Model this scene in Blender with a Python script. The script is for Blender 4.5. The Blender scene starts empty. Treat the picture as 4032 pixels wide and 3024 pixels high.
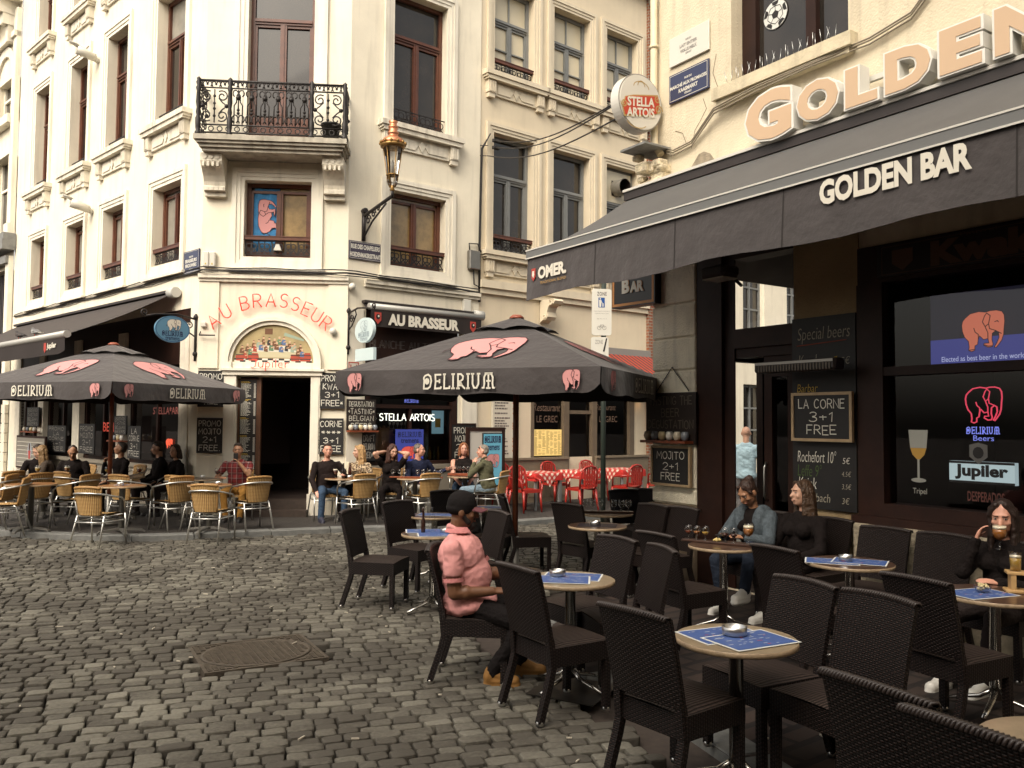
import bpy, math, random
from mathutils import Vector, Matrix, noise
from mathutils.geometry import tessellate_polygon
random.seed(7)
rad = math.radians
SC = bpy.context.scene
COL = SC.collection

# ------------------------------------------------------------------ camera
F_PX, CAM_H = 3300.0, 1.8            # focal length in pixels of the 4032 px wide photograph, eye height
PITCH, ROLL = rad(2.6), rad(0.48)
_fw = Vector((0, math.cos(PITCH), math.sin(PITCH)))
_up = Vector((0, -math.sin(PITCH), math.cos(PITCH)))
_rt = Vector((1, 0, 0))
CR = math.cos(ROLL) * _rt + math.sin(ROLL) * _up
CU = -math.sin(ROLL) * _rt + math.cos(ROLL) * _up
CO = Vector((0, 0, CAM_H))
cam = bpy.data.objects.new("camera", bpy.data.cameras.new("camera"))
COL.objects.link(cam)
cam.matrix_world = Matrix(((CR.x, CU.x, -_fw.x, 0), (CR.y, CU.y, -_fw.y, 0), (CR.z, CU.z, -_fw.z, CAM_H), (0, 0, 0, 1)))
cam.data.sensor_width = 36.0
cam.data.lens = F_PX / 4032 * 36
cam.data.clip_end = 300
cam.data.clip_start = 0.05
SC.camera = cam

# ------------------------------------------------------------------ light
SUN_EL, SUN_AZ = rad(46), rad(207)     # azimuth clockwise from +Y: behind the camera, to the left
w = bpy.data.worlds.new("World")
SC.world = w
w.use_nodes = True
_nt = w.node_tree
_nt.nodes.clear()
_sky = _nt.nodes.new("ShaderNodeTexSky")
_sky.sky_type = 'NISHITA'
_sky.sun_disc = False
_sky.sun_elevation = SUN_EL
_sky.sun_rotation = SUN_AZ
_sky.dust_density = 6.0
_sky.air_density = 1.0
_sky.ozone_density = 0.4
_bg = _nt.nodes.new("ShaderNodeBackground")
_bg.inputs[1].default_value = 0.15
_wo = _nt.nodes.new("ShaderNodeOutputWorld")
_hs = _nt.nodes.new("ShaderNodeHueSaturation")          # thin overcast: the blue washed out
_hs.inputs["Saturation"].default_value = .30
_nt.links.new(_sky.outputs[0], _hs.inputs["Color"])
_wm = _nt.nodes.new("ShaderNodeMix"); _wm.data_type = 'RGBA'; _wm.blend_type = 'MULTIPLY'; _wm.inputs[0].default_value = 1.0
_wm.inputs[7].default_value = (1.0, .95, .86, 1)          # warm tint in place of a white balance shift
_nt.links.new(_hs.outputs[0], _wm.inputs[6])
_nt.links.new(_wm.outputs[2], _bg.inputs[0])
_nt.links.new(_bg.outputs[0], _wo.inputs[0])
sun = bpy.data.objects.new("sun", bpy.data.lights.new("sun", 'SUN'))
COL.objects.link(sun)
sun.data.energy = 0.6
sun.data.angle = rad(60)
sun.data.color = (1.0, 0.90, 0.74)
_sd = Vector((math.sin(SUN_AZ) * math.cos(SUN_EL), math.cos(SUN_AZ) * math.cos(SUN_EL), math.sin(SUN_EL)))
sun.rotation_euler = _sd.to_track_quat('Z', 'Y').to_euler()
sun.location = (-10, -10, 25)
SC.view_settings.view_transform = 'Standard'
SC.view_settings.look = 'None'
SC.view_settings.gamma = 1.0
SC.view_settings.exposure = 0.96
SC.cycles.max_bounces = 6
SC.cycles.diffuse_bounces = 2
SC.cycles.transparent_max_bounces = 40
SC.cycles.sample_clamp_indirect = 4.0
SC.cycles.caustics_reflective = False
SC.cycles.caustics_refractive = False
SC.cycles.use_denoising = True

# ------------------------------------------------------------------ survey: pixels of the photograph -> rays
CROP = {0: (0, 0, .5486), 1: (0, 0, 1.6458), 2: (700, 0, 1.6458), 3: (1700, 0, 1.508), 4: (2600, 0, 1.5447), 5: (0, 900, 1.2762),
  6: (1200, 1100, 1.5079), 7: (2400, 900, 1.2764), 9: (0, 1500, 2.37), 10: (600, 1500, 2.37),
  11: (1200, 1650, 2.6024), 12: (1350, 1850, 1.6591), 13: (2300, 1900, 1.476), 14: (3100, 1900, 1.4764),
  15: (2300, 1050, 3.16), 16: (1340, 1150, 3.3515), 17: (0, 1050, 3.16)}
def ray(k, x, y):
 o = CROP[k]
 u, v = o[0] + x / o[2], o[1] + y / o[2]
 return _fw + CR * ((u - 2016) / F_PX) - CU * ((v - 1512) / F_PX)
def G(k, x, y, z=0.0):                      # point at height z
 d = ray(k, x, y)
 return CO + d * ((z - CAM_H) / d.z)
def D(k, x, y, depth):                      # point at distance depth along +Y
 d = ray(k, x, y)
 return CO + d * (depth / d.y)
class Frame:
 """Vertical facade plane: local x along the wall (to the viewer's right), y into the wall, z up."""
 def __init__(s, o, d):
  dx = Vector((d[0], d[1], 0)).normalized()
  s.o, s.d, s.n = Vector((o[0], o[1], 0)), dx, Vector((-dx.y, dx.x, 0))
  s.M = Matrix(((s.d.x, s.n.x, 0, s.o.x), (s.d.y, s.n.y, 0, s.o.y), (0, 0, 1, 0), (0, 0, 0, 1)))
 def sz(s, k, x, y, off=0.0):
  d = ray(k, x, y)
  P = CO + d * (((s.o + s.n * off - CO).dot(s.n)) / d.dot(s.n))
  return ((P - s.o).dot(s.d), P.z)
 def at(s, x, y, z):
  return s.M @ Vector((x, y, z))

# ------------------------------------------------------------------ materials
MATS = {}
def mat(name, col, rough=.6, metal=0., var=0., vs=4., bump=0., bs=40., emit=0., spec=.5, coat=0., trans=0., ecol=None, streak=0., sheen=0.):
 if name in MATS: return MATS[name]
 m = bpy.data.materials.new(name)
 m.use_nodes = True
 nt = m.node_tree
 b = nt.nodes["Principled BSDF"]
 L = nt.links.new
 b.inputs["Base Color"].default_value = (*col, 1)
 b.inputs["Roughness"].default_value = rough
 b.inputs["Metallic"].default_value = metal
 b.inputs["Specular IOR Level"].default_value = spec
 b.inputs["Coat Weight"].default_value = coat
 b.inputs["Coat Roughness"].default_value = .05
 b.inputs["Transmission Weight"].default_value = trans
 if sheen: b.inputs["Sheen Weight"].default_value = sheen
 if emit:
  b.inputs["Emission Color"].default_value = (*(ecol or col), 1)
  b.inputs["Emission Strength"].default_value = emit
 if var or bump or streak:
  tc = nt.nodes.new("ShaderNodeTexCoord")
 if var or streak:
  nz = nt.nodes.new("ShaderNodeTexNoise"); nz.inputs["Scale"].default_value = vs; nz.inputs["Detail"].default_value = 6
  nz.inputs["Roughness"].default_value = .65
  L(tc.outputs["Object"], nz.inputs["Vector"])
  mr = nt.nodes.new("ShaderNodeMapRange")
  mr.inputs[1].default_value = .3; mr.inputs[2].default_value = .7
  L(nz.outputs[0], mr.inputs[0])
  mx = nt.nodes.new("ShaderNodeMix"); mx.data_type = 'RGBA'
  mx.inputs[6].default_value = (*[max(0, c * (1 - var)) for c in col], 1)
  mx.inputs[7].default_value = (*[min(1, c * (1 + var)) for c in col], 1)
  L(mr.outputs[0], mx.inputs[0])
  out = mx.outputs[2]
  if streak:                              # rain streaks and grime: stretched noise
   mp = nt.nodes.new("ShaderNodeMapping"); mp.inputs["Scale"].default_value = (3.5, 3.5, .35)
   L(tc.outputs["Object"], mp.inputs[0])
   n2 = nt.nodes.new("ShaderNodeTexNoise"); n2.inputs["Scale"].default_value = 2.0; n2.inputs["Detail"].default_value = 8
   L(mp.outputs[0], n2.inputs["Vector"])
   m2 = nt.nodes.new("ShaderNodeMapRange"); m2.inputs[1].default_value = .52; m2.inputs[2].default_value = .8
   m2.inputs[3].default_value = 0; m2.inputs[4].default_value = streak
   L(n2.outputs[0], m2.inputs[0])
   x2 = nt.nodes.new("ShaderNodeMix"); x2.data_type = 'RGBA'
   x2.inputs[7].default_value = (.16, .13, .09, 1)
   L(m2.outputs[0], x2.inputs[0]); L(out, x2.inputs[6])
   out = x2.outputs[2]
  L(out, b.inputs["Base Color"])
 if bump:
  nb = nt.nodes.new("ShaderNodeTexNoise"); nb.inputs["Scale"].default_value = bs; nb.inputs["Detail"].default_value = 4
  L(tc.outputs["Object"], nb.inputs["Vector"])
  bp = nt.nodes.new("ShaderNodeBump"); bp.inputs["Strength"].default_value = bump; bp.inputs["Distance"].default_value = .02
  L(nb.outputs[0], bp.inputs["Height"]); L(bp.outputs[0], b.inputs["Normal"])
 MATS[name] = m
 return m

def glass_mat(name, tint=(1, 1, 1), refl=1.5, thin=False):
 """Window pane: clear sheet, mirror-like by Fresnel."""
 if name in MATS: return MATS[name]
 m = bpy.data.materials.new(name); m.use_nodes = True
 nt = m.node_tree; nt.nodes.clear()
 o = nt.nodes.new("ShaderNodeOutputMaterial"); mx = nt.nodes.new("ShaderNodeMixShader")
 t = nt.nodes.new("ShaderNodeBsdfTransparent"); t.inputs[0].default_value = (*tint, 1)
 g = nt.nodes.new("ShaderNodeBsdfGlossy"); g.inputs["Roughness"].default_value = .02
 if thin:                                             # hollow glassware: both sides of its wall reflect alike
  lw_ = nt.nodes.new("ShaderNodeLayerWeight"); lw_.inputs[0].default_value = .5
  pw = nt.nodes.new("ShaderNodeMath"); pw.operation = 'POWER'; pw.inputs[1].default_value = 3.0; nt.links.new(lw_.outputs["Facing"], pw.inputs[0])
  f = nt.nodes.new("ShaderNodeMath"); f.operation = 'MULTIPLY_ADD'; f.inputs[1].default_value = .55; f.inputs[2].default_value = .05; nt.links.new(pw.outputs[0], f.inputs[0])
 else: f = nt.nodes.new("ShaderNodeFresnel"); f.inputs[0].default_value = refl
 nt.links.new(f.outputs[0], mx.inputs[0]); nt.links.new(t.outputs[0], mx.inputs[1]); nt.links.new(g.outputs[0], mx.inputs[2])
 nt.links.new(mx.outputs[0], o.inputs[0])
 MATS[name] = m
 return m

def weave_mat(name, base, hi, gap, rib=False, rough=.55, cell=None, spec=.25):
 """Woven strands: needs UVs in metres on the mesh."""
 if name in MATS: return MATS[name]
 m = bpy.data.materials.new(name); m.use_nodes = True
 nt = m.node_tree; L = nt.links.new
 b = nt.nodes["Principled BSDF"]; b.inputs["Roughness"].default_value = rough; b.inputs["Specular IOR Level"].default_value = spec
 uv = nt.nodes.new("ShaderNodeUVMap")
 sp = nt.nodes.new("ShaderNodeSeparateXYZ"); L(uv.outputs[0], sp.inputs[0])
 def M_(op, a, c=None, d=None):
  n = nt.nodes.new("ShaderNodeMath"); n.operation = op
  for i, v in enumerate((a, c, d)):
   if v is None: continue
   if isinstance(v, (int, float)): n.inputs[i].default_value = v
   else: L(v, n.inputs[i])
  return n.outputs[0]
 cu, cv = cell or ((.017, .0105) if not rib else (.03, .013))
 u = M_('DIVIDE', sp.outputs[0], cu); v = M_('DIVIDE', sp.outputs[1], cv)
 su = M_('ABSOLUTE', M_('SINE', M_('MULTIPLY', u, math.pi)))
 sv = M_('ABSOLUTE', M_('SINE', M_('MULTIPLY', v, math.pi)))
 par = M_('MODULO', M_('ADD', M_('FLOOR', u), M_('FLOOR', v)), 2.0)
 if rib:
  h = M_('MULTIPLY', M_('POWER', sv, .8), M_('ADD', .82, M_('MULTIPLY', su, .18)))
 else:
  up = M_('MULTIPLY', M_('POWER', su, .6), M_('POWER', sv, .6))
  h = M_('ADD', M_('MULTIPLY', up, M_('ADD', .35, M_('MULTIPLY', par, .65))), 0.0)
 cr = nt.nodes.new("ShaderNodeValToRGB")
 cr.color_ramp.elements[0].position = .08; cr.color_ramp.elements[0].color = (*gap, 1)
 cr.color_ramp.elements[1].position = .95; cr.color_ramp.elements[1].color = (*hi, 1)
 e = cr.color_ramp.elements.new(.45); e.color = (*base, 1)
 L(h, cr.inputs[0]); L(cr.outputs[0], b.inputs["Base Color"])
 bp = nt.nodes.new("ShaderNodeBump"); bp.inputs["Strength"].default_value = .9; bp.inputs["Distance"].default_value = .006
 L(h, bp.inputs["Height"]); L(bp.outputs[0], b.inputs["Normal"])
 MATS[name] = m
 return m

# ------------------------------------------------------------------ mesh builder
WM = {}                                    # world matrix of every root, known without a depsgraph
def circ(n, ph=0.0):
 return [(math.cos(ph + 2 * math.pi * i / n), math.sin(ph + 2 * math.pi * i / n)) for i in range(n)]
class MB:
 def __init__(s, M=None):
  s.v, s.f, s.mi, s.sm, s.uv, s.fc = [], [], [], [], {}, {}
  s.M = M or Matrix.Identity(4)
  s.m = 0
  s.smooth = False
 def vert(s, p):
  s.v.append(s.M @ Vector(p)); return len(s.v) - 1
 def face(s, ids, smooth=None, m=None, uv=None):
  s.f.append(tuple(ids)); s.mi.append(s.m if m is None else m); s.sm.append(s.smooth if smooth is None else smooth)
  if uv is not None: s.uv[len(s.f) - 1] = uv
 def poly(s, pts, uv=None, m=None, smooth=None):
  s.face([s.vert(p) for p in pts], uv=uv, m=m, smooth=smooth)
 def box(s, x0, x1, y0, y1, z0, z1, m=None, skip=''):
  p = [s.vert(q) for q in ((x0, y0, z0), (x1, y0, z0), (x1, y1, z0), (x0, y1, z0), (x0, y0, z1), (x1, y0, z1), (x1, y1, z1), (x0, y1, z1))]
  for key, q in (('b', (0, 3, 2, 1)), ('t', (4, 5, 6, 7)), ('f', (0, 1, 5, 4)), ('r', (1, 2, 6, 5)), ('k', (2, 3, 7, 6)), ('l', (3, 0, 4, 7))):
   if key not in skip: s.face([p[i] for i in q], m=m, smooth=False)
  return s
 def bbox_bevel(s, x0, x1, y0, y1, z0, z1, b=.01, m=None):
  """Box with all edges chamfered."""
  X, Y, Z = (x0, x1), (y0, y1), (z0, z1)
  ids = {}
  for i in (0, 1):
   for j in (0, 1):
    for k in (0, 1):
     sx, sy, sz = (1 - 2 * i) * b, (1 - 2 * j) * b, (1 - 2 * k) * b
     ids[i, j, k, 0] = s.vert((X[i], Y[j] + sy, Z[k] + sz))
     ids[i, j, k, 1] = s.vert((X[i] + sx, Y[j], Z[k] + sz))
     ids[i, j, k, 2] = s.vert((X[i] + sx, Y[j] + sy, Z[k]))
  fl = []
  for i in (0, 1):
   q = [ids[i, a, c, 0] for a, c in ((0, 0), (1, 0), (1, 1), (0, 1))]; fl.append(q if i else q[::-1])
   q = [ids[a, i, c, 1] for a, c in ((0, 0), (1, 0), (1, 1), (0, 1))]; fl.append(q[::-1] if i else q)
   q = [ids[a, c, i, 2] for a, c in ((0, 0), (1, 0), (1, 1), (0, 1))]; fl.append(q if i else q[::-1])
  for i in (0, 1):
   for j in (0, 1):
    q = [ids[i, j, 0, 0], ids[i, j, 0, 1], ids[i, j, 1, 1], ids[i, j, 1, 0]]; fl.append(q if (i + j) % 2 else q[::-1])
    q = [ids[i, 0, j, 0], ids[i, 0, j, 2], ids[i, 1, j, 2], ids[i, 1, j, 0]]; fl.append(q[::-1] if (i + j) % 2 else q)
    q = [ids[0, i, j, 1], ids[0, i, j, 2], ids[1, i, j, 2], ids[1, i, j, 1]]; fl.append(q if (i + j) % 2 else q[::-1])
    for k in (0, 1):
     q = [ids[i, j, k, 0], ids[i, j, k, 1], ids[i, j, k, 2]]; fl.append(q if (i + j + k) % 2 else q[::-1])
  for q in fl: s.face(q, m=m, smooth=False)
  return s
 def prism(s, pts, y0, y1, m=None, front=True, back=True, sides=True):
  """pts: outline in (x, z), counter-clockwise seen from -y; extruded from y0 to y1 (y0 is the front)."""
  n = len(pts)
  a = [s.vert((x, y0, z)) for x, z in pts]; c = [s.vert((x, y1, z)) for x, z in pts]
  if front: s.tess(pts, a, m)
  if back: s.tess(pts, c, m, True)
  if sides:
   for i in range(n):
    j = (i + 1) % n
    s.face((a[j], a[i], c[i], c[j]), m=m, smooth=False)
  return s
 def tess(s, pts, ids, m=None, flip=False):
  if len(pts) <= 4:
   s.face(ids[::-1] if flip else ids, m=m, smooth=False); return
  for t in tessellate_polygon([[Vector((x, z, 0)) for x, z in pts]]):
   (ax, az), (bx, bz), (cx, cz) = (pts[i] for i in t)
   ar = (bx - ax) * (cz - az) - (cx - ax) * (bz - az)
   if abs(ar) < 1e-12: continue
   q = [ids[i] for i in t]
   if (ar < 0) != flip: q = q[::-1]
   s.face(q, m=m, smooth=False)
 def tube(s, pts, r, n=8, closed=False, m=None, caps=True, smooth=True, flat=1.0):
  pts = [Vector(p) for p in pts]
  N = len(pts)
  rr = r if isinstance(r, (list, tuple)) else [r] * N
  rings, prev = [], None
  for i, p in enumerate(pts):
   if closed: t = (pts[(i + 1) % N] - pts[i - 1])
   else: t = pts[min(i + 1, N - 1)] - pts[max(i - 1, 0)]
   if t.length < 1e-9: t = Vector((0, 0, 1))
   t.normalize()
   if prev is None:
    a = Vector((0, 0, 1)) if abs(t.z) < .9 else Vector((1, 0, 0))
    u = t.cross(a).normalized()
   else:
    u = (prev - t * prev.dot(t))
    u = u.normalized() if u.length > 1e-6 else t.orthogonal().normalized()
   prev = u
   v = t.cross(u)
   rings.append([s.vert(p + u * (c * rr[i]) + v * (q * rr[i] * flat)) for c, q in circ(n)])
  for i in range(N if closed else N - 1):
   A, B = rings[i], rings[(i + 1) % N]
   for j in range(n):
    s.face((A[j], A[(j + 1) % n], B[(j + 1) % n], B[j]), smooth=smooth, m=m)
  if caps and not closed:
   s.face(rings[0][::-1], smooth=False, m=m); s.face(rings[-1], smooth=False, m=m)
  return s
 def lathe(s, prof, n=24, c=(0, 0, 0), m=None, smooth=True, cap=True):
  """prof: list of (radius, z) from bottom to top, outside wall."""
  rings = [[s.vert((c[0] + r * x, c[1] + r * y, c[2] + z)) for x, y in circ(n)] for r, z in prof]
  for A, B in zip(rings, rings[1:]):
   for j in range(n):
    s.face((A[j], A[(j + 1) % n], B[(j + 1) % n], B[j]), smooth=smooth, m=m)
  if cap:
   if prof[0][0] > 1e-4: s.face(rings[0][::-1], smooth=False, m=m)
   if prof[-1][0] > 1e-4: s.face(rings[-1], smooth=False, m=m)
  return s
 def ball(s, c, r, n=10, m=None, sz=None):
  rx, ry, rz = (r, r, r) if not isinstance(r, (tuple, list)) else r
  k = max(4, n // 2)
  rings = []
  top = s.vert((c[0], c[1], c[2] + rz)); bot = s.vert((c[0], c[1], c[2] - rz))
  for i in range(1, k):
   a = math.pi * i / k
   rings.append([s.vert((c[0] + rx * math.sin(a) * x, c[1] + ry * math.sin(a) * y, c[2] + rz * math.cos(a))) for x, y in circ(n)])
  for j in range(n):
   s.face((top, rings[0][j], rings[0][(j + 1) % n]), smooth=True, m=m)
   s.face((bot, rings[-1][(j + 1) % n], rings[-1][j]), smooth=True, m=m)
  for A, B in zip(rings, rings[1:]):
   for j in range(n): s.face((A[j], B[j], B[(j + 1) % n], A[(j + 1) % n]), smooth=True, m=m)
  return s
 def grid(s, nu, nv, fn, m=None, smooth=True, uv=None, flip=False):
  """fn(u, v) with u, v in 0..1 -> point."""
  ids = [[s.vert(fn(i / nu, j / nv)) for j in range(nv + 1)] for i in range(nu + 1)]
  for i in range(nu):
   for j in range(nv):
    q = [ids[i][j], ids[i + 1][j], ids[i + 1][j + 1], ids[i][j + 1]]
    t = None
    if uv: t = [uv(a / nu, c / nv) for a, c in ((i, j), (i + 1, j), (i + 1, j + 1), (i, j + 1))]
    if flip: q = q[::-1]; t = t[::-1] if t else None
    s.face(q, smooth=smooth, m=m, uv=t)
  return s
 def ribbon(s, pts, w, y=0.0, m=None, closed=False):
  """Flat stroke in the local (x, z) plane facing -y."""
  P = [Vector((p[0], p[1])) for p in pts]
  N = len(P)
  if N < 2: return s
  lr = []
  for i in range(N):
   if closed: a, c = P[i - 1], P[(i + 1) % N]
   else: a, c = P[max(i - 1, 0)], P[min(i + 1, N - 1)]
   d1 = (P[i] - a); d2 = (c - P[i])
   d1 = d1.normalized() if d1.length > 1e-9 else d2.normalized()
   d2 = d2.normalized() if d2.length > 1e-9 else d1
   t = d1 + d2
   t = t.normalized() if t.length > 1e-6 else d1
   nrm = Vector((-t.y, t.x))
   k = min(1.6, 1 / max(.4, abs(nrm.dot(Vector((-d1.y, d1.x))))))
   q = P[i]
   if not closed and i == 0: q = q - d2 * w * .4
   if not closed and i == N - 1: q = q + d1 * w * .4
   lr.append((s.vert((q.x - nrm.x * w * .5 * k, y, q.y - nrm.y * w * .5 * k)), s.vert((q.x + nrm.x * w * .5 * k, y, q.y + nrm.y * w * .5 * k))))
  for i in range(N if closed else N - 1):
   A, B = lr[i], lr[(i + 1) % N]
   s.face((A[0], B[0], B[1], A[1]), m=m, smooth=False)
  return s
 def add(s, o, M=None):
  k = len(s.v)
  s.v += [(M @ p if M else p) for p in o.v]
  for i, f in enumerate(o.f):
   s.f.append(tuple(a + k for a in f)); s.mi.append(o.mi[i]); s.sm.append(o.sm[i])
   if i in o.uv: s.uv[len(s.f) - 1] = o.uv[i]
  return s
 def mesh(s, name, mats):
  me = bpy.data.meshes.new(name)
  me.from_pydata([tuple(p) for p in s.v], [], s.f)
  for m in (mats if isinstance(mats, (list, tuple)) else [mats]): me.materials.append(m)
  me.polygons.foreach_set("material_index", s.mi)
  me.polygons.foreach_set("use_smooth", s.sm)
  if s.uv:
   u = me.uv_layers.new(name="UVMap")
   for i, t in s.uv.items():
    for k, li in enumerate(me.polygons[i].loop_indices): u.data[li].uv = t[k]
  me.update()
  return me

def tag(o, label=None, cat=None, group=None, kind=None):
 if label: o["label"] = label
 if cat: o["category"] = cat
 if group: o["group"] = group
 if kind: o["kind"] = kind
 return o
def thing(name, label, cat, M=None, group=None, kind=None):
 o = bpy.data.objects.new(name, None)
 o.empty_display_size = .1
 COL.objects.link(o)
 M = M or Matrix.Identity(4)
 o.matrix_world = M
 WM[o.name] = M.copy()
 return tag(o, label, cat, group, kind)
def part(name, mb, mats, parent, label=None):
 """Mesh under a thing (or under a part of a thing); mb holds world coordinates."""
 if not mb.f: return None
 W = WM[parent.name]
 inv = W.inverted()
 t = MB(); t.v = [inv @ p for p in mb.v]; t.f, t.mi, t.sm, t.uv = mb.f, mb.mi, mb.sm, mb.uv
 o = bpy.data.objects.new(name, t.mesh(name, mats))
 COL.objects.link(o)
 o.parent = parent
 WM[o.name] = W
 if label: o["label"] = label
 return o
def solo(name, mb, mats, label, cat, group=None, kind=None):
 """A thing that is one mesh; its origin at its base."""
 xs = [p.x for p in mb.v]; ys = [p.y for p in mb.v]; zs = [p.z for p in mb.v]
 c = Vector(((min(xs) + max(xs)) / 2, (min(ys) + max(ys)) / 2, min(zs)))
 t = MB(); t.v = [p - c for p in mb.v]; t.f, t.mi, t.sm, t.uv = mb.f, mb.mi, mb.sm, mb.uv
 o = bpy.data.objects.new(name, t.mesh(name, mats))
 o.location = c
 COL.objects.link(o)
 WM[o.name] = Matrix.Translation(c)
 return tag(o, label, cat, group, kind)
def struct(name, mb, mats):
 o = bpy.data.objects.new(name, mb.mesh(name, mats))
 COL.objects.link(o)
 o["kind"] = "structure"
 WM[o.name] = Matrix.Identity(4)
 return o
def copy_tree(src, M, label=None, group=None):
 """A copy of a thing with copies of its parts and their sub-parts, at world matrix M."""
 r = src.copy(); COL.objects.link(r)
 r.matrix_world = M
 WM[r.name] = M.copy()
 if label: r["label"] = label
 if group: r["group"] = group
 for ch in src.children:
  c = ch.copy(); COL.objects.link(c); c.parent = r; WM[c.name] = M.copy()
  for g in ch.children:
   d = g.copy(); COL.objects.link(d); d.parent = c; WM[d.name] = M.copy()
 return r
def TR(p, rz=0.0):
 return Matrix.Translation(Vector(p)) @ Matrix.Rotation(rz, 4, 'Z')

# ------------------------------------------------------------------ lettering
_TXT = {}
def text_mb(txt, size=1.0, bold=0.0, ext=0.0, M=None, fit=None, align='CENTER', shear=0.0, sx=1.0, space=1.0):
 """Letters in the local (x, z) plane facing -y; fit=(width, height) scales the block to that box, centred at the origin."""
 key = (txt, bold, ext, shear, space)
 if key not in _TXT:
  cu = bpy.data.curves.new("t", 'FONT')
  cu.body = txt; cu.size = 1; cu.offset = bold; cu.extrude = ext; cu.shear = shear; cu.space_character = space
  cu.align_x = 'CENTER'; cu.resolution_u = 3
  ob = bpy.data.objects.new("t", cu)
  COL.objects.link(ob)
  dg = bpy.context.evaluated_depsgraph_get()
  me = bpy.data.meshes.new_from_object(ob.evaluated_get(dg))
  _TXT[key] = ([tuple(v.co) for v in me.vertices], [tuple(p.vertices) for p in me.polygons])
  bpy.data.objects.remove(ob); bpy.data.curves.remove(cu); bpy.data.meshes.remove(me)
 vs, fs = _TXT[key]
 mb = MB(M)
 if not vs: return mb
 x0 = min(v[0] for v in vs); x1 = max(v[0] for v in vs); y0 = min(v[1] for v in vs); y1 = max(v[1] for v in vs)
 if fit:
  kx = fit[0] / (x1 - x0) if fit[0] else fit[1] / (y1 - y0)
  ky = fit[1] / (y1 - y0) if fit[1] else kx
  cx, cy = (x0 + x1) / 2, (y0 + y1) / 2
 else:
  kx, ky = size * sx, size
  cx = {'CENTER': (x0 + x1) / 2, 'LEFT': x0}[align]; cy = 0
 for v in vs: mb.vert(((v[0] - cx) * kx, -v[2] * ky, (v[1] - cy) * ky))
 for f in fs: mb.face(f, smooth=False)
 return mb

def arc(cx, cy, rx, ry, a0, a1, n=8):
 return [(cx + rx * math.cos(rad(a0 + (a1 - a0) * i / n)), cy + ry * math.sin(rad(a0 + (a1 - a0) * i / n))) for i in range(n + 1)]
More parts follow.
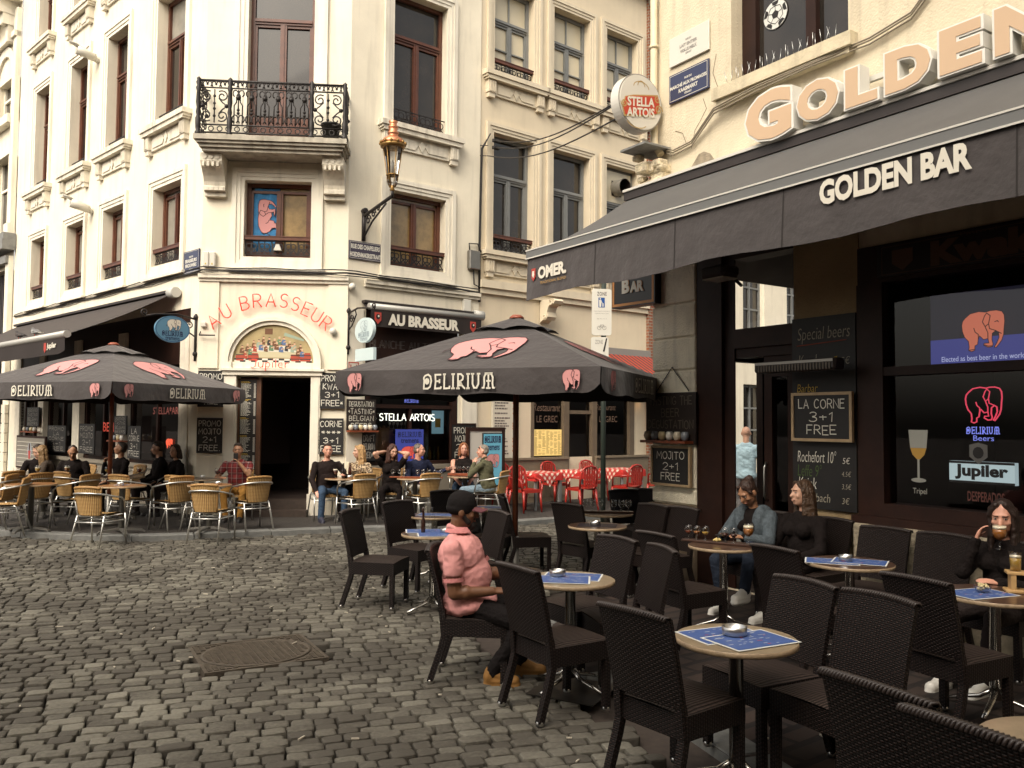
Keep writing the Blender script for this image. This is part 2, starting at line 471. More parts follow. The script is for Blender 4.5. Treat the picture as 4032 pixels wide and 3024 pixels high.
# single-line hand lettering: width, strokes (unit height)
GLYPH = {
 'A': (.7, [[(0, 0), (.35, 1), (.7, 0)], [(.14, .36), (.56, .36)]]),
 'B': (.6, [[(0, 0), (0, 1), (.3, 1)] + arc(.3, .76, .24, .24, 90, -90, 5) + [(0, .52)], [(.3, .52)] + arc(.3, .26, .3, .26, 90, -90, 5) + [(0, 0)]]),
 'C': (.65, [arc(.36, .5, .36, .5, 45, 315, 10)]),
 'D': (.65, [[(0, 0), (0, 1), (.2, 1)] + arc(.2, .5, .44, .5, 90, -90, 8) + [(0, 0)]]),
 'E': (.55, [[(.55, 1), (0, 1), (0, 0), (.55, 0)], [(0, .52), (.45, .52)]]),
 'F': (.55, [[(.55, 1), (0, 1), (0, 0)], [(0, .52), (.45, .52)]]),
 'G': (.7, [arc(.36, .5, .36, .5, 45, 330, 10) + [(.68, .42), (.42, .42)]]),
 'H': (.6, [[(0, 0), (0, 1)], [(.6, 0), (.6, 1)], [(0, .52), (.6, .52)]]),
 'I': (.1, [[(.05, 0), (.05, 1)]]),
 'J': (.45, [[(.1, 1), (.42, 1), (.42, .25)] + arc(.21, .22, .21, .22, 0, -170, 6)]),
 'K': (.6, [[(0, 0), (0, 1)], [(.58, 1), (.02, .45), (.6, 0)]]),
 'L': (.5, [[(0, 1), (0, 0), (.5, 0)]]),
 'M': (.8, [[(0, 0), (.06, 1), (.4, .35), (.74, 1), (.8, 0)]]),
 'N': (.65, [[(0, 0), (0, 1), (.65, 0), (.65, 1)]]),
 'O': (.75, [arc(.375, .5, .375, .5, 90, 450, 14)]),
 'P': (.58, [[(0, 0), (0, 1), (.3, 1)] + arc(.3, .74, .27, .26, 90, -90, 6) + [(0, .48)]]),
 'R': (.6, [[(0, 0), (0, 1), (.3, 1)] + arc(.3, .74, .27, .26, 90, -90, 6) + [(0, .48)], [(.28, .48), (.6, 0)]]),
 'S': (.58, [arc(.3, .75, .26, .25, 40, 250, 7) + arc(.28, .25, .28, .26, 75, -145, 7)]),
 'T': (.65, [[(0, 1), (.65, 1)], [(.325, 1), (.325, 0)]]),
 'U': (.62, [[(0, 1), (0, .32)] + arc(.31, .31, .31, .31, 180, 360, 7) + [(.62, 1)]]),
 'V': (.65, [[(0, 1), (.325, 0), (.65, 1)]]),
 'W': (.9, [[(0, 1), (.22, 0), (.45, .75), (.68, 0), (.9, 1)]]),
 'X': (.6, [[(0, 0), (.6, 1)], [(0, 1), (.6, 0)]]),
 'Q': (.75, [arc(.375, .5, .375, .5, 90, 450, 14), [(.45, .25), (.8, -.1)]]),
 'Y': (.6, [[(0, 1), (.3, .5), (.6, 1)], [(.3, .5), (.3, 0)]]),
 'Z': (.6, [[(0, 1), (.6, 1), (0, 0), (.6, 0)]]),
 '0': (.6, [arc(.3, .5, .3, .5, 90, 450, 12)]), '1': (.25, [[(0, .8), (.2, 1), (.2, 0)]]),
 '2': (.58, [arc(.29, .72, .27, .28, 165, -20, 7) + [(0, 0), (.58, 0)]]),
 '3': (.55, [arc(.25, .75, .26, .25, 150, -90, 7), arc(.25, .26, .29, .26, 90, -150, 7)]),
 '4': (.55, [[(.4, 0), (.4, 1), (0, .35), (.55, .35)]]), '5': (.55, [[(.5, 1), (.06, 1), (.03, .58)] + arc(.25, .32, .28, .32, 110, -150, 7)]),
 '+': (.45, [[(0, .45), (.45, .45)], [(.225, .22), (.225, .68)]]), '.': (.1, [[(.03, 0), (.07, .05)]]),
 '*': (.35, [[(0, .5), (.35, .5)], [(.08, .32), (.27, .68)], [(.27, .32), (.08, .68)]]), '-': (.35, [[(0, .45), (.35, .45)]]),
 'e': (.55, [[(.04, .42), (.52, .42)] + arc(.28, .36, .26, .34, 10, 310, 8)]),
 ' ': (.35, []),
}
def strokes(txt, gap=.2, jit=0.0, rng=random):
 x, out = 0.0, []
 for ch in txt:
  wd, st = GLYPH.get(ch, GLYPH.get(ch.upper(), GLYPH[' ']))
  for s_ in st:
   dy = rng.uniform(-jit, jit)
   out.append([(x + px + rng.uniform(-jit, jit) * .5, py + dy) for px, py in s_])
  x += wd + gap
 return out, x - gap
def chalk(mb, txt, cx, cz, hgt, width=None, w=.1, y=0.0, jit=.055, gap=.22, m=None):
 """Hand-written capitals centred on (cx, cz) of the builder's local plane."""
 st, L = strokes(txt, gap, jit)
 k = (width / L) if width else hgt
 for s_ in st:
  mb.ribbon([(cx + (px - L / 2) * k, cz + (py - .5) * hgt) for px, py in s_], w * hgt, y, m=m)
def neon(mb, pts, r, y, m=None):
 mb.tube([(p[0], y, p[1]) for p in pts], r, 6, m=m)

# pink elephant emblem of the parasols: silhouette and inner lines in a 0..1 box, facing right
ELE = [(.10, .85), (.22, .95), (.42, .985), (.58, .955), (.68, .98), (.82, .98), (.94, .94), (.99, .85), (1, .70), (.985, .55), (.97, .37),
  (.93, .24), (.86, .14), (.80, .065), (.76, .08), (.82, .18), (.87, .31), (.86, .44), (.80, .48), (.72, .42), (.71, .26), (.735, .15), (.71, .09),
  (.62, .08), (.52, .14), (.53, .185), (.64, .19), (.62, .30), (.52, .28), (.43, .38), (.40, .30), (.38, .17), (.32, .14), (.315, .03), (.24, 0),
  (.17, .03), (.185, .12), (.17, .26), (.08, .37), (.03, .52), (.015, .67), (.04, .78)]
ELE_LINES = [[(.55, .86), (.50, .72), (.56, .60), (.64, .66), (.68, .86), (.60, .93), (.55, .86)], [(.64, .66), (.66, .54), (.80, .48)],
    [(.30, .58), (.33, .48), (.40, .42), (.40, .30)], [(.56, .60), (.62, .44), (.62, .30)], [(.78, .70), (.84, .72), (.86, .69)], [(.86, .44), (.92, .40)],
    [(.03, .52), (-.02, .46), (-.03, .36)], [(.19, .04), (.31, .05)], [(.54, .15), (.62, .11), (.72, .11)]]
def elephant(mb, cx, cz, wd, hg, y, mp=0, ml=1, warp=None, lw=.018, outline=True, flip=False):
 f = warp or (lambda u, v: (cx + ((.5 - u) if flip else (u - .5)) * wd, cz + (v - .5) * hg))
 pts = [f(u, v) for u, v in ELE][::-1]
 ar = sum(pts[i - 1][0] * pts[i][1] - pts[i][0] * pts[i - 1][1] for i in range(len(pts)))
 if ar < 0: pts = pts[::-1]
 ids = [mb.vert((x, y, z)) for x, z in pts]
 if mp is not None: mb.tess(pts, ids, mp)
 for ln in ELE_LINES: mb.ribbon([f(u, v) for u, v in ln], lw * hg, y - .002, m=ml)
 if outline: mb.ribbon(pts, lw * .8 * hg, y - .002, m=ml, closed=True)
# the uncial wordmark on the parasols (unit height strokes)
DEL = [('D', .78, [[(.02, 0), (.06, .62), (.02, .68), (.02, .78), (.14, .92), (.42, 1), (.64, .86), (.72, .55), (.62, .14), (.40, 0), (.02, 0)], arc(.32, .52, .15, .17, 90, 400, 9) + arc(.33, .52, .06, .08, 60, 300, 5)]),
  ('E', .56, [[(.56, .98), (.06, .98), (.1, .5), (.04, 0), (.56, .02), (.6, .1)], [(.1, .52), (.46, .52)], [(.46, .42), (.46, .62)]]),
  ('L', .55, [[(.02, 1), (.18, 1)], [(.1, 1), (.08, 0), (.56, .02), (.58, .14)]]),
  ('I', .2, [[(.0, 1), (.2, 1)], [(.1, 1), (.1, 0)], [(0, 0), (.2, 0)]]),
  ('R', .66, [[(.0, 0), (.2, 0)], [(.1, 0), (.1, 1), (.36, 1), (.56, .84), (.52, .62), (.3, .5), (.14, .5)], [(.3, .5), (.46, .2), (.7, 0)], arc(.28, .3, .1, .1, 60, 360, 6)]),
  ('I', .2, [[(.0, 1), (.2, 1)], [(.1, 1), (.1, 0)], [(0, 0), (.2, 0)]]),
  ('U', .72, [[(-.04, 1), (.14, 1)], [(.06, 1), (.06, .3), (.2, .03), (.42, .03), (.58, .3), (.58, 1)], [(.5, 1), (.68, 1)]]),
  ('M', 1.0, [[(-.02, .02), (.10, .03), (.14, .3), (.12, .75), (.24, .97), (.5, 1), (.76, .97), (.88, .75), (.86, .3), (.90, .03), (1.02, .02)], [(.5, 1), (.5, 0)], [(.36, 0), (.64, 0)], [(.36, .5), (.64, .5)], [(.22, 1.02), (.8, 1.02)]])]
def wordmark(mb, f, w=.09, y=0.0, m=None):
 """f(u, v) maps the 0..1 box to the builder's local plane; w in units of the box height."""
 tot = sum(g[1] for g in DEL) + .25 * (len(DEL) - 1)
 x = 0.0
 hh = (Vector(f(0, 1)) - Vector(f(0, 0))).length
 for _, wd, st in DEL:
  for s_ in st: mb.ribbon([f((x + px) / tot, pz) for px, pz in s_], w * hh, y, m=m)
  x += wd + .25

# ================================================================== BUILDINGS
A_ = Vector((-5.741, 15.324)); B_ = Vector((-3.090, 15.556))
FC = Frame(A_, B_ - A_)                                   # bevelled corner with the door
FL = Frame(A_, (math.cos(rad(43.1)), -math.sin(rad(43.1))))     # left street front (x runs negative to the left)
FR = Frame(B_, (math.sin(rad(51.5)), math.cos(rad(51.5))))      # right street front
FG = Frame((1.77, 10.15), (math.sin(rad(33.5)), -math.cos(rad(33.5))))   # the bar on the right

M_white = mat("cream_stucco", (.82, .75, .60), .8, var=.07, vs=1.2, bump=.2, bs=60, streak=.22)
M_trim = mat("trim_paint", (.80, .745, .625), .65, var=.05, vs=3, streak=.35)
M_trim2 = mat("weathered_trim", (.74, .68, .56), .75, var=.12, vs=5, streak=.55)
M_beige = mat("beige_stucco", (.70, .60, .44), .8, var=.05, vs=1.5, bump=.15, bs=60, streak=.12)
M_beige_trim = mat("beige_trim", (.69, .60, .45), .7, var=.06, vs=3, streak=.15)
M_yellow = mat("rough_yellow_render", (.67, .585, .43), .9, var=.08, vs=2.2, bump=.35, bs=42, streak=.35)
M_brownwood = mat("brown_window_wood", (.105, .032, .015), .45, var=.25, vs=6, coat=.2)
M_greywood = mat("grey_window_paint", (.20, .205, .20), .5, var=.1, vs=5)
M_darkwood = mat("dark_shopfront_wood", (.024, .009, .0055), .55, var=.3, vs=5, spec=.25)
M_iron = mat("black_iron", (.022, .018, .017), .5, metal=.3, var=.3, vs=30)
M_pane = mat("dark_window_glass", (.022, .017, .013), .04, spec=.5, coat=.35, var=.5, vs=1.3)
M_curtain = mat("net_curtain_behind_glass", (.26, .24, .20), .35, coat=.5, var=.25, vs=3)
M_blind = mat("cream_blind_behind_glass", (.60, .53, .38), .5, coat=.8, var=.05, vs=1.5)
M_amber = mat("amber_curtain_behind_glass", (.26, .17, .065), .4, coat=.9, var=.5, vs=2.5)
M_glass = glass_mat("clear_pane")
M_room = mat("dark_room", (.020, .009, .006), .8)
M_stone = mat("blue_stone", (.20, .20, .19), .7, var=.2, vs=6, bump=.2, bs=30)
M_greyst = mat("grey_base_stone", (.30, .27, .22), .85, var=.2, vs=8, bump=.3, bs=30)
M_dirtst = mat("stained_balcony_stone", (.42, .38, .31), .85, var=.3, vs=4, streak=.8)

def wall(fr, x0, x1, z0, z1, holes, y=0.0, rev=.28):
 mb = MB(fr.M)
 xs = sorted({x0, x1, *[h[0] for h in holes], *[h[1] for h in holes]})
 zs = sorted({z0, z1, *[h[2] for h in holes], *[h[3] for h in holes]})
 xs = [x for x in xs if x0 <= x <= x1]; zs = [z for z in zs if z0 <= z <= z1]
 for a, b in zip(xs, xs[1:]):
  for c, d in zip(zs, zs[1:]):
   mx, mz = (a + b) / 2, (c + d) / 2
   if any(h[0] < mx < h[1] and h[2] < mz < h[3] for h in holes): continue
   mb.poly([(a, y, c), (b, y, c), (b, y, d), (a, y, d)])
 for h in holes:
  a, b, c, d = h[:4]; r = h[4] if len(h) > 4 else rev
  if r <= 0: continue
  c2, d2 = max(c, z0), min(d, z1)
  mb.poly([(a, y, c2), (a, y, d2), (a, y + r, d2), (a, y + r, c2)])
  mb.poly([(b, y, d2), (b, y, c2), (b, y + r, c2), (b, y + r, d2)])
  mb.poly([(a, y, d2), (b, y, d2), (b, y + r, d2), (a, y + r, d2)])
  mb.poly([(b, y, c2), (a, y, c2), (a, y + r, c2), (b, y + r, c2)])
 return mb

def lace(mb, x0, x1, z0, z1, y, m=0):
 """Cast-iron window guard."""
 h = z1 - z0
 mb.box(x0, x1, y - .008, y + .008, z1 - .02, z1, m=m); mb.box(x0, x1, y - .008, y + .008, z0, z0 + .018, m=m)
 n = max(2, round((x1 - x0) / (h * .95)))
 s = (x1 - x0) / n
 for i in range(n):
  cx, cz = x0 + (i + .5) * s, (z0 + z1) / 2
  r = min(h, s) * .26
  mb.ribbon(arc(cx - s * .18, cz + h * .1, r * .8, r * .8, 0, 360, 9), .022, y, m=m, closed=True)
  mb.ribbon(arc(cx + s * .18, cz + h * .1, r * .8, r * .8, 0, 360, 9), .022, y + .002, m=m, closed=True)
  mb.ribbon([(cx - s * .5, z0 + .01), (cx - s * .2, cz - h * .12), (cx, z0 + .03), (cx + s * .2, cz - h * .12), (cx + s * .5, z0 + .01)], .026, y + .004, m=m)
  mb.ribbon([(cx, z0), (cx, z1)], .02, y + .006, m=m)
  mb.ribbon([(cx - s * .46, z1 - .02), (cx - s * .4, cz), (cx - s * .46, z0 + .02)], .03, y + .008, m=m)

def moulding(mb, x0, x1, z0, z1, w, steps=((1., .055), (.62, .035), (.30, .018)), bottom=False):
 """Stepped architrave round an opening: w wide, proud by the second numbers."""
 prev = None
 for k, (f, pr) in enumerate(steps):
  a = w * f
  b = w * (steps[k + 1][0] if k + 1 < len(steps) else 0.0)
  zb = z0 - a if bottom else z0
  zb2 = z0 - b if bottom else z0
  mb.box(x0 - a, x0 - b, -pr, .0, zb, z1 + a)
  mb.box(x1 + b, x1 + a, -pr, .0, zb, z1 + a)
  mb.box(x0 - b, x1 + b, -pr, .0, z1 + b, z1 + a)
  if bottom: mb.box(x0 - b, x1 + b, -pr, .0, zb, zb2)

def window(fr, parent, x0, x1, z0, z1, style, wood, panes, trans=.32, w=.24, guard=.22, rail=False, trim=None, mull=True, sill=True, crossbar=None, opened=False):
 trim = trim or M_trim
 mb = MB(fr.M)
 moulding(mb, x0, x1, z0, z1, w, bottom=(style == 'picture'))
 if style == 'picture':
  mb.box(x0 - w - .06, x1 + w + .06, -.10, 0, z0 - w - .05, z0 - w - .002)
 win = part("window", mb, trim, parent)
 fy = .2
 f = MB(fr.M)
 fw_ = .075
 f.box(x0, x0 + fw_, fy, fy + .07, z0, z1); f.box(x1 - fw_, x1, fy, fy + .07, z0, z1)
 f.box(x0 + fw_, x1 - fw_, fy, fy + .07, z1 - fw_, z1); f.box(x0 + fw_, x1 - fw_, fy, fy + .07, z0, z0 + fw_)
 cx = (x0 + x1) / 2
 zt = z1 - trans * (z1 - z0) if trans else z1 - fw_
 if trans:
  f.box(x0 + fw_, x1 - fw_, fy - .015, fy + .07, zt - .06, zt + .05)
  f.box(x0 + fw_, x1 - fw_, fy - .04, fy - .016, zt - .02, zt + .02)
 if mull:
  f.box(cx - .06, cx + .06, fy - .01, fy + .07, z0 + fw_, zt - .06)
  f.box(cx - .02, cx + .02, fy - .025, fy - .011, z0 + fw_, zt - .06)
  for sg in (-1, 1):                                           # casement stiles
   e = x0 + fw_ if sg < 0 else x1 - fw_
   f.box(min(e, e - sg * .045), max(e, e - sg * .045), fy + .012, fy + .065, z0 + fw_, zt - .06)
   zc = zt - .06
   a, b = (x0 + fw_ + .045, cx - .06) if sg < 0 else (cx + .06, x1 - fw_ - .045)
   f.box(a, b, fy + .012, fy + .065, zc - .05, zc); f.box(a, b, fy + .012, fy + .065, z0 + fw_, z0 + fw_ + .06)
 if crossbar:
  for zc in crossbar: f.box(x0 + fw_, x1 - fw_, fy + .01, fy + .05, zc - .014, zc + .014)
  if trans: f.box(cx - .012, cx + .012, fy + .01, fy + .05, zt + .05, z1 - fw_)
 part("frame", f, wood, win)
 p = MB(fr.M)
 mats = panes if isinstance(panes, list) else [panes]
 y = fy + .055
 if len(mats) == 3:                                               # transom, left leaf, right leaf
  p.m = 0; p.poly([(x0, y, zt), (x1, y, zt), (x1, y, z1), (x0, y, z1)])
  p.m = 1; p.poly([(x0, y, z0), (cx, y, z0), (cx, y, zt), (x0, y, zt)])
  p.m = 2; p.poly([(cx, y, z0), (x1, y, z0), (x1, y, zt), (cx, y, zt)])
 else: p.poly([(x0, y, z0), (x1, y, z0), (x1, y, z1), (x0, y, z1)])
 part("pane", p, mats, win)
 if guard:
  g = MB(fr.M)
  gy = .06
  lace(g, x0 + .01, x1 - .01, z0 + .05, z0 + .05 + guard, gy)
  part("railing", g, M_iron, win)
  if rail:
   r = MB(fr.M); r.box(x0 + .002, x1 - .002, gy - .045, gy + .035, z0 + .055 + guard, z0 + .115 + guard)
   r.box(x0 + .002, x1 - .002, gy - .055, gy + .04, z0 + .116 + guard, z0 + .13 + guard)
   part("handrail", r, M_brownwood, win)
 if style == 'apron' and sill:
  s = MB(fr.M)
  a, b = x0 - w - .12, x1 + w + .12
  s.box(a, b, -.20, .19, z0 - .10, z0 - .002); s.box(a + .03, b - .03, -.17, 0, z0 - .15, z0 - .102)
  s.box(a + .06, b - .06, -.17, 0, z0 - .19, z0 - .152)
  part("sill", s, M_trim2 if trim is M_trim else trim, win)
  s = MB(fr.M)
  zc, zd = z0 - .192, z0 - .56
  for e in (a + .10, b - .10 - .20):
   s.box(e, e + .20, -.12, 0, zd + .10, zc); s.box(e + .02, e + .18, -.10, 0, zd, zd + .098)
   for k in range(3): s.box(e + .03 + k * .055, e + .06 + k * .055, -.135, -.121, zd + .12, zc - .03)
  s.box(a + .302, b - .302, -.05, 0, zd + .07, zc)
  cxm = (a + b) / 2
  s.prism([(a + .38, zd + .12), (cxm - .16, zd + .12), (cxm - .08, (zc + zd + .07) / 2), (cxm - .16, zc - .06), (a + .38, zc - .06)][::1], -.068, -.051)
  s.prism([(cxm + .16, zd + .12), (b - .38, zd + .12), (b - .38, zc - .06), (cxm + .16, zc - .06), (cxm + .08, (zc + zd + .07) / 2)], -.068, -.051)
  s.prism([(cxm, zd + .10), (cxm + .075, (zc + zd + .07) / 2), (cxm, zc - .03), (cxm - .075, (zc + zd + .07) / 2)], -.075, -.051)
  part("apron", s, M_trim2 if trim is M_trim else trim, win)
 return win

# ------------------------------------------------------------------ cream corner house
corner = thing("corner_house", "cream stucco corner house with an iron balcony above its angled cafe doorway", "house", TR((A_.x, A_.y, 0)))
colsL = [(-9.35, -8.38), (-6.86, -5.82), (-4.64, -3.56), (-2.10, -.87)]
holes = []
for a, b in colsL: holes += [(a, b, 4.85, 6.42), (a, b, 7.70, 10.34), (a, b, 11.58, 13.4)]
holes += [(-10.2, -.36, .02, 3.88, .0)]
part("wall", wall(FL, -10.72, 0, 0, 15, holes), M_white, corner)
hC = [(.75, 1.97, 4.82, 6.25), (.755, 1.97, 6.86, 10.4), (.755, 1.97, 11.58, 13.4), (.69, 2.03, .02, 2.60, .3)]
part("wall", wall(FC, 0, 2.66, 0, 15, hC), M_white, corner)
hR = [(.90, 2.18, 4.82, 6.30), (.92, 2.18, 7.60, 10.3), (.92, 2.18, 11.58, 13.4), (.40, 2.53, .02, 3.98, .0)]
part("wall", wall(FR, 0, 3.04, 0, 15, hR), M_white, corner)
rf = MB(FC.M)
p_ = [FL.at(-10.72, 0, 15), FC.at(0, 0, 15), FC.at(2.66, 0, 15), FR.at(3.04, 0, 15), FR.at(3.04, 9, 15), FL.at(-10.72, 9, 15)]
rf2 = MB(); rf2.poly([tuple(q) for q in p_])
part("roof", rf2, M_stone, corner)
cn = MB(FL.M)
for fr, x0, x1 in ((FL, -10.72, .05), (FC, 0, 2.66), (FR, -.05, 3.04)):
 c = MB(fr.M); c.box(x0, x1, -.35, 0, 14.5, 14.9); c.box(x0, x1, -.2, 0, 14.2, 14.49); cn.add(c)
part("cornice", cn, M_trim, corner)
for i, (a, b) in enumerate(colsL):
 tops = [M_pane, M_pane, M_pane] if i != 3 else [M_curtain, M_pane, M_pane]
 window(FL, corner, a, b, 4.85, 6.42, 'picture', M_brownwood, [M_pane, M_curtain, M_pane if i % 2 else M_curtain], trans=0, rail=True, guard=.22, w=.23)
 window(FL, corner, a, b, 7.70, 10.34, 'apron', M_brownwood, tops, trans=.33, guard=.2, w=.24)
 window(FL, corner, a, b, 11.58, 13.4, 'apron', M_brownwood, M_pane, trans=.3, guard=0, w=.22)
window(FC, corner, .75, 1.97, 4.82, 6.25, 'picture', M_brownwood, [M_pane, M_pane, M_amber], trans=0, rail=True, guard=.27, w=.22)
window(FC, corner, .755, 1.97, 6.86, 10.4, 'plain', M_brownwood, M_pane, trans=.29, guard=0, w=.25)
window(FC, corner, .755, 1.97, 11.58, 13.4, 'apron', M_brownwood, M_pane, trans=.3, guard=0, w=.22)
window(FR, corner, .90, 2.18, 4.82, 6.30, 'picture', M_brownwood, [M_pane, M_amber, M_amber], trans=0, rail=True, guard=.27, w=.22)
window(FR, corner, .92, 2.18, 7.60, 10.3, 'apron', M_brownwood, M_pane, trans=.31, guard=.3, w=.22)
window(FR, corner, .92, 2.18, 11.58, 13.4, 'apron', M_brownwood, M_pane, trans=.3, guard=0, w=.22)
kick = MB(FC.M); kick.box(.831, 1.894, .16, .199, 6.90, 7.5); kick.box(.90, 1.29, .145, .159, 7.0, 7.4); kick.box(1.43, 1.83, .145, .159, 7.0, 7.4)
part("balcony_door_panel", kick, M_brownwood, corner)
# ledge above the ground floor, all three sides
lg = MB()
for fr, x0, x1 in ((FC, -.03, 2.69), (FR, .35, 3.03)):
 c = MB(fr.M); c.box(x0, x1, -.10, 0, 4.40, 4.47); c.box(x0, x1, -.06, 0, 4.34, 4.399); lg.add(c)
part("ledge", lg, M_trim2, corner)
for a, b in ((-.02, .34), (2.32, 2.68)): pl = MB(FC.M); pl.box(a, b, -.035, 0, 2.74, 4.339); part("corner_pier", pl, M_white, corner)
# ---- balcony
DEP = .72
bal = MB(FC.M)
bal.box(.0, 2.68, -DEP, 0, 6.77, 6.86); bal.box(.04, 2.64, -DEP + .04, 0, 6.72, 6.769); bal.box(.08, 2.60, -DEP + .09, 0, 6.66, 6.719); bal.box(.12, 2.56, -DEP + .14, 0, 6.60, 6.659)
balcony = part("balcony", bal, M_dirtst, corner)
for x in (.06, 2.22):
 c = MB(FC.M)
 prof = [(0, 6.598), (-.46, 6.598), (-.46, 6.46), (-.42, 6.40), (-.34, 6.33), (-.25, 6.24), (-.19, 6.15), (-.17, 6.08), (-.20, 6.06), (-.20, 5.99), (-.12, 5.98), (-.12, 5.90), (0, 5.90)]
 for xx0, xx1, kk in ((x, x + .38, 1.0),):
  a = [c.vert((xx0, y * kk, z)) for y, z in prof]; b = [c.vert((xx1, y * kk, z)) for y, z in prof]
  pts2 = [(y, z) for y, z in prof]
  c.tess(pts2, a); c.tess(pts2, b, flip=True)
  for i in range(len(prof)):
   j = (i + 1) % len(prof); c.face((a[i], a[j], b[j], b[i]))
 for k in range(4): c.box(x + .035 + k * .085, x + .075 + k * .085, -.475, -.30, 6.36, 6.44)
 for k in range(3):
  c.prism(arc(x + .08 + k * .11, 6.53, .042, .042, 0, 330, 11), -.475, -.461)
 for k in range(4): c.box(x + .03 + k * .09, x + .08 + k * .09, -.215, -.201, 5.99, 6.05)
 part("corbel", c, M_trim2, balcony)
def spiral(cx, cz, r0, r1, a0, turns, n=14):
 return [(cx + (r0 + (r1 - r0) * i / n) * math.cos(rad(a0 + 360 * turns * i / n)), cz + (r0 + (r1 - r0) * i / n) * math.sin(rad(a0 + 360 * turns * i / n))) for i in range(n + 1)]
RZ0, RZ1 = 6.86, 7.86
def scroll_panel(mb, P, x0, x1):
 """P(x, z) -> builder coordinates."""
 cx = (x0 + x1) / 2; w2 = (x1 - x0)
 T = lambda pts, r=.013: mb.tube([P(*q) for q in pts], r, 5)
 z0, z1 = RZ0 + .24, RZ1 - .16
 T([(cx, z0), (cx, z1)], .012)
 for k in (.2, .42, .58, .8): mb.ball(P(cx, z0 + (z1 - z0) * k), .028, 6)
 for sx in (-1, 1):
  for sz, zz in ((1, z1 - .12), (-1, z0 + .12)):
   T(spiral(cx + sx * w2 * .28, zz, .025, .105, 0 if sx > 0 else 180, sx * sz * 1.35, 16))
  T([(cx + sx * w2 * .16, z1 - .16), (cx + sx * w2 * .30, (z0 + z1) / 2 + .06), (cx + sx * w2 * .46, (z0 + z1) / 2), (cx + sx * w2 * .30, (z0 + z1) / 2 - .06), (cx + sx * w2 * .16, z0 + .16)])
  mb.ball(P(cx + sx * w2 * .44, (z0 + z1) / 2), .04, 6)
def lyre(mb, P, x0, x1):
 cx = (x0 + x1) / 2; h = (x1 - x0) / 2
 T = lambda pts, r=.012: mb.tube([P(*q) for q in pts], r, 5)
 z0, z1 = RZ0 + .22, RZ1 - .16
 T([(cx - h * .62, z0), (cx - h * .62, z0 + .34), (cx - h * .3, z1 - .22), (cx - h * .25, z1 - .1)] + arc(cx - h * .45, z1 - .06, h * .4, .06, 0, 250, 6))
 T([(cx + h * .62, z0), (cx + h * .62, z0 + .34), (cx + h * .3, z1 - .22), (cx + h * .25, z1 - .1)] + arc(cx + h * .45, z1 - .06, h * .4, .06, 180, -70, 6))
 T([(cx, z1), (cx, z1 - .36)], .012); mb.ball(P(cx, z1 - .14), .05, 6); mb.ball(P(cx, z1 - .36), .03, 6)
 T(arc(cx - h * .45, z0 + .09, h * .45, .08, -60, 230, 7)); T(arc(cx + h * .45, z0 + .09, h * .45, .08, 240, -50, 7))
 mb.ball(P(cx, z0 + .2), .03, 6)
rl = MB(FC.M)
yb = -DEP + .10
def rails(P, x0, x1):
 for z, r in ((RZ1, .022), (RZ1 - .13, .014), (RZ0 + .20, .014), (RZ0 + .06, .016)):
  rl.tube([P(x0, z), P(x1, z)], r, 6)
 n = max(2, round((x1 - x0) / .15))
 for i in range(n):
  xx = x0 + (i + .5) * (x1 - x0) / n
  rl.tube([P(*q) for q in arc(xx, RZ0 + .13, .045, .045, 0, 330, 8)], .010, 5, closed=True)
  rl.tube([P(*q) for q in arc(xx - .035, RZ1 - .065, .035, .05, -60, 200, 6)], .012, 5)
  rl.tube([P(*q) for q in arc(xx + .035, RZ1 - .065, .035, .05, 240, -20, 6)], .012, 5)
front = lambda x, z: (x, yb, z)
rails(front, .05, 2.63)
scroll_panel(rl, front, .09, .57); scroll_panel(rl, front, 2.07, 2.59)
for i in range(6): lyre(rl, front, .63 + i * .233, .63 + (i + 1) * .233)
for xs in (.05, 2.63):
 sd = lambda y, z, xs=xs: (xs, -y, z)
 rails(sd, .02, DEP - .1); scroll_panel(rl, sd, .06, DEP - .14)
part("railing", rl, M_iron, balcony)
for x in (.05, .60, 2.04, 2.63):
 c = MB(FC.M)
 c.lathe([(.055, 0), (.055, .06), (.035, .08), (.045, .14), (.05, .3), (.03, .36), (.042, .42), (.03, .5), (.045, .6), (.034, .8), (.05, .86), (.03, .9), (.048, .96), (.03, 1.0), (.04, 1.03), (.0, 1.07)], 10, (x, yb, RZ0))
 part("post", c, M_iron, balcony)
pot = MB(FC.M); pot.lathe([(.12, 0), (.17, .34), (.19, .35), (.19, .38), (.16, .38), (.15, .33), (0, .32)], 16, (2.35, -.32, 6.86))
solo("flower_pot", pot, mat("black_plastic_pot", (.02, .018, .017), .5), "black empty plant pot standing on the iron balcony", "pot")
# ---- bevelled corner: doorway, arch, lunette
st = MB(FC.M)
for x0, x1 in ((.47, .688), (2.032, 2.21)):
 st.box(x0, x1, -.06, 0, .06, 2.62); st.box(x0 + .03, x1 - .03, -.075, -.061, .5, 2.45)
 st.box(x0 - .03, x1 + .03, -.10, 0, .06, .45)
st.box(.44, 2.24, -.09, 0, 2.621, 2.70); st.box(.40, 2.28, -.13, 0, 2.701, 2.745)
part("door_surround", st, M_trim, corner)
ar = MB(FC.M)
cx, cz = 1.335, 2.86
N = 22
def ring(r0x, r0z, r1x, r1z, y0, y1):
 for i in range(N):
  a0, a1 = math.pi * i / N, math.pi * (i + 1) / N
  q = [(cx + r * math.cos(a), cz + s_ * math.sin(a)) for r, s_, a in ((r0x, r0z, a1), (r0x, r0z, a0), (r1x, r1z, a0), (r1x, r1z, a1))]
  v0 = [ar.vert((x, y0, z)) for x, z in q]; v1 = [ar.vert((x, y1, z)) for x, z in q]
  ar.face(v0[::-1]); ar.face((v0[0], v0[1], v1[1], v1[0])); ar.face((v0[2], v0[3], v1[3], v1[2]))
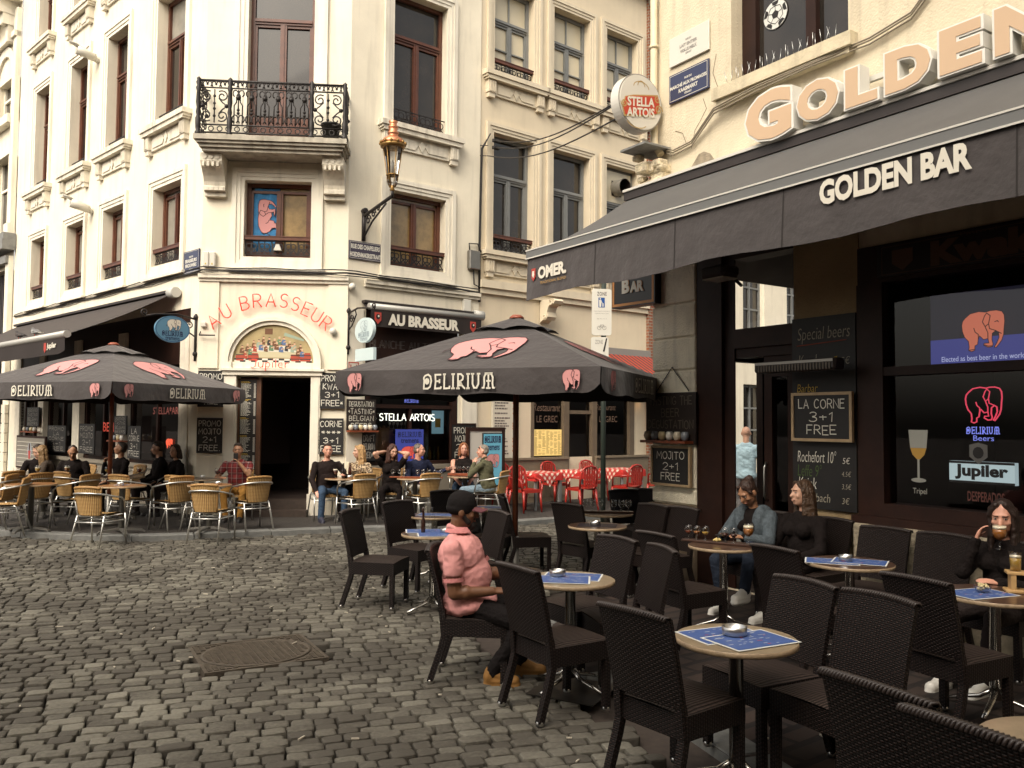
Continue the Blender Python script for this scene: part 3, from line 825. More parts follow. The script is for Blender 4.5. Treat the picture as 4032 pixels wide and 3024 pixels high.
ring(.735, .70, .80, .77, -.05, 0); ring(.80, .77, .875, .845, -.09, 0)
ar.box(cx - .875, cx - .735, -.09, 0, 2.746, cz); ar.box(cx + .735, cx + .875, -.09, 0, 2.746, cz); ar.box(cx - .735, cx + .735, -.05, 0, 2.746, cz)
part("arch", ar, M_trim, corner)
# painted lunette: a plain tavern scene (figures at a long table, barrels, checked floor)
lu = MB(FC.M)
def lp(pts, y, m): lu.tess(pts, [lu.vert((x, y, z)) for x, z in pts], m)
lp([(cx - .735, cz)] + [(cx + .735 * math.cos(math.pi * i / N), cz + .70 * math.sin(math.pi * i / N)) for i in range(N + 1)], -.006, 0)
for i in range(14):
 for j in range(2):
  x = cx - .70 + i * .1
  lp([(x, cz + .005 + j * .035), (x + .1, cz + .005 + j * .035), (x + .1, cz + .04 + j * .035), (x, cz + .04 + j * .035)], -.008, 1 if (i + j) % 2 else 2)
lp([(cx - .42, cz + .20), (cx + .42, cz + .20), (cx + .36, cz + .31), (cx - .36, cz + .31)], -.009, 2)
lp([(cx - .40, cz + .09), (cx + .40, cz + .09), (cx + .42, cz + .199), (cx - .42, cz + .199)], -.009, 8)
rl_ = random.Random(3)
for i in range(24):
 k = i % 2; x = cx - .56 + i * .047 + rl_.uniform(-.012, .012); z = cz + (.30 if k else .40) + rl_.uniform(-.03, .03) - .16 * ((x - cx) / .56) ** 2 + .02
 mm = rl_.choice((3, 4, 5, 6, 7, 5, 1))
 s_ = rl_.uniform(.7, 1.0); y = -.010 - .003 * k
 lp([(x - .045 * s_, z - .09), (x + .045 * s_, z - .10), (x + .038 * s_, z - .01), (x, z + .012), (x - .036 * s_, z - .012)], y, mm)
 lp(arc(x + .006, z + .028, .019, .025, 0, 330, 9), y - .0006, 9)
 lp(arc(x + .006, z + .042, .020, .014, 0, 180, 6), y - .0012, rl_.choice((5, 1, 8)))
 lp([(x, z - .05), (x + .05, z - .035), (x + .055, z - .02), (x, z - .03)], y - .0018, 9)
for x, s_ in ((cx - .60, .8), (cx - .36, 1.0), (cx + .40, .9), (cx + .58, 1.1)):
 lp([(x - .08 * s_, cz + .03), (x + .08 * s_, cz + .03), (x + .10 * s_, cz + .10), (x + .08 * s_, cz + .17 * s_), (x - .08 * s_, cz + .17 * s_), (x - .10 * s_, cz + .10)], -.012, 3)
 for k in (.06, .13): lp([(x - .095 * s_, cz + k), (x + .095 * s_, cz + k), (x + .095 * s_, cz + k + .015), (x - .095 * s_, cz + k + .015)], -.013, 1)
lp([(cx - .16, cz + .52), (cx - .02, cz + .52), (cx - .02, cz + .63), (cx - .16, cz + .63)], -.009, 5)
lp([(cx + .18, cz + .50), (cx + .55, cz + .40), (cx + .55, cz + .44), (cx + .2, cz + .56)], -.009, 7)
lmats = [mat("lunette_ground", (.40, .31, .15), .6, var=.25, vs=3), mat("lunette_black", (.03, .03, .03), .6), mat("lunette_white", (.72, .68, .58), .6), mat("lunette_red", (.40, .06, .03), .6),
   mat("lunette_green", (.12, .22, .12), .6), mat("lunette_brown", (.16, .07, .03), .6), mat("lunette_blue", (.10, .16, .30), .6), mat("lunette_sage", (.32, .40, .30), .6), mat("lunette_cloth", (.55, .50, .32), .6), mat("lunette_skin", (.62, .38, .24), .6)]
solo("painted_lunette", lu, lmats, "half-round painted tavern scene of diners and barrels above the cafe doorway", "painting")
# door leaf with the long menu list, steps, dark hall
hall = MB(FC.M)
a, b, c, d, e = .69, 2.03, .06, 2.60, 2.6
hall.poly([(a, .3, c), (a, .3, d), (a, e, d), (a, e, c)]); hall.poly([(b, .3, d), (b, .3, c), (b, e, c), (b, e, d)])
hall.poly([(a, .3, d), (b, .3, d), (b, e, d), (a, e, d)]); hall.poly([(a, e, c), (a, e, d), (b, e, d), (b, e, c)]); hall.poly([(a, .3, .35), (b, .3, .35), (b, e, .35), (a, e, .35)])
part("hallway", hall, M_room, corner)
sp_ = MB(FC.M)
sp_.box(.692, 2.028, -.30, .3, .03, .17); sp_.box(.692, 2.028, -.02, .5, .171, .34)
part("doorstep", sp_, mat("worn_dark_step", (.045, .03, .022), .6, var=.3, vs=10), corner)
dl = MB(FC.M)
dl.box(.70, 1.06, .06, .11, .36, 2.56, m=0); dl.box(1.065, 1.12, .04, .14, .36, 2.58, m=0)
door = part("door", dl, mat("brown_door_wood", (.085, .035, .015), .5, var=.3, vs=8), corner)
mn = MB(FC.M); mn.poly([(.735, .058, .75), (1.035, .058, .75), (1.035, .058, 2.54), (.735, .058, 2.54)], m=0)
rl_ = random.Random(5)
for i in range(88):
 z = 2.50 - i * .0195
 if i % 17 in (0, 1): col_, a0, a1 = 2, .75, .75 + rl_.uniform(.1, .18)
 elif i % 17 == 16: continue
 else: col_, a0, a1 = 1, .755, .755 + rl_.uniform(.10, .19)
 x = a0
 while x < a1:
  wl = rl_.uniform(.012, .035); mn.box(x, min(a1, x + wl), .053, .0575, z, z + .0085, m=col_); x += wl + .008
 if i % 17 not in (0, 1): mn.box(.985, 1.02, .053, .0575, z, z + .0085, m=1)
part("menu_list", mn, [mat("menu_black", (.012, .011, .01), .5), mat("chalk_white", (.72, .69, .60), .8), mat("chalk_yellow", (.62, .42, .07), .8)], door)
# ---- left shopfront
sf = MB(FL.M)
sf.box(-10.2, -.36, .02, .30, 2.85, 3.90)
for x0, x1 in ((-10.2, -9.75), (-8.5, -7.98), (-6.15, -5.62), (-3.62, -3.1)): sf.box(x0 + .08, x1 - .08, .02, .09, .9, 2.85)
part("fascia", sf, M_darkwood, corner)
for x0, x1 in ((-10.2, -9.83), (-8.43, -8.05), (-6.09, -5.67), (-3.58, -3.16), (-.72, -.36)):
 pil = MB(FL.M); pil.box(x0, x1, -.02, .10, .02, 3.6); pil.box(x0 - .04, x1 + .04, -.05, .10, .02, .5); part("pilaster", pil, M_trim2, corner)
bay = [(-9.83, -8.43), (-8.05, -6.09), (-5.67, -3.58), (-3.16, -.72)]
bp = MB(FL.M)
for x0, x1 in bay:
 bp.box(x0, x1, .06, .12, .02, .82); bp.box(x0, x1, .0, .14, .821, .90)
 for k in range(3):
  s_ = (x1 - x0) / 3; bp.box(x0 + k * s_ + .06, x0 + (k + 1) * s_ - .06, .045, .059, .15, .72)
part("base_panel", bp, mat("darkened_panel_paint", (.24, .21, .165), .7, var=.12, vs=4, streak=.4), corner)  # panel colour lowered to hold the deep shade under the left awning
fm = MB(FL.M); gp = MB(FL.M); rm = MB(FL.M)
for x0, x1 in bay:
 for a in (x0, (x0 + x1) / 2 - .035, x1 - .07): fm.box(a, a + .07, .12, .2, .901, 2.85)
 fm.box(x0, x1, .11, .21, 2.28, 2.36); fm.box(x0, x1, .11, .21, .901, .97)
 gp.poly([(x0, .16, .97), (x1, .16, .97), (x1, .16, 2.85), (x0, .16, 2.85)])
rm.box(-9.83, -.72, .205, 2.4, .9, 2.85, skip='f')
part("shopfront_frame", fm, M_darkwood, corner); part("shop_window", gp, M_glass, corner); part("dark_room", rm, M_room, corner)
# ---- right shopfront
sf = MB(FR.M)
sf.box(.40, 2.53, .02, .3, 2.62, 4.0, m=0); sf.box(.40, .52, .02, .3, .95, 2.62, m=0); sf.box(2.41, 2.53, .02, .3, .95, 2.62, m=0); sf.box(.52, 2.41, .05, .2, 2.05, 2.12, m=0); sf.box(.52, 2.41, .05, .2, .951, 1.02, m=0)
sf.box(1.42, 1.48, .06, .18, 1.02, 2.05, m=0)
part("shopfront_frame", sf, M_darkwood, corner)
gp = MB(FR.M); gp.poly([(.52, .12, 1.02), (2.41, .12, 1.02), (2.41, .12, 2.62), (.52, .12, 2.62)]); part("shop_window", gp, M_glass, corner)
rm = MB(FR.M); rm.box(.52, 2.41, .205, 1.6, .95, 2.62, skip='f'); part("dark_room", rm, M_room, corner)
bs = MB(FR.M); bs.box(.40, 2.53, -.03, .3, .02, .86); bs.box(.36, 2.57, -.09, .3, .861, .948)
for k in range(4): bs.box(.5 + k * .5, .92 + k * .5, -.045, -.031, .15, .75)
part("base_panel", bs, MATS["darkened_panel_paint"], corner)
pj = MB(FR.M); pj.box(2.62, 2.98, -.05, 0, .02, 3.9); pj.box(2.60, 3.0, -.08, 0, .02, .6); part("pilaster", pj, M_trim, corner)
pj = MB(FR.M); pj.box(.02, .34, -.03, 0, .02, 3.9); part("pilaster", pj, M_trim, corner)

# ------------------------------------------------------------------ beige house beside it
beige = thing("beige_house", "beige stucco house with grey window frames above a Greek restaurant", "house", TR(tuple(FR.at(3.05, 0, 0))))
colsB = [(3.40, 4.52), (5.10, 6.24), (6.79, 7.88)]
hb = []
for i, (a, b) in enumerate(colsB): hb += [(a, b, 5.42, 8.0), (a, b, 9.27, 11.3)]
hb += [(4.5, 7.75, 1.02, 2.75, .0)]
part("wall", wall(FR, 3.045, 8.2, 0, 13.2, hb, y=.02), M_beige, beige)
cb = MB(FR.M); cb.box(3.045, 8.2, -.35, .02, 12.85, 13.2); cb.box(3.045, 8.2, -.2, .02, 12.5, 12.849); part("cornice", cb, M_beige_trim, beige)
cb = MB(FR.M); cb.box(3.045, 8.2, -.10, .02, 4.62, 4.78); cb.box(3.045, 8.2, -.05, .02, 4.50, 4.619); part("ledge", cb, M_beige_trim, beige)
rb = MB(FR.M); rb.poly([(3.045, 0, 13.2), (8.2, 0, 13.2), (8.2, 9, 13.2), (3.045, 9, 13.2)]); part("roof", rb, M_stone, beige)
FRb = Frame(FR.at(0, .02, 0), FR.d)
for i, (a, b) in enumerate(colsB):
 window(FRb, beige, a, b, 9.27, 11.3, 'apron', M_greywood, M_blind, trans=.36, guard=.24, rail=True, trim=M_beige_trim, w=.2, crossbar=(9.95,))
 window(FRb, beige, a, b, 5.42, 8.0, 'apron', M_greywood, M_pane, trans=.34, guard=.26, rail=True, trim=M_beige_trim, w=.2)
# shopfront of the restaurant
sf = MB(FR.M)
M_grec = mat("olive_brown_shopfront", (.14, .105, .07), .55, var=.15, vs=5)
sf.box(4.5, 7.75, .10, .22, 2.45, 2.75)
for a, b in ((4.5, 4.58), (5.46, 5.62), (6.36, 6.50), (7.6, 7.75)): sf.box(a, b, .0, .22, .02 if a > 5 else 1.02, 2.45)
sf.box(5.62, 6.36, .05, .2, 2.0, 2.08)
part("shopfront_frame", sf, M_grec, beige)
gp = MB(FR.M)
for a, b in ((4.58, 5.46), (6.50, 7.6)): gp.poly([(a, .1, 1.03), (b, .1, 1.03), (b, .1, 2.45), (a, .1, 2.45)])
gp.poly([(5.62, .12, .3), (6.36, .12, .3), (6.36, .12, 2.45), (5.62, .12, 2.45)])
part("shop_window", gp, M_glass, beige)
rm = MB(FR.M); rm.box(4.5, 7.75, .23, 1.6, .9, 2.75, skip='f'); part("dark_room", rm, M_room, beige)
bs = MB(FR.M)
for a, b in ((3.06, 5.55), (6.42, 8.19)):
 bs.box(a, b, -.06, .018, .02, .98); bs.box(a, b, -.10, .018, .981, 1.03)
 n = round((b - a) / .6)
 for k in range(n): bs.box(a + (k + .12) * (b - a) / n, a + (k + .88) * (b - a) / n, -.075, -.061, .18, .82)
bs.box(5.62, 6.36, .06, .2, .02, 1.0)
part("base_panel", bs, mat("taupe_panel_paint", (.20, .155, .105), .6, var=.1, vs=4), beige)
# scrolled console under the ledge
c = MB(FR.M)
prof = [(0, 4.495), (-.46, 4.495), (-.50, 4.45), (-.46, 4.39), (-.36, 4.38), (-.28, 4.33), (-.24, 4.22), (-.26, 4.12), (-.20, 4.05), (-.10, 4.06), (0, 4.0)]
a = [c.vert((4.72, y, z)) for y, z in prof]; b = [c.vert((4.98, y, z)) for y, z in prof]
c.tess(prof, a); c.tess(prof, b, flip=True)
for i in range(len(prof)): c.face((a[i], a[(i + 1) % len(prof)], b[(i + 1) % len(prof)], b[i]))
for x in (4.712, 4.988):
 c.tube([(x, y, z) for y, z in spiral(-.38, 4.42, .02, .08, 0, 1.4)], .014, 5); c.tube([(x, y, z) for y, z in spiral(-.16, 4.12, .015, .06, 180, 1.3)], .012, 5)
part("console", c, M_beige_trim, beige)
# vent duct through the top light of the last lower window
du = MB(FR.M); du.tube([(7.30, .2, 7.52), (7.30, -.12, 7.50)], .2, 20, m=0, caps=False); du.tube([(7.30, .2, 7.52), (7.30, -.118, 7.50)], .185, 20, m=1, caps=False)
du.poly([(6.87, .19, 7.16), (7.8, .19, 7.16), (7.8, .19, 7.92), (6.87, .19, 7.92)], m=2)
du.poly([(7.13, .18, 7.33), (7.47, .18, 7.33), (7.47, .18, 7.69), (7.13, .18, 7.69)], m=1)
part("vent_duct", du, [mat("zinc_duct", (.32, .30, .26), .45, metal=.6, var=.2, vs=8), M_room, M_blind], beige)

# ------------------------------------------------------------------ brick house in the gap
def brick_mat(name, c1, c2, mortar, sc=1.0):
 m = bpy.data.materials.new(name); m.use_nodes = True
 nt = m.node_tree; L = nt.links.new; b = nt.nodes["Principled BSDF"]; b.inputs["Roughness"].default_value = .85
 uv = nt.nodes.new("ShaderNodeUVMap"); bt = nt.nodes.new("ShaderNodeTexBrick")
 bt.inputs["Color1"].default_value = (*c1, 1); bt.inputs["Color2"].default_value = (*c2, 1); bt.inputs["Mortar"].default_value = (*mortar, 1)
 bt.inputs["Scale"].default_value = sc; bt.inputs["Brick Width"].default_value = .22; bt.inputs["Row Height"].default_value = .075; bt.inputs["Mortar Size"].default_value = .012
 bt.inputs["Bias"].default_value = .1
 L(uv.outputs[0], bt.inputs[0])
 nz = nt.nodes.new("ShaderNodeTexNoise"); nz.inputs["Scale"].default_value = 9; L(uv.outputs[0], nz.inputs[0])
 mx = nt.nodes.new("ShaderNodeMix"); mx.data_type = 'RGBA'; mx.blend_type = 'MULTIPLY'; mx.inputs[0].default_value = .6
 L(bt.outputs[0], mx.inputs[6]); L(nz.outputs[0], mx.inputs[7]); L(mx.outputs[2], b.inputs["Base Color"])
 bp_ = nt.nodes.new("ShaderNodeBump"); bp_.inputs["Strength"].default_value = .6; bp_.inputs["Distance"].default_value = .01; bp_.invert = True
 L(bt.outputs[1], bp_.inputs["Height"]); L(bp_.outputs[0], b.inputs["Normal"])
 MATS[name] = m
 return m
M_brick = brick_mat("red_brick", (.40, .135, .055), (.30, .09, .045), (.42, .36, .28))
def uvrect(mb, x0, x1, y, z0, z1, m=0):
 mb.poly([(x0, y, z0), (x1, y, z0), (x1, y, z1), (x0, y, z1)], uv=[(x0, z0), (x1, z0), (x1, z1), (x0, z1)], m=m)
bh = thing("brick_house", "old red brick house squeezed between the beige house and the golden bar", "house", TR(tuple(FR.at(8.2, 0, 0))))
mb = MB(FR.M)
uvrect(mb, 8.2, 8.75, -.06, 0, 12.6); uvrect(mb, 9.35, 11.0, -.06, 0, 12.6); uvrect(mb, 8.75, 9.35, -.06, 2.85, 12.6); uvrect(mb, 8.75, 9.35, -.06, 0, 1.0)
mb.poly([(8.2, .4, 0), (8.2, -.06, 0), (8.2, -.06, 12.6), (8.2, .4, 12.6)], uv=[(0, 0), (.46, 0), (.46, 12.6), (0, 12.6)])
part("wall", mb, M_brick, bh)
s = MB(FR.M)
for z in range(9):
 s.box(8.62 - (.08 if z % 2 else 0), 8.75, -.085, -.05, 1.0 + z * .205, 1.0 + (z + 1) * .205 - .006)
s.box(8.55, 9.5, -.09, -.05, 2.851, 3.08); s.box(8.2, 11, -.2, -.05, 12.3, 12.6)
part("stone_trim", s, M_greyst, bh)
s = MB(FR.M); s.box(8.75, 9.35, .1, .2, 1.0, 2.85); part("window", s, M_pane, bh)
# ------------------------------------------------------------------ neighbour at the far left
far = thing("neighbour_house", "ornate cream house with arched windows cut off by the left edge of the photo", "house", TR(tuple(FL.at(-10.73, 0, 0))))
hf = [(-12.6, -11.25, 10.2, 11.35), (-12.6, -11.25, 7.0, 9.1), (-12.6, -11.25, .06, 5.9)]
part("wall", wall(FL, -30, -10.73, 0, 15.5, hf, y=-.02), M_white, far)
s = MB(FL.M)
s.box(-11.02, -10.735, -.14, -.02, 7.1, 13.1); s.box(-11.1, -10.735, -.2, -.02, 6.8, 7.1); s.box(-11.02, -10.735, -.14, -.02, 2.4, 6.2)
part("pilaster", s, M_trim, far)
s = MB(FL.M); s.box(-30, -10.735, -.85, -.02, 13.6, 14.1); s.box(-30, -10.735, -.60, -.02, 13.3, 13.599); s.box(-30, -10.735, -.2, -.02, 12.3, 12.45)
for x in (-11.3, -13.0):
 s.box(x, x + .30, -.55, -.02, 12.95, 13.299); s.box(x + .02, x + .28, -.42, -.02, 12.65, 12.949); s.box(x + .05, x + .25, -.28, -.02, 12.2, 12.649)
part("cornice", s, M_trim, far)
s = MB(FL.M)
for a, b in ((0, 180),):
 pts_o = arc(-11.92, 11.35, .95, .95, 0, 180, 16); pts_i = arc(-11.92, 11.35, .68, .68, 180, 0, 16)
 s.prism(pts_o + pts_i, -.09, -.02)
s.box(-12.87, -12.6, -.09, -.02, 10.2, 11.35); s.box(-11.24, -11.03, -.09, -.02, 10.2, 11.35); s.box(-12.9, -11.03, -.22, -.02, 9.95, 10.19)
s.box(-12.87, -12.6, -.09, -.02, 7.0, 9.1); s.box(-11.24, -11.03, -.09, -.02, 7.0, 9.1); s.box(-12.87, -11.03, -.11, -.02, 9.1, 9.3)
part("window_trim", s, M_trim, far)
s = MB(FL.M); s.box(-30, -10.6, -.35, -.021, 6.35, 6.62); s.box(-11.1, -10.6, -.33, -.021, 6.621, 6.8); s.box(-30, -10.75, -.22, -.021, 6.0, 6.2)
part("stone_ledge", s, M_stone, far)
for z0, z1 in ((10.2, 11.35), (7.0, 9.1)):
 s = MB(FL.M)
 s.box(-12.6, -11.25, .18, .2, z0, z1, m=1)
 for x in (-12.6, -11.96, -11.33): s.box(x, x + .08, .12, .179, z0, z1, m=0)
 s.box(-12.52, -11.33, .125, .179, z0 + (z1 - z0) * .6, z0 + (z1 - z0) * .6 + .07, m=0)
 if z0 > 8: s.prism(arc(-11.92, 11.35, .68, .68, 0, 180, 12), -.015, -.012, m=1)
 part("window", s, [M_trim, M_pane], far)
s = MB(FL.M)
for k in range(9): s.tube([(-12.5 + k * .14, .05, .5), (-12.5 + k * .14, .05, 5.8)], .018, 6)
s.box(-12.6, -11.25, .2, .24, .06, 5.9)
part("window_bars", s, M_iron, far)
s = MB(FL.M)
for k in range(8): s.box(-11.06 - .02 * (k % 2), -10.735, -.10, -.022, .1 + k * .26, .34 + k * .26)
part("quoins", s, M_trim2, far)

# ------------------------------------------------------------------ the bar on the right
bar = thing("golden_bar_house", "rough pale yellow house holding the dark wooden bar front on the right", "house", TR((1.77, 10.15, 0)))
hg = [(1.17, 2.64, 5.56, 7.6, .30), (.69, 5.6, .92, 3.46, .0), (.69, 2.0, .02, 3.68, .0)]
gw = wall(FG, .0, 15, 0, 10.5, hg)
part("wall", gw, M_yellow, bar)
sw = MB(FG.M)
for y0, y1, z0, z1 in ((0, .35, 0, 10.5), (3.0, 3.2, 0, 10.5), (.35, 3.0, 3.68, 10.5), (.35, 3.0, 2.6, 2.83)): sw.poly([(0, y1, z0), (0, y0, z0), (0, y0, z1), (0, y1, z1)])
sw.poly([(0, 0, 10.5), (7.5, 0, 10.5), (7.5, 3.2, 10.5), (0, 3.2, 10.5)])
sw.poly([(0, 3.2, 3.7), (0, 3.2, 10.5), (7.5, 3.2, 10.5), (7.5, 3.2, 3.7)]); sw.poly([(0, 3.2, 0), (0, 3.2, 3.7), (7.5, 3.2, 3.7), (7.5, 3.2, 0)])
part("rear_wall", sw, M_yellow, bar)
# rusticated pillar
cp_ = MB(FG.M)
M_pillar = mat("roughcast_cream", (.86, .79, .62), .95, var=.12, vs=3, bump=.8, bs=55, streak=.45)
zz = [.86, 1.05, 1.62, 2.02, 2.42, 2.80, 3.2, 3.66]
for a, b in zip(zz, zz[1:]): cp_.bbox_bevel(-.03, .685, -.07, .3, a + .008, b - .008, .015)
cp_.box(-.01, .67, -.045, .28, .86, 3.66)
part("pillar", cp_, M_pillar, bar)
c = MB(FG.M); c.bbox_bevel(-.05, .70, -.14, .3, .70, .855, .02); c.bbox_bevel(-.04, .69, -.11, .3, .0, .699, .02); part("plinth", c, mat("dark_plinth", (.20, .15, .10), .85, var=.2, vs=6), bar)
# dark post, door frame and transom
df = MB(FG.M)
df.box(.69, 1.06, -.05, .10, .02, 3.68); df.box(1.06, 1.2, .0, .02, .02, 3.68); df.box(1.99, 2.0, 0, .25, .02, 3.68)
df.box(1.2, 1.99, -.02, .22, 2.62, 2.83); df.box(1.2, 1.99, -.02, .22, 3.60, 3.68); df.box(1.93, 1.99, .02, .2, .02, 2.62); df.box(1.2, 1.93, .02, .2, 2.52, 2.62)
part("door_frame", df, M_darkwood, bar)
dl = MB(FG.M)
dl.box(1.56, 1.66, .05, .12, .06, 2.52); dl.box(1.86, 1.93, .05, .12, .06, 2.52); dl.box(1.66, 1.86, .05, .12, .06, .9); dl.box(1.66, 1.86, .05, .12, 2.3, 2.52)
d_ = part("door", dl, M_darkwood, bar)
gp = MB(FG.M); gp.poly([(1.66, .09, .9), (1.86, .09, .9), (1.86, .09, 2.3), (1.66, .09, 2.3)]); part("pane", gp, M_glass, d_)
hd = MB(FG.M); hd.tube([(1.60, .03, 1.0), (1.60, .0, 1.05), (1.60, .0, 1.35), (1.60, .03, 1.4)], .014, 6); part("handle", hd, mat("steel", (.5, .5, .48), .3, metal=1), d_)
gp = MB(FG.M); gp.poly([(1.2, .1, 2.83), (1.99, .1, 2.83), (1.99, .1, 3.6), (1.2, .1, 3.6)]); part("transom_pane", gp, M_glass, bar)
# the room behind the door is glazed to the side street as well
ps = MB(FG.M)
ps.box(.02, 2.6, .26, 3.19, .01, 3.68, skip='fl')
part("barroom", ps, M_room, bar)
ps = MB(FG.M); ps.box(.02, .12, .36, .44, .02, 3.67); ps.box(.02, .12, 2.9, 2.99, .02, 3.67); ps.box(.02, .12, .441, 2.89, 2.6, 2.8); ps.box(.02, .12, .95, 1.03, .02, 2.599); ps.box(.02, .12, 1.75, 2.89, .02, 2.599)
part("side_door_frame", ps, M_darkwood, bar)
# pier with the blackboards, shop window
pr_ = MB(FG.M); pr_.box(2.0, 2.73, -.02, .25, .02, 3.72); part("pier", pr_, mat("tobacco_render", (.36, .26, .14), .9, var=.1, vs=3, bump=.7, bs=50), bar)
wf = MB(FG.M)
wf.box(2.73, 5.6, -.03, .2, 3.11, 3.46); wf.box(2.73, 2.99, -.05, .2, .97, 3.11); wf.box(2.99, 5.5, -.04, .18, 2.25, 2.33); wf.box(2.99, 5.5, -.05, .2, .97, 1.09); wf.box(4.35, 4.45, -.03, .2, 1.09, 3.11)
wf.box(2.70, 5.6, -.12, .2, .90, .969)
part("shopfront_frame", wf, M_darkwood, bar)
gp = MB(FG.M); gp.poly([(2.99, .05, 1.09), (5.5, .05, 1.09), (5.5, .05, 2.25), (2.99, .05, 2.25)]); gp.poly([(2.99, .05, 2.33), (5.5, .05, 2.33), (5.5, .05, 3.11), (2.99, .05, 3.11)]); part("shop_window", gp, M_glass, bar)
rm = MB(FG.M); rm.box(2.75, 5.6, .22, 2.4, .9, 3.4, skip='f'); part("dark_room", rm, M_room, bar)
bl = MB(FG.M); bl.bbox_bevel(2.735, 6.5, -.16, .1, .45, .90, .02); bl.box(2.0, 6.5, -.10, .1, .0, .449)
part("window_base", bl, mat("rough_grey_cement", (.33, .28, .20), .95, var=.3, vs=7, bump=.8, bs=30), bar)
# first-floor window with spikes
s = MB(FG.M); s.box(.98, 2.74, -.12, .28, 5.42, 5.555); s.box(1.02, 2.70, -.08, 0, 5.36, 5.419); part("sill", s, mat("yellowed_sill", (.62, .54, .38), .85, var=.15, vs=5, bump=.3, streak=.6), bar)
wnd = MB(FG.M)
for a, b in ((1.17, 1.36), (2.02, 2.14), (2.56, 2.64)): wnd.box(a, b, .18, .28, 5.556, 7.6)
wnd.box(1.36, 2.02, .2, .27, 5.556, 5.65); wnd.box(2.14, 2.56, .2, .27, 5.556, 5.65); wnd.box(1.36, 2.56, .2, .27, 7.3, 7.6)
wf_ = part("window", wnd, M_darkwood, bar)
p = MB(FG.M); p.poly([(1.17, .25, 5.56), (2.64, .25, 5.56), (2.64, .25, 7.6), (1.17, .25, 7.6)]); part("pane", p, M_pane, wf_)
p = MB(FG.M)
for k in range(26):
 x = 1.15 + k * .055
 p.tube([(x, -.02 - .03 * (k % 2), 5.555), (x + .03 * ((k % 3) - 1), -.06 + .04 * (k % 2), 5.72)], .0035, 4)
part("bird_spikes", p, MATS["steel"], wf_)
# weathered patches where the render has fallen off
pt = MB(FG.M)
def patch(pts, y=-.004): pt.tess(pts, [pt.vert((x, y, z)) for x, z in pts])
patch([(.46, 4.66), (.60, 4.64), (.80, 4.66), (.95, 4.68), (.93, 4.78), (.86, 4.88), (.76, 4.93), (.68, 4.92), (.62, 4.86), (.54, 4.78), (.48, 4.72)])
part("bare_patch", pt, mat("bare_cement_patch", (.30, .25, .18), .95, var=.25, vs=12, bump=.6), bar)
cr_ = MB(FG.M)
for pts in ([(.75, 5.55), (.80, 5.42), (.70, 5.30), (.62, 5.22), (.56, 5.02)], [(2.7, 5.95), (2.95, 6.02), (3.1, 6.0), (3.3, 6.12), (3.6, 6.2)], [(.3, 5.3), (.42, 5.24), (.48, 5.1)], [(.95, 6.0), (.90, 5.8), (.97, 5.62)]):
 cr_.ribbon(pts, .008, -.003)
part("cracks", cr_, mat("crack_dark", (.18, .13, .08), .9), bar)
co = MB(FG.M)
rc = random.Random(2)
co.box(-.22, .22, -.42, .1, 5.10, 5.125, m=1)
for k in range(18):
 t = rc.random(); z = 5.08 - t * .42; lim = (1 - t) * .28 + .06
 x = rc.uniform(-.20, .20); y = -rc.uniform(0, lim)
 s_ = rc.uniform(.04, .10); co.bbox_bevel(x - s_, x + s_, y - s_, min(y + s_, .05), z - s_ * .6, z + s_ * .6, .015)
part("broken_corbel", co, [mat("crumbled_stone", (.62, .53, .37), .95, var=.4, vs=14, bump=.9), M_stone], bar)
dp = MB(FG.M)
dp.tube([(.0, -.07, 10.4), (.0, -.07, 5.6), (.03, -.09, 5.2), (.12, -.07, 5.05)], .045, 10); dp.tube([(.10, -.06, 5.0), (.05, -.06, 4.2), (.08, -.06, 3.6)], .018, 6)
for z in (9, 7.6, 6.4, 5.7): dp.lathe([(.055, 0), (.055, .04)], 10, (0, -.07, z))
part("drainpipe", dp, mat("cream_pipe_paint", (.64, .55, .38), .6, var=.1, vs=6), bar)
cb_ = MB(FG.M)
for k, dz in enumerate((0, .035, .06)):
 pts = [(.05, -.03, 5.12 + dz), (.3, -.04, 5.0 + dz), (.6, -.04, 5.03 + dz), (1.0, -.10, 5.28 + dz), (1.6, -.11, 5.33 + dz), (2.3, -.11, 5.36 + dz * .6), (2.9, -.05, 5.37 + dz), (3.3, -.04, 5.45 + dz), (3.6, -.04, 5.72 + dz), (4.2, -.04, 5.80 + dz), (5.4, -.04, 5.95 + dz)]
 cb_.tube(pts, .009, 6)
part("cable", cb_, mat("grey_cable", (.26, .22, .16), .6), bar)

# pale house further down the side street, seen through the bar's door and transom
back = thing("side_street_house", "pale house with grey sash windows seen through the bar doorway", "house", TR(tuple(FR.at(11, 0, 0))))
hh = [(x, x + 1.0, z, z + 1.9) for x in (12.1, 14.2, 16.3, 18.4) for z in (1.0, 4.4, 7.4)]
part("wall", wall(FR, 11.0, 22, 0, 11.5, hh), M_white, back)
for h in hh:
 f = MB(FR.M); f.box(h[0], h[1], .2, .22, h[2], h[3], m=1)
 for k in range(3): f.box(h[0] + k * .47, h[0] + k * .47 + .06, .15, .199, h[2], h[3], m=0)
 for k in range(4): f.box(h[0], h[1], .16, .198, h[2] + k * .61, h[2] + k * .61 + .05, m=0)
 part("window", f, [M_greywood, M_pane], back)

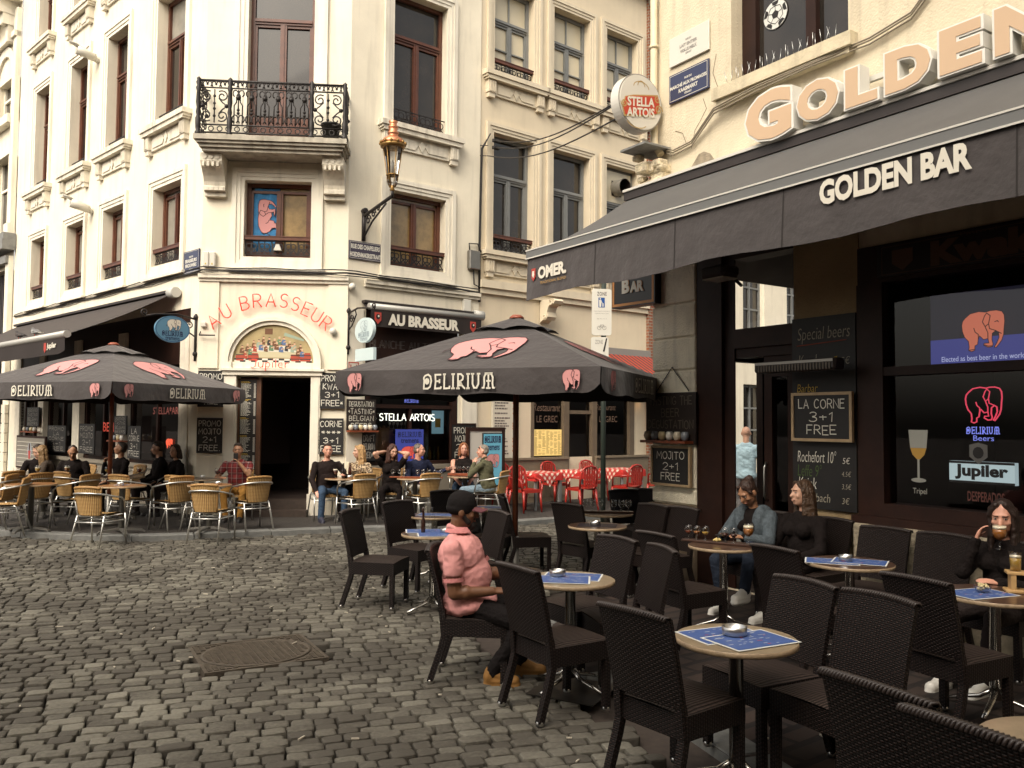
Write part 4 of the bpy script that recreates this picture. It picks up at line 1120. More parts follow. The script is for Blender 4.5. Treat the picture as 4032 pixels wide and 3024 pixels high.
# ------------------------------------------------------------------ the side of the square behind the viewer: it shades the street and shows in the window panes
FO_ = Frame((16, -7), (-1, 0.05))
opp = thing("opposite_house_row", "row of brick houses across the square mirrored in the window panes", "house", TR((0, -7, 0)))
ho = [(x, x + 1.1, z, z + 2.1) for x in range(2, 34, 3) for z in (1.0, 4.6, 8.0)]
mb = wall(FO_, 0, 36, 0, 13, ho)
part("wall", mb, mat("dull_brick_front", (.20, .12, .08), .9, var=.2, vs=2), opp)
for q in ho:
 f = MB(FO_.M); f.box(q[0], q[1], .2, .22, q[2], q[3], m=1); f.box(q[0] - .12, q[0] - .002, -.05, .0, q[2] - .1, q[3] + .15, m=0); f.box(q[1] + .002, q[1] + .12, -.05, .0, q[2] - .1, q[3] + .15, m=0); f.box(q[0], q[1], -.05, 0, q[3], q[3] + .15, m=0)
 part("window", f, [M_trim, M_pane], opp)

# ================================================================== GROUND
gr = MB(); gr.poly([(-120, -60, -.06), (120, -60, -.06), (120, 120, -.06), (-120, 120, -.06)])
struct("ground", gr, mat("joint_earth", (.045, .033, .026), .95, var=.3, vs=20))
KERB = [(-16.5, 20.5), (-12.0, 16.4), (-9.2, 13.9), (-7.8, 12.95), (-6.6, 12.58), (-5.4, 12.55), (-4.25, 13.0), (-3.1, 13.55), (-2.0, 13.85), (-.9, 14.2), (.5, 15.0), (2.5, 16.6), (6.0, 19.4), (10, 22.6)]
TER = [(1.95, 1.2), (1.32, 3.4), (.96, 4.5), (.78, 5.03), (.18, 6.29), (-.22, 7.0), (-.10, 7.7), (.35, 8.8), (1.05, 9.9), (1.60, 10.35)]
def kerb_y(x):
 for a, b in zip(KERB, KERB[1:]):
  if a[0] <= x <= b[0]: return a[1] + (b[1] - a[1]) * (x - a[0]) / (b[0] - a[0])
 return 99
def ter_x(y):
 for a, b in zip(TER, TER[1:]):
  if min(a[1], b[1]) <= y <= max(a[1], b[1]): return a[0] + (b[0] - a[0]) * (y - a[1]) / (b[1] - a[1])
 return 99 if y > 10.3 else 2.2
# pavement slab and kerbstones
def inner(path, d):
 out = []
 for i, p in enumerate(path):
  a, b = Vector(path[max(i - 1, 0)]), Vector(path[min(i + 1, len(path) - 1)])
  t = (b - a).normalized(); out.append((p[0] - t.y * d, p[1] + t.x * d))
 return out
KI = inner(KERB, .24)
pv = MB()
far_ = [(16, 30), (-22, 30)]
poly = [(x, y) for x, y in KI] + far_
ids = [pv.vert((x, y, .058)) for x, y in poly]
pv.tess(poly, ids)
for i in range(len(pv.f)): pv.uv[i] = [(pv.v[k].x, pv.v[k].y) for k in pv.f[i]]
struct("pavement", pv, brick_mat("dark_pavers", (.075, .062, .052), (.055, .046, .04), (.03, .026, .022)))
def kerbstones(path, w, z0, z1, step, rng, inset=.0):
 mb = MB()
 L = [0.0]
 for a, b in zip(path, path[1:]): L.append(L[-1] + (Vector(b) - Vector(a)).length)
 def at_(s):
  for i in range(len(path) - 1):
   if s <= L[i + 1] or i == len(path) - 2:
    t = (s - L[i]) / (L[i + 1] - L[i]); a, b = Vector(path[i]), Vector(path[i + 1])
    return a + (b - a) * t, (b - a).normalized()
 s = 0.0
 while s < L[-1] - .2:
  e = min(L[-1], s + step * rng.uniform(.7, 1.3))
  (p, t), (q, t2) = at_(s + .006), at_(e - .006)
  n, n2 = Vector((-t.y, t.x)), Vector((-t2.y, t2.x))
  dz = rng.uniform(-.006, .006); b = .012
  lo = [p, q, q + n2 * w, p + n * w]
  hi = [p + n * b + t * b, q + n2 * b - t2 * b, q + n2 * (w - b) - t2 * b, p + n * (w - b) + t * b]
  v0 = [mb.vert((c.x, c.y, z0)) for c in lo]; v1 = [mb.vert((c.x, c.y, z1 + dz - b)) for c in lo]; v2 = [mb.vert((c.x, c.y, z1 + dz)) for c in hi]
  mb.face(v2)
  for i in range(4):
   j = (i + 1) % 4; mb.face((v0[i], v0[j], v1[j], v1[i])); mb.face((v1[i], v1[j], v2[j], v2[i]))
  s = e
 return mb
M_kerb = mat("kerb_bluestone", (.15, .15, .14), .7, var=.25, vs=7, bump=.3, bs=25)
struct("kerb", kerbstones(KERB, .24, -.06, .07, .9, random.Random(4)), M_kerb)
# terrace under the bar's awning
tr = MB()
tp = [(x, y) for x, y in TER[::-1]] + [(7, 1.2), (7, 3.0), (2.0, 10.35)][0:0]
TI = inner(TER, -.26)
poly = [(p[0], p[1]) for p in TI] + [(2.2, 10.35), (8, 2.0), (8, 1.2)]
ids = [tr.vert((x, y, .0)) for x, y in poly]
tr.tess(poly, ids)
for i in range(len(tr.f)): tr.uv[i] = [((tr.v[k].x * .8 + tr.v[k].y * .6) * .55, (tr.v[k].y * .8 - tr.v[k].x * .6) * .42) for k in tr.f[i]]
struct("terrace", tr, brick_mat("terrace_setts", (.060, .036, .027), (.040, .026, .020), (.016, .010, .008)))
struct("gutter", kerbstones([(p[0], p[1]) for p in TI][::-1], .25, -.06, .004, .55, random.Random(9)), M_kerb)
# cobblestones: every sett a domed stone of its own shape, one sheet
MAN = (-1.96, 6.59)
def cobbles():
 rng = random.Random(11)
 V, Fc, tone, flat = [], [], [], []
 pitch = .105
 y = -1.6
 def wave(x, yy): return .10 * math.sin(x * .55 + yy * .22) + .035 * math.sin(x * 1.9 + yy) + (.28 - .026 * min(6, max(0, yy - 6))) * x
 while y < 19:
  x = -10.5 - rng.random() * .2
  xmax = 9.0
  rowh = pitch * rng.uniform(.92, 1.1)
  while x < xmax:
   ln = rng.choice((.11, .125, .135, .145, .155, .17, .19)) * rng.uniform(.92, 1.1)
   cx = x + ln / 2; cy = y + rowh / 2 + wave(cx, y)
   x += ln
   if abs(cx) > .66 * cy + .6: continue
   if cy > kerb_y(cx) - .08 or cy < 1.7: continue
   if cx > ter_x(cy) - .10 and cy < 10.3: continue
   if cy > 10.0 and cx > 1.75 and (cx - 1.77) * .834 + (cy - 10.15) * .552 > -.05 and (cx - 1.77) * .552 - (cy - 10.15) * .834 > -.05: continue
   mx, my = (cx - MAN[0]) * .875 + (cy - MAN[1]) * .485, (cy - MAN[1]) * .875 - (cx - MAN[0]) * .485
   if abs(mx) < .475 and abs(my) < .42: continue
   n = 8 if cy < 9 else 6
   hx, hy = ln / 2 - .001 - rng.random() * .0035, rowh / 2 - .001 - rng.random() * .004
   sl = .28 - .026 * min(6, max(0, y - 6)) + .055 * math.cos(cx * .55 + y * .22) + rng.uniform(-.05, .05)
   top = rng.uniform(-.007, .007); tx, ty = rng.uniform(-.025, .025), rng.uniform(-.03, .03)
   e = .34
   sup = []
   for c_, s_ in circ(n, math.pi / n):
    px = math.copysign(abs(c_) ** e, c_); py = math.copysign(abs(s_) ** e, s_)
    j = rng.uniform(.92, 1.04)
    sup.append((px * j, py * j))
   b = len(V)
   for k, (sc, z) in enumerate(((1.0, -.05), (1.0, -.014), (.965, -.003), (.80, -.0005))):
    for px, py in sup:
     dx, dy = px * hx * sc, py * hy * sc
     V.append((cx + dx - dy * sl, cy + dy + dx * sl, z + (top + tx * dx * 1.0 + ty * dy if k else 0) + (rng.uniform(-.0025, .0025) if k > 1 else 0)))
   V.append((cx, cy, .0015 + top))
   f0 = len(Fc)
   for k in range(3):
    for i in range(n):
     j = (i + 1) % n
     Fc.append((b + k * n + i, b + k * n + j, b + (k + 1) * n + j, b + (k + 1) * n + i)); flat.append(k > 1)
   for i in range(n): Fc.append((b + 3 * n + i, b + 3 * n + (i + 1) % n, b + 4 * n)); flat.append(True)
   t = rng.gauss(.5, .2)
   tone += [t] * (len(Fc) - f0)
  y += rowh
 me = bpy.data.meshes.new("cobblestones")
 me.from_pydata(V, [], Fc)
 at = me.attributes.new("tone", 'FLOAT', 'FACE')
 at.data.foreach_set("value", tone)
 me.polygons.foreach_set("use_smooth", flat)
 m = bpy.data.materials.new("granite_setts"); m.use_nodes = True
 nt = m.node_tree; L = nt.links.new; b = nt.nodes["Principled BSDF"]
 a = nt.nodes.new("ShaderNodeAttribute"); a.attribute_name = "tone"
 tc = nt.nodes.new("ShaderNodeTexCoord")
 nz = nt.nodes.new("ShaderNodeTexNoise"); nz.inputs["Scale"].default_value = 38; nz.inputs["Detail"].default_value = 5; L(tc.outputs["Object"], nz.inputs[0])
 n2 = nt.nodes.new("ShaderNodeTexNoise"); n2.inputs["Scale"].default_value = .7; n2.inputs["Detail"].default_value = 3; L(tc.outputs["Object"], n2.inputs[0])
 ad = nt.nodes.new("ShaderNodeMath"); ad.operation = 'MULTIPLY_ADD'; ad.inputs[1].default_value = .34
 L(nz.outputs[0], ad.inputs[0])
 a2 = nt.nodes.new("ShaderNodeMath"); a2.operation = 'MULTIPLY_ADD'; a2.inputs[1].default_value = .45; L(a.outputs["Fac"], a2.inputs[0]); L(n2.outputs[0], a2.inputs[2])
 L(a2.outputs[0], ad.inputs[2])
 cr = nt.nodes.new("ShaderNodeValToRGB")
 cr.color_ramp.elements[0].position = .62; cr.color_ramp.elements[0].color = (.072, .064, .052, 1)
 cr.color_ramp.elements[1].position = 1.5 if False else 1.0; cr.color_ramp.elements[1].color = (.25, .235, .19, 1)
 sc_ = nt.nodes.new("ShaderNodeMath"); sc_.operation = 'MULTIPLY'; sc_.inputs[1].default_value = .74; L(ad.outputs[0], sc_.inputs[0])
 L(sc_.outputs[0], cr.inputs[0]); L(cr.outputs[0], b.inputs["Base Color"])
 b.inputs["Roughness"].default_value = .8; b.inputs["Specular IOR Level"].default_value = .3
 bp = nt.nodes.new("ShaderNodeBump"); bp.inputs["Strength"].default_value = .45; bp.inputs["Distance"].default_value = .01
 L(nz.outputs[0], bp.inputs["Height"]); L(bp.outputs[0], b.inputs["Normal"])
 me.materials.append(m)
 o = bpy.data.objects.new("cobblestones", me); COL.objects.link(o)
 o["kind"] = "structure"
cobbles()
# manhole cover
M_cast = mat("rusty_cast_iron", (.085, .068, .05), .65, metal=.25, var=.35, vs=14, bump=.3, bs=60)
T_ = Matrix.Translation((MAN[0], MAN[1], 0)) @ Matrix.Rotation(rad(29), 4, 'Z')
mh = thing("manhole_cover", "oval ribbed cast iron manhole cover in a square frame among the cobbles", "manhole cover", T_)
fm = MB(T_)
fm.box(-.45, .45, -.40, .40, -.05, -.004)
for x0, x1, y0, y1 in ((-.45, .45, -.40, -.375), (-.45, .45, .375, .40), (-.45, -.425, -.375, .375), (.425, .45, -.375, .375)): fm.box(x0, x1, y0, y1, -.004, .004)
part("frame", fm, M_cast, mh)
cv = MB(T_)
cv.lathe([(.39, -.004), (.39, .004), (.37, .007), (.362, .0), (0, .0)], 40)
for p in range(len(cv.v)):
 v = T_.inverted() @ cv.v[p]; cv.v[p] = T_ @ Vector((v.x * 1.06, v.y * .93, v.z))
for i in range(-9, 10):
 for j in range(-11, 12):
  x, y = i * .045, j * .034
  if abs(x) > .41 or abs(y) > .36: continue
  r2 = (x / .413) ** 2 + (y / .363) ** 2
  if r2 < .80 or r2 > 1.16: cv.box(x - .016, x + .016, y - .011, y + .011, -.004, .005)
part("cover", cv, M_cast, mh)

# cigarette butts and scraps trodden between the setts
lt = MB(); rl_ = random.Random(21)
for k in range(90):
 x, y = rl_.uniform(-4, 2.2), rl_.uniform(2.6, 12)
 a = rl_.uniform(0, 3.14); l = rl_.choice((.012, .016, .022, .03)); lt.M = TR((x, y, .004), a); lt.box(-l, l, -.004, .004, 0, .007)
o = solo("litter", lt, mat("paper_scraps", (.5, .45, .36), .8), "pale cigarette butts and paper scraps scattered over the cobbles", "litter", kind="stuff")

# ================================================================== CHAIRS, TABLES
M_wick = weave_mat("dark_wicker", (.0072, .0030, .0021), (.026, .0120, .0088), (.002, .001, .0007))
M_wickr = weave_mat("dark_wicker_ribs", (.008, .0045, .0036), (.060, .042, .035), (.003, .002, .0015), rib=True, cell=(.05, .021))
M_tan = weave_mat("tan_wicker", (.33, .185, .066), (.54, .35, .15), (.09, .042, .014), rib=True, cell=(.05, .030), rough=.5)
M_alu = mat("aluminium_tube", (.62, .61, .57), .32, metal=.9, var=.1, vs=10)
M_chrome = mat("chrome", (.60, .58, .54), .22, metal=1.0)
M_steel = mat("brushed_steel", (.55, .54, .52), .3, metal=1.0)
def uvbox(mb, x0, x1, y0, y1, z0, z1, mt, ms, taper=0.0, bulge=0.0):
 """Woven box: ribbed top (mt), woven sides (ms); uv in metres."""
 P = lambda x, y, z: mb.vert((x, y, z))
 n = 8
 mb.grid(n, 4, lambda u, v: (x0 + (x1 - x0) * u, y0 + (y1 - y0) * v, z1 + bulge * math.sin(math.pi * u) * .6 - .012 * (1 if u in (0, 1) or v in (0, 1) else 0)), m=mt, uv=lambda u, v: ((y1 - y0) * v, (x1 - x0) * u))
 for (ax, ay, bx, by) in ((x0, y0, x1, y0), (x1, y0, x1, y1), (x1, y1, x0, y1), (x0, y1, x0, y0)):
  L = math.hypot(bx - ax, by - ay)
  mb.face([P(ax, ay, z0), P(bx, by, z0), P(bx, by, z1 - .012), P(ax, ay, z1 - .012)], smooth=False, m=ms, uv=[(0, 0), (L, 0), (L, z1 - z0), (0, z1 - z0)])
 mb.face([P(x0, y0, z0), P(x0, y1, z0), P(x1, y1, z0), P(x1, y0, z0)], smooth=False, m=ms, uv=[(0, 0), (0, .4), (.4, .4), (.4, 0)])
def wicker_chair():
 root = thing("wicker_chair", "dark wicker chair", "chair")
 W2 = [M_wickr, M_wick]
 s = MB(); uvbox(s, -.225, .225, -.20, .245, .325, .455, 0, 1, bulge=.012)
 part("seat", s, W2, root)
 b = MB()
 yb = lambda t: -.205 - .085 * t - .02 * t * t
 Z = lambda t: .475 + .425 * t
 cv = lambda x: -.022 * (1 - (x / .23) ** 2)
 wd = lambda t: .222 + .006 * t
 tz = lambda u, t: .012 * (1 - (2 * u - 1) ** 2) * t
 for sgn, off in ((1, .016), (-1, -.016)):
  b.grid(8, 5, lambda u, v: ((2 * u - 1) * wd(v), yb(v) + cv((2 * u - 1) * .225) + off, Z(v) + tz(u, v)), m=1, uv=lambda u, v: (u * .45, v * .43), flip=(sgn > 0))
 for sx in (-1, 1):
  b.grid(5, 1, lambda u, v: (sx * wd(u), yb(u) + cv(.225) + (-.016 + .032 * v), Z(u)), m=1, uv=lambda u, v: (v * .032, u * .43), flip=(sx < 0))
 b.grid(8, 1, lambda u, v: ((2 * u - 1) * wd(0), yb(0) + cv((2 * u - 1) * .225) + (-.016 + .032 * v), Z(0)), m=1, uv=lambda u, v: (u * .45, v * .03), flip=True)
 # wrapped top edge: diagonal strands
 for i in range(30):
  x0 = -.228 + i * .0152
  t0, t1 = [(x - .008, x + .012) for x in (x0,)][0]
  u = (x0 + .228) / .456; z = Z(1) + tz(u, 1); y = yb(1) + cv(x0)
  b.tube([(t0, y - .020, z - .012), (t0 + .004, y - .012, z + .006), (t0 + .011, y + .012, z + .006), (t0 + .015, y + .020, z - .012)], .0075, 5, m=2)
 part("backrest", b, [M_wickr, M_wick, mat("wicker_wrap", (.030, .021, .018), .45, var=.3, vs=60)], root)
 for sx in (-1, 1):
  for fr_ in (1, 0):
   l = MB()
   if fr_: pts = [(sx * .205, .222, 0.02), (sx * .203, .222, .325)]
   else: pts = [(sx * .212, -.285, .02), (sx * .205, -.21, .25), (sx * .203, -.19, .33)] + ([(sx * .20, -.205, .47), (sx * .198, -.212, .50)])
   h = .021
   for (p, q) in zip(pts, pts[1:]):
    for k, (ax, ay, bx, by) in enumerate(((-h, -h, h, -h), (h, -h, h, h), (h, h, -h, h), (-h, h, -h, -h))):
     c = [l.vert((p[0] + ax, p[1] + ay, p[2])), l.vert((p[0] + bx, p[1] + by, p[2])), l.vert((q[0] + bx, q[1] + by, q[2])), l.vert((q[0] + ax, q[1] + ay, q[2]))]
     l.face(c, smooth=False, uv=[(0, p[2]), (.042, p[2]), (.042, q[2]), (0, q[2])])
   lg = part("leg", l, M_wick, root)
   c = MB(); c.lathe([(.02, 0), (.024, .004), (.024, .026), (.02, .03)], 8, (pts[0][0], pts[0][1], 0)); part("foot_cap", c, M_steel, lg)
 return root
proto_w = wicker_chair()
_wc = [0]
def put_wicker(x, y, heading, label, s=1.0):
 """heading: direction the sitter faces, radians from +Y towards +X."""
 M = TR((x, y, .003), -heading) @ Matrix.Diagonal((s, s, s, 1))
 if _wc[0] == 0:
  proto_w.matrix_world = M; WM[proto_w.name] = M; o = proto_w; o["label"] = label
  for ch in proto_w.children:
   WM[ch.name] = M
  o["group"] = "dark wicker chairs of the golden bar"
 else: o = copy_tree(proto_w, M, label, "dark wicker chairs of the golden bar")
 _wc[0] += 1
 return o
def back_chair(k, x1, y1, k2, x2, y2, away, label, ang=None):
 a, b = G(k, x1, y1, .905), G(k2, x2, y2, .905)
 e = (b - a); e.z = 0; e.normalize()
 if ang is not None: e = Vector((math.cos(rad(ang)), math.sin(rad(ang)), 0))
 n = Vector((-e.y, e.x, 0)) * (1 if away else -1)
 mid = (a + b) / 2 + n * .31
 return put_wicker(mid.x, mid.y, math.atan2(n.x, n.y), label)
put_wicker(-.24, 6.02, rad(96), "dark wicker chair the man in the pink polo shirt sits on")
back_chair(12, 1020, 605, 12, 1275, 675, 1, "dark wicker chair right beside the man in the pink shirt, its back hiding his hands")
back_chair(13, 125, 705, 13, 465, 790, 1, "dark wicker chair at the front left of the nearest round table, whole seat showing")
back_chair(13, 1100, 535, 14, 290, 617, 0, "dark wicker chair behind the nearest table's right rim, striped seat under the table top")
back_chair(14, 315, 615, 14, 760, 710, 0, "dark wicker chair with its broad backrest just right of the nearest round table")
back_chair(14, 215, 1085, 14, 880, 1300, 1, "dark wicker chair cut by the bottom edge, longest braided top rail in the foreground")
back_chair(14, 810, 1325, 14, 1376, 1550, 1, "dark wicker chair in the bottom right corner beside the pale table top", ang=-61)
back_chair(14, 545, 520, 14, 970, 600, 1, "dark wicker chair facing the woman drinking beer, in front of her table")
back_chair(14, 415, 250, 14, 730, 285, 0, "left one of two dark wicker chairs backed against the cement window base")
back_chair(14, 740, 285, 14, 1100, 325, 0, "right one of two dark wicker chairs backed against the cement window base")
back_chair(13, 965, 355, 13, 1265, 410, 1, "dark wicker chair with its back to the camera in front of the woman in black")
back_chair(13, 310, 280, 13, 530, 320, 1, "dark wicker chair drawn up to the table of tasting glasses, ribbed seat showing")
back_chair(13, 365, 350, 13, 540, 410, 0, "dark wicker chair with a narrow angled backrest between the two nearest tables")
back_chair(13, 85, 305, 13, 300, 345, 0, "dark wicker chair on the far side of the pink shirt man's table")
back_chair(13, 315, 125, 13, 490, 140, 0, "left dark wicker chair of the pair backed against the pillar plinth", ang=-56)
back_chair(13, 490, 135, 13, 665, 165, 0, "right dark wicker chair of the pair backed against the pillar plinth", ang=-56)
back_chair(12, 1370, 215, 12, 1560, 235, 1, "dark wicker chair right of the parasol pole, tucked at the table with the lone ashtray")
put_wicker(.20, 10.15, rad(80), "dark wicker chair just right behind the parasol pole, seen from the side")
put_wicker(-.25, 10.05, rad(110), "dark wicker chair just left of the parasol pole, half hidden by it")
back_chair(12, 925, 250, 12, 1125, 310, 0, "dark wicker chair in front of the pink shirt man's face, tilted backrest", ang=-64)
put_wicker(-1.30, 8.30, rad(102), "dark wicker chair standing alone in the cobbled street, seen side on")
put_wicker(-1.02, 9.15, rad(128), "dark wicker chair behind the lone side-on chair, facing the oil bottles")
back_chair(6, 1815, 1255, 6, 1965, 1250, 0, "dark wicker chair behind the tray of empty glasses by the sign post")
put_wicker(1.72, 11.05, rad(205), "left dark wicker chair of the two half hidden behind the pillar corner")
put_wicker(2.08, 11.20, rad(200), "right dark wicker chair of the two half hidden behind the pillar corner")
put_wicker(-.68, 10.55, rad(150), "dark wicker chair showing behind the man's black cap")
# the two women's seats against the bar front
put_wicker(2.42, 8.32, rad(236.5), "dark wicker chair under the woman in the denim jacket")
put_wicker(2.78, 7.82, rad(236.5), "dark wicker chair under the woman in black with wavy hair")
put_wicker(3.62, 6.22, rad(236.5), "dark wicker chair under the woman drinking beer")

# ---- tan bistro chairs
def bistro_chair():
 root = thing("bistro_chair", "tan bistro chair", "chair")
 s = MB()
 s.grid(10, 10, lambda u, v: ((2 * u - 1) * .205 * (1 - .16 * (1 - v)) , -.20 + .42 * v, .455 - .02 * math.sin(math.pi * u) * math.sin(math.pi * v) + (-.03 * max(0, v - .85) / .15)), uv=lambda u, v: (v * .42, u * .43))
 s.grid(10, 1, lambda u, v: ((2 * u - 1) * .205, .22 + .004 * math.sin(math.pi * u), .425 - .04 * v), uv=lambda u, v: (v * .04, u * .43), flip=True)
 s.grid(10, 10, lambda u, v: ((2 * u - 1) * .205 * (1 - .16 * (1 - v)), -.20 + .42 * v, .432 - .02 * math.sin(math.pi * u) * math.sin(math.pi * v)), uv=lambda u, v: (v * .42, u * .43), flip=True)
 part("seat", s, M_tan, root)
 b = MB()
 def bk(u, v, off=0):
  a = (2 * u - 1) * 1.0
  w_ = .155 + .035 * v
  return (math.sin(a) / math.sin(1.0) * w_, -.20 - .10 * math.cos(a) * (1 - .0) + .045 - .07 * v + off, .44 + .37 * v + .018 * (1 - (2 * u - 1) ** 2) * v)
 b.grid(14, 6, lambda u, v: bk(u, v, .012), uv=lambda u, v: (v * .37, u * .46))
 b.grid(14, 6, lambda u, v: bk(u, v, -.012), uv=lambda u, v: (v * .37, u * .46), flip=True)
 b.tube([bk(i / 14, 1) for i in range(15)], .021, 7, m=1); b.tube([bk(0, i / 5) for i in range(6)], .016, 6, m=1); b.tube([bk(1, i / 5) for i in range(6)], .016, 6, m=1)
 part("backrest", b, [M_tan, mat("tan_wrap", (.34, .185, .06), .5, var=.25, vs=70)], root)
 ar = MB()
 pts = [(-.255, .20, .44), (-.265, .17, .60), (-.272, .08, .665), (-.275, -.05, .685), (-.262, -.18, .71), (-.20, -.285, .735), (-.10, -.335, .745), (0, -.35, .748)]
 pts += [(-x, y, z) for x, y, z in pts[:-1]][::-1]
 ar.tube(pts, .0125, 7); part("armrest", ar, M_alu, root)
 for sx in (-1, 1):
  l = MB(); l.tube([(sx * .262, .225, 0), (sx * .255, .20, .44)], .0125, 7); part("leg", l, M_alu, root)
  l = MB(); l.tube([(sx * .225, -.33, 0), (sx * .20, -.20, .42), (sx * .20, -.17, .44)], .0125, 7); part("leg", l, M_alu, root)
 f = MB(); f.tube([(-.225, .20, .42), (.225, .20, .42), (.2, -.19, .42), (-.2, -.19, .42)], .011, 6, closed=True); part("seat_frame", f, M_alu, root)
 st_ = MB(); st_.tube([(-.258, .21, .33), (.258, .21, .33)], .010, 6); st_.tube([(-.208, -.235, .34), (.208, -.235, .34)], .010, 6); st_.tube([(-.258, .21, .345), (-.208, -.235, .345)], .009, 6); st_.tube([(.258, .21, .345), (.208, -.235, .345)], .009, 6)
 part("stretcher", st_, M_alu, root)
 return root
proto_b = bistro_chair()
_bc = [0]
def put_bistro(x, y, deg, label, z=.062):
 M = TR((x, y, z), -rad(deg)) @ Matrix.Diagonal((1.02, 1.02, 1.02, 1))
 if _bc[0] == 0:
  proto_b.matrix_world = M; WM[proto_b.name] = M; proto_b["label"] = label; proto_b["group"] = "tan bistro chairs of the corner cafe"; o = proto_b
 else: o = copy_tree(proto_b, M, label, "tan bistro chairs of the corner cafe")
 _bc[0] += 1
 return o
put_bistro(-5.86, 12.02, 8, "tan bistro chair at the kerb below the left parasol pole, back to the street", z=.0)
put_bistro(-4.40, 12.40, 2, "tan bistro chair with its back to the street in front of the man photographing", z=.02)
put_bistro(-4.15, 13.45, -42, "tan bistro chair on the right of the phone man's table, next to the doorway")
put_bistro(-5.20, 13.55, 28, "tan bistro chair on the left of the phone man's table, turned to it")
put_bistro(-5.36, 13.35, -48, "tan bistro chair on the right of the table under the left parasol")
put_bistro(-6.15, 13.65, 18, "tan bistro chair behind the table under the left parasol")
put_bistro(-6.95, 13.45, -72, "tan bistro chair side on, right of the grey pedestal table, facing left")
put_bistro(-7.85, 13.75, -60, "tan bistro chair with the ash tray table behind it, left of the parasol pole")
put_bistro(-8.15, 13.25, -95, "tan bistro chair left of the grey pedestal table, side on")
put_bistro(-7.55, 12.55, -108, "tan bistro chair cut by the left edge at the kerb", z=.06)
put_bistro(-8.55, 14.15, -65, "tan bistro chair in the back of the row at the left edge")
put_bistro(-7.35, 14.25, 25, "tan bistro chair in the back row facing the bearded man")
put_bistro(-2.62, 14.28, -38, "tan bistro chair with its back to the camera in front of the couple with beers")
put_bistro(-1.55, 14.62, -38, "tan bistro chair with its back to the camera in front of the long tasting board")
put_bistro(-3.30, 14.98, 150, "tan bistro chair under the man in the black pullover")
put_bistro(-2.70, 15.40, 205, "tan bistro chair under the blonde woman")
put_bistro(-2.20, 15.55, 172, "tan bistro chair under the woman holding up her hair")
put_bistro(-1.76, 15.85, 160, "tan bistro chair under the man in the navy pullover")
put_bistro(-.93, 16.45, 176, "tan bistro chair under the woman in the black tank top")
put_bistro(-.38, 15.40, 292, "tan bistro chair under the man in the olive hooded top")
put_bistro(-4.80, 14.86, 172, "tan bistro chair under the man taking a photo with his phone")

# ---- red plastic chairs
M_redp = mat("red_plastic", (.36, .022, .014), .35, coat=.3)
def red_chair():
 root = thing("plastic_chair", "red plastic chair", "chair")
 s = MB(); s.grid(6, 6, lambda u, v: ((2 * u - 1) * .21, -.2 + .42 * v, .44 - .02 * math.sin(math.pi * u))); s.box(-.21, .21, .20, .225, .38, .44); s.box(-.215, -.2, -.2, .22, .385, .44); s.box(.2, .215, -.2, .22, .385, .44); part("seat", s, M_redp, root)
 b = MB()
 pts = [(-.2, -.2, .43), (-.215, -.24, .65), (-.19, -.27, .80), (-.12, -.285, .86), (0, -.29, .88)]
 pts += [(-x, y, z) for x, y, z in pts[:-1]][::-1]
 b.tube(pts, .022, 6)
 for k in range(5): x = -.12 + k * .06; b.box(x - .017, x + .017, -.278, -.258, .46, .845)
 b.box(-.2, .2, -.265, -.24, .47, .52)
 part("backrest", b, M_redp, root)
 a_ = MB()
 for sx in (-1, 1): a_.tube([(sx * .225, .18, .43), (sx * .24, .16, .62), (sx * .24, .0, .65), (sx * .215, -.23, .66)], .018, 6)
 part("armrest", a_, M_redp, root)
 for sx in (-1, 1):
  for y, ys in ((.2, .23), (-.2, -.27)):
   l = MB(); l.tube([(sx * .225, ys, 0), (sx * .205, y, .41)], [.018, .03], 6); part("leg", l, M_redp, root)
 return root
proto_r = red_chair()
FRs = math.degrees(math.atan2(math.sin(rad(51.5)), math.cos(rad(51.5))))
reds = [(FR.at(3.15, -1.45, 0), 141.5, "red plastic chair nearest the cafe pavement, on the near side of the checked tables"), (FR.at(4.35, -1.75, 0), -35, "second red plastic chair from the left on the near side of the checked cloths"),
  (FR.at(5.55, -1.85, 0), -40, "third red plastic chair from the left, standing clear in front of the checked cloth"), (FR.at(6.75, -1.75, 0), -38, "rightmost red plastic chair, next to the green sign post"),
  (FR.at(3.55, -.42, 0), 141.5, "red plastic chair behind the checked table at the menu board"), (FR.at(4.85, -.42, 0), 141.5, "red plastic chair on the wall side, below the lit restaurant window"), (FR.at(6.0, -.42, 0), 141.5, "red plastic chair on the wall side, in front of the restaurant door")]
for i, (p, dg, lb) in enumerate(reds):
 M = TR((p.x, p.y, .06), -rad(dg))
 if i == 0: proto_r.matrix_world = M; WM[proto_r.name] = M; proto_r["label"] = lb; proto_r["group"] = "red plastic chairs at the Greek restaurant"
 else: copy_tree(proto_r, M, lb, "red plastic chairs at the Greek restaurant")

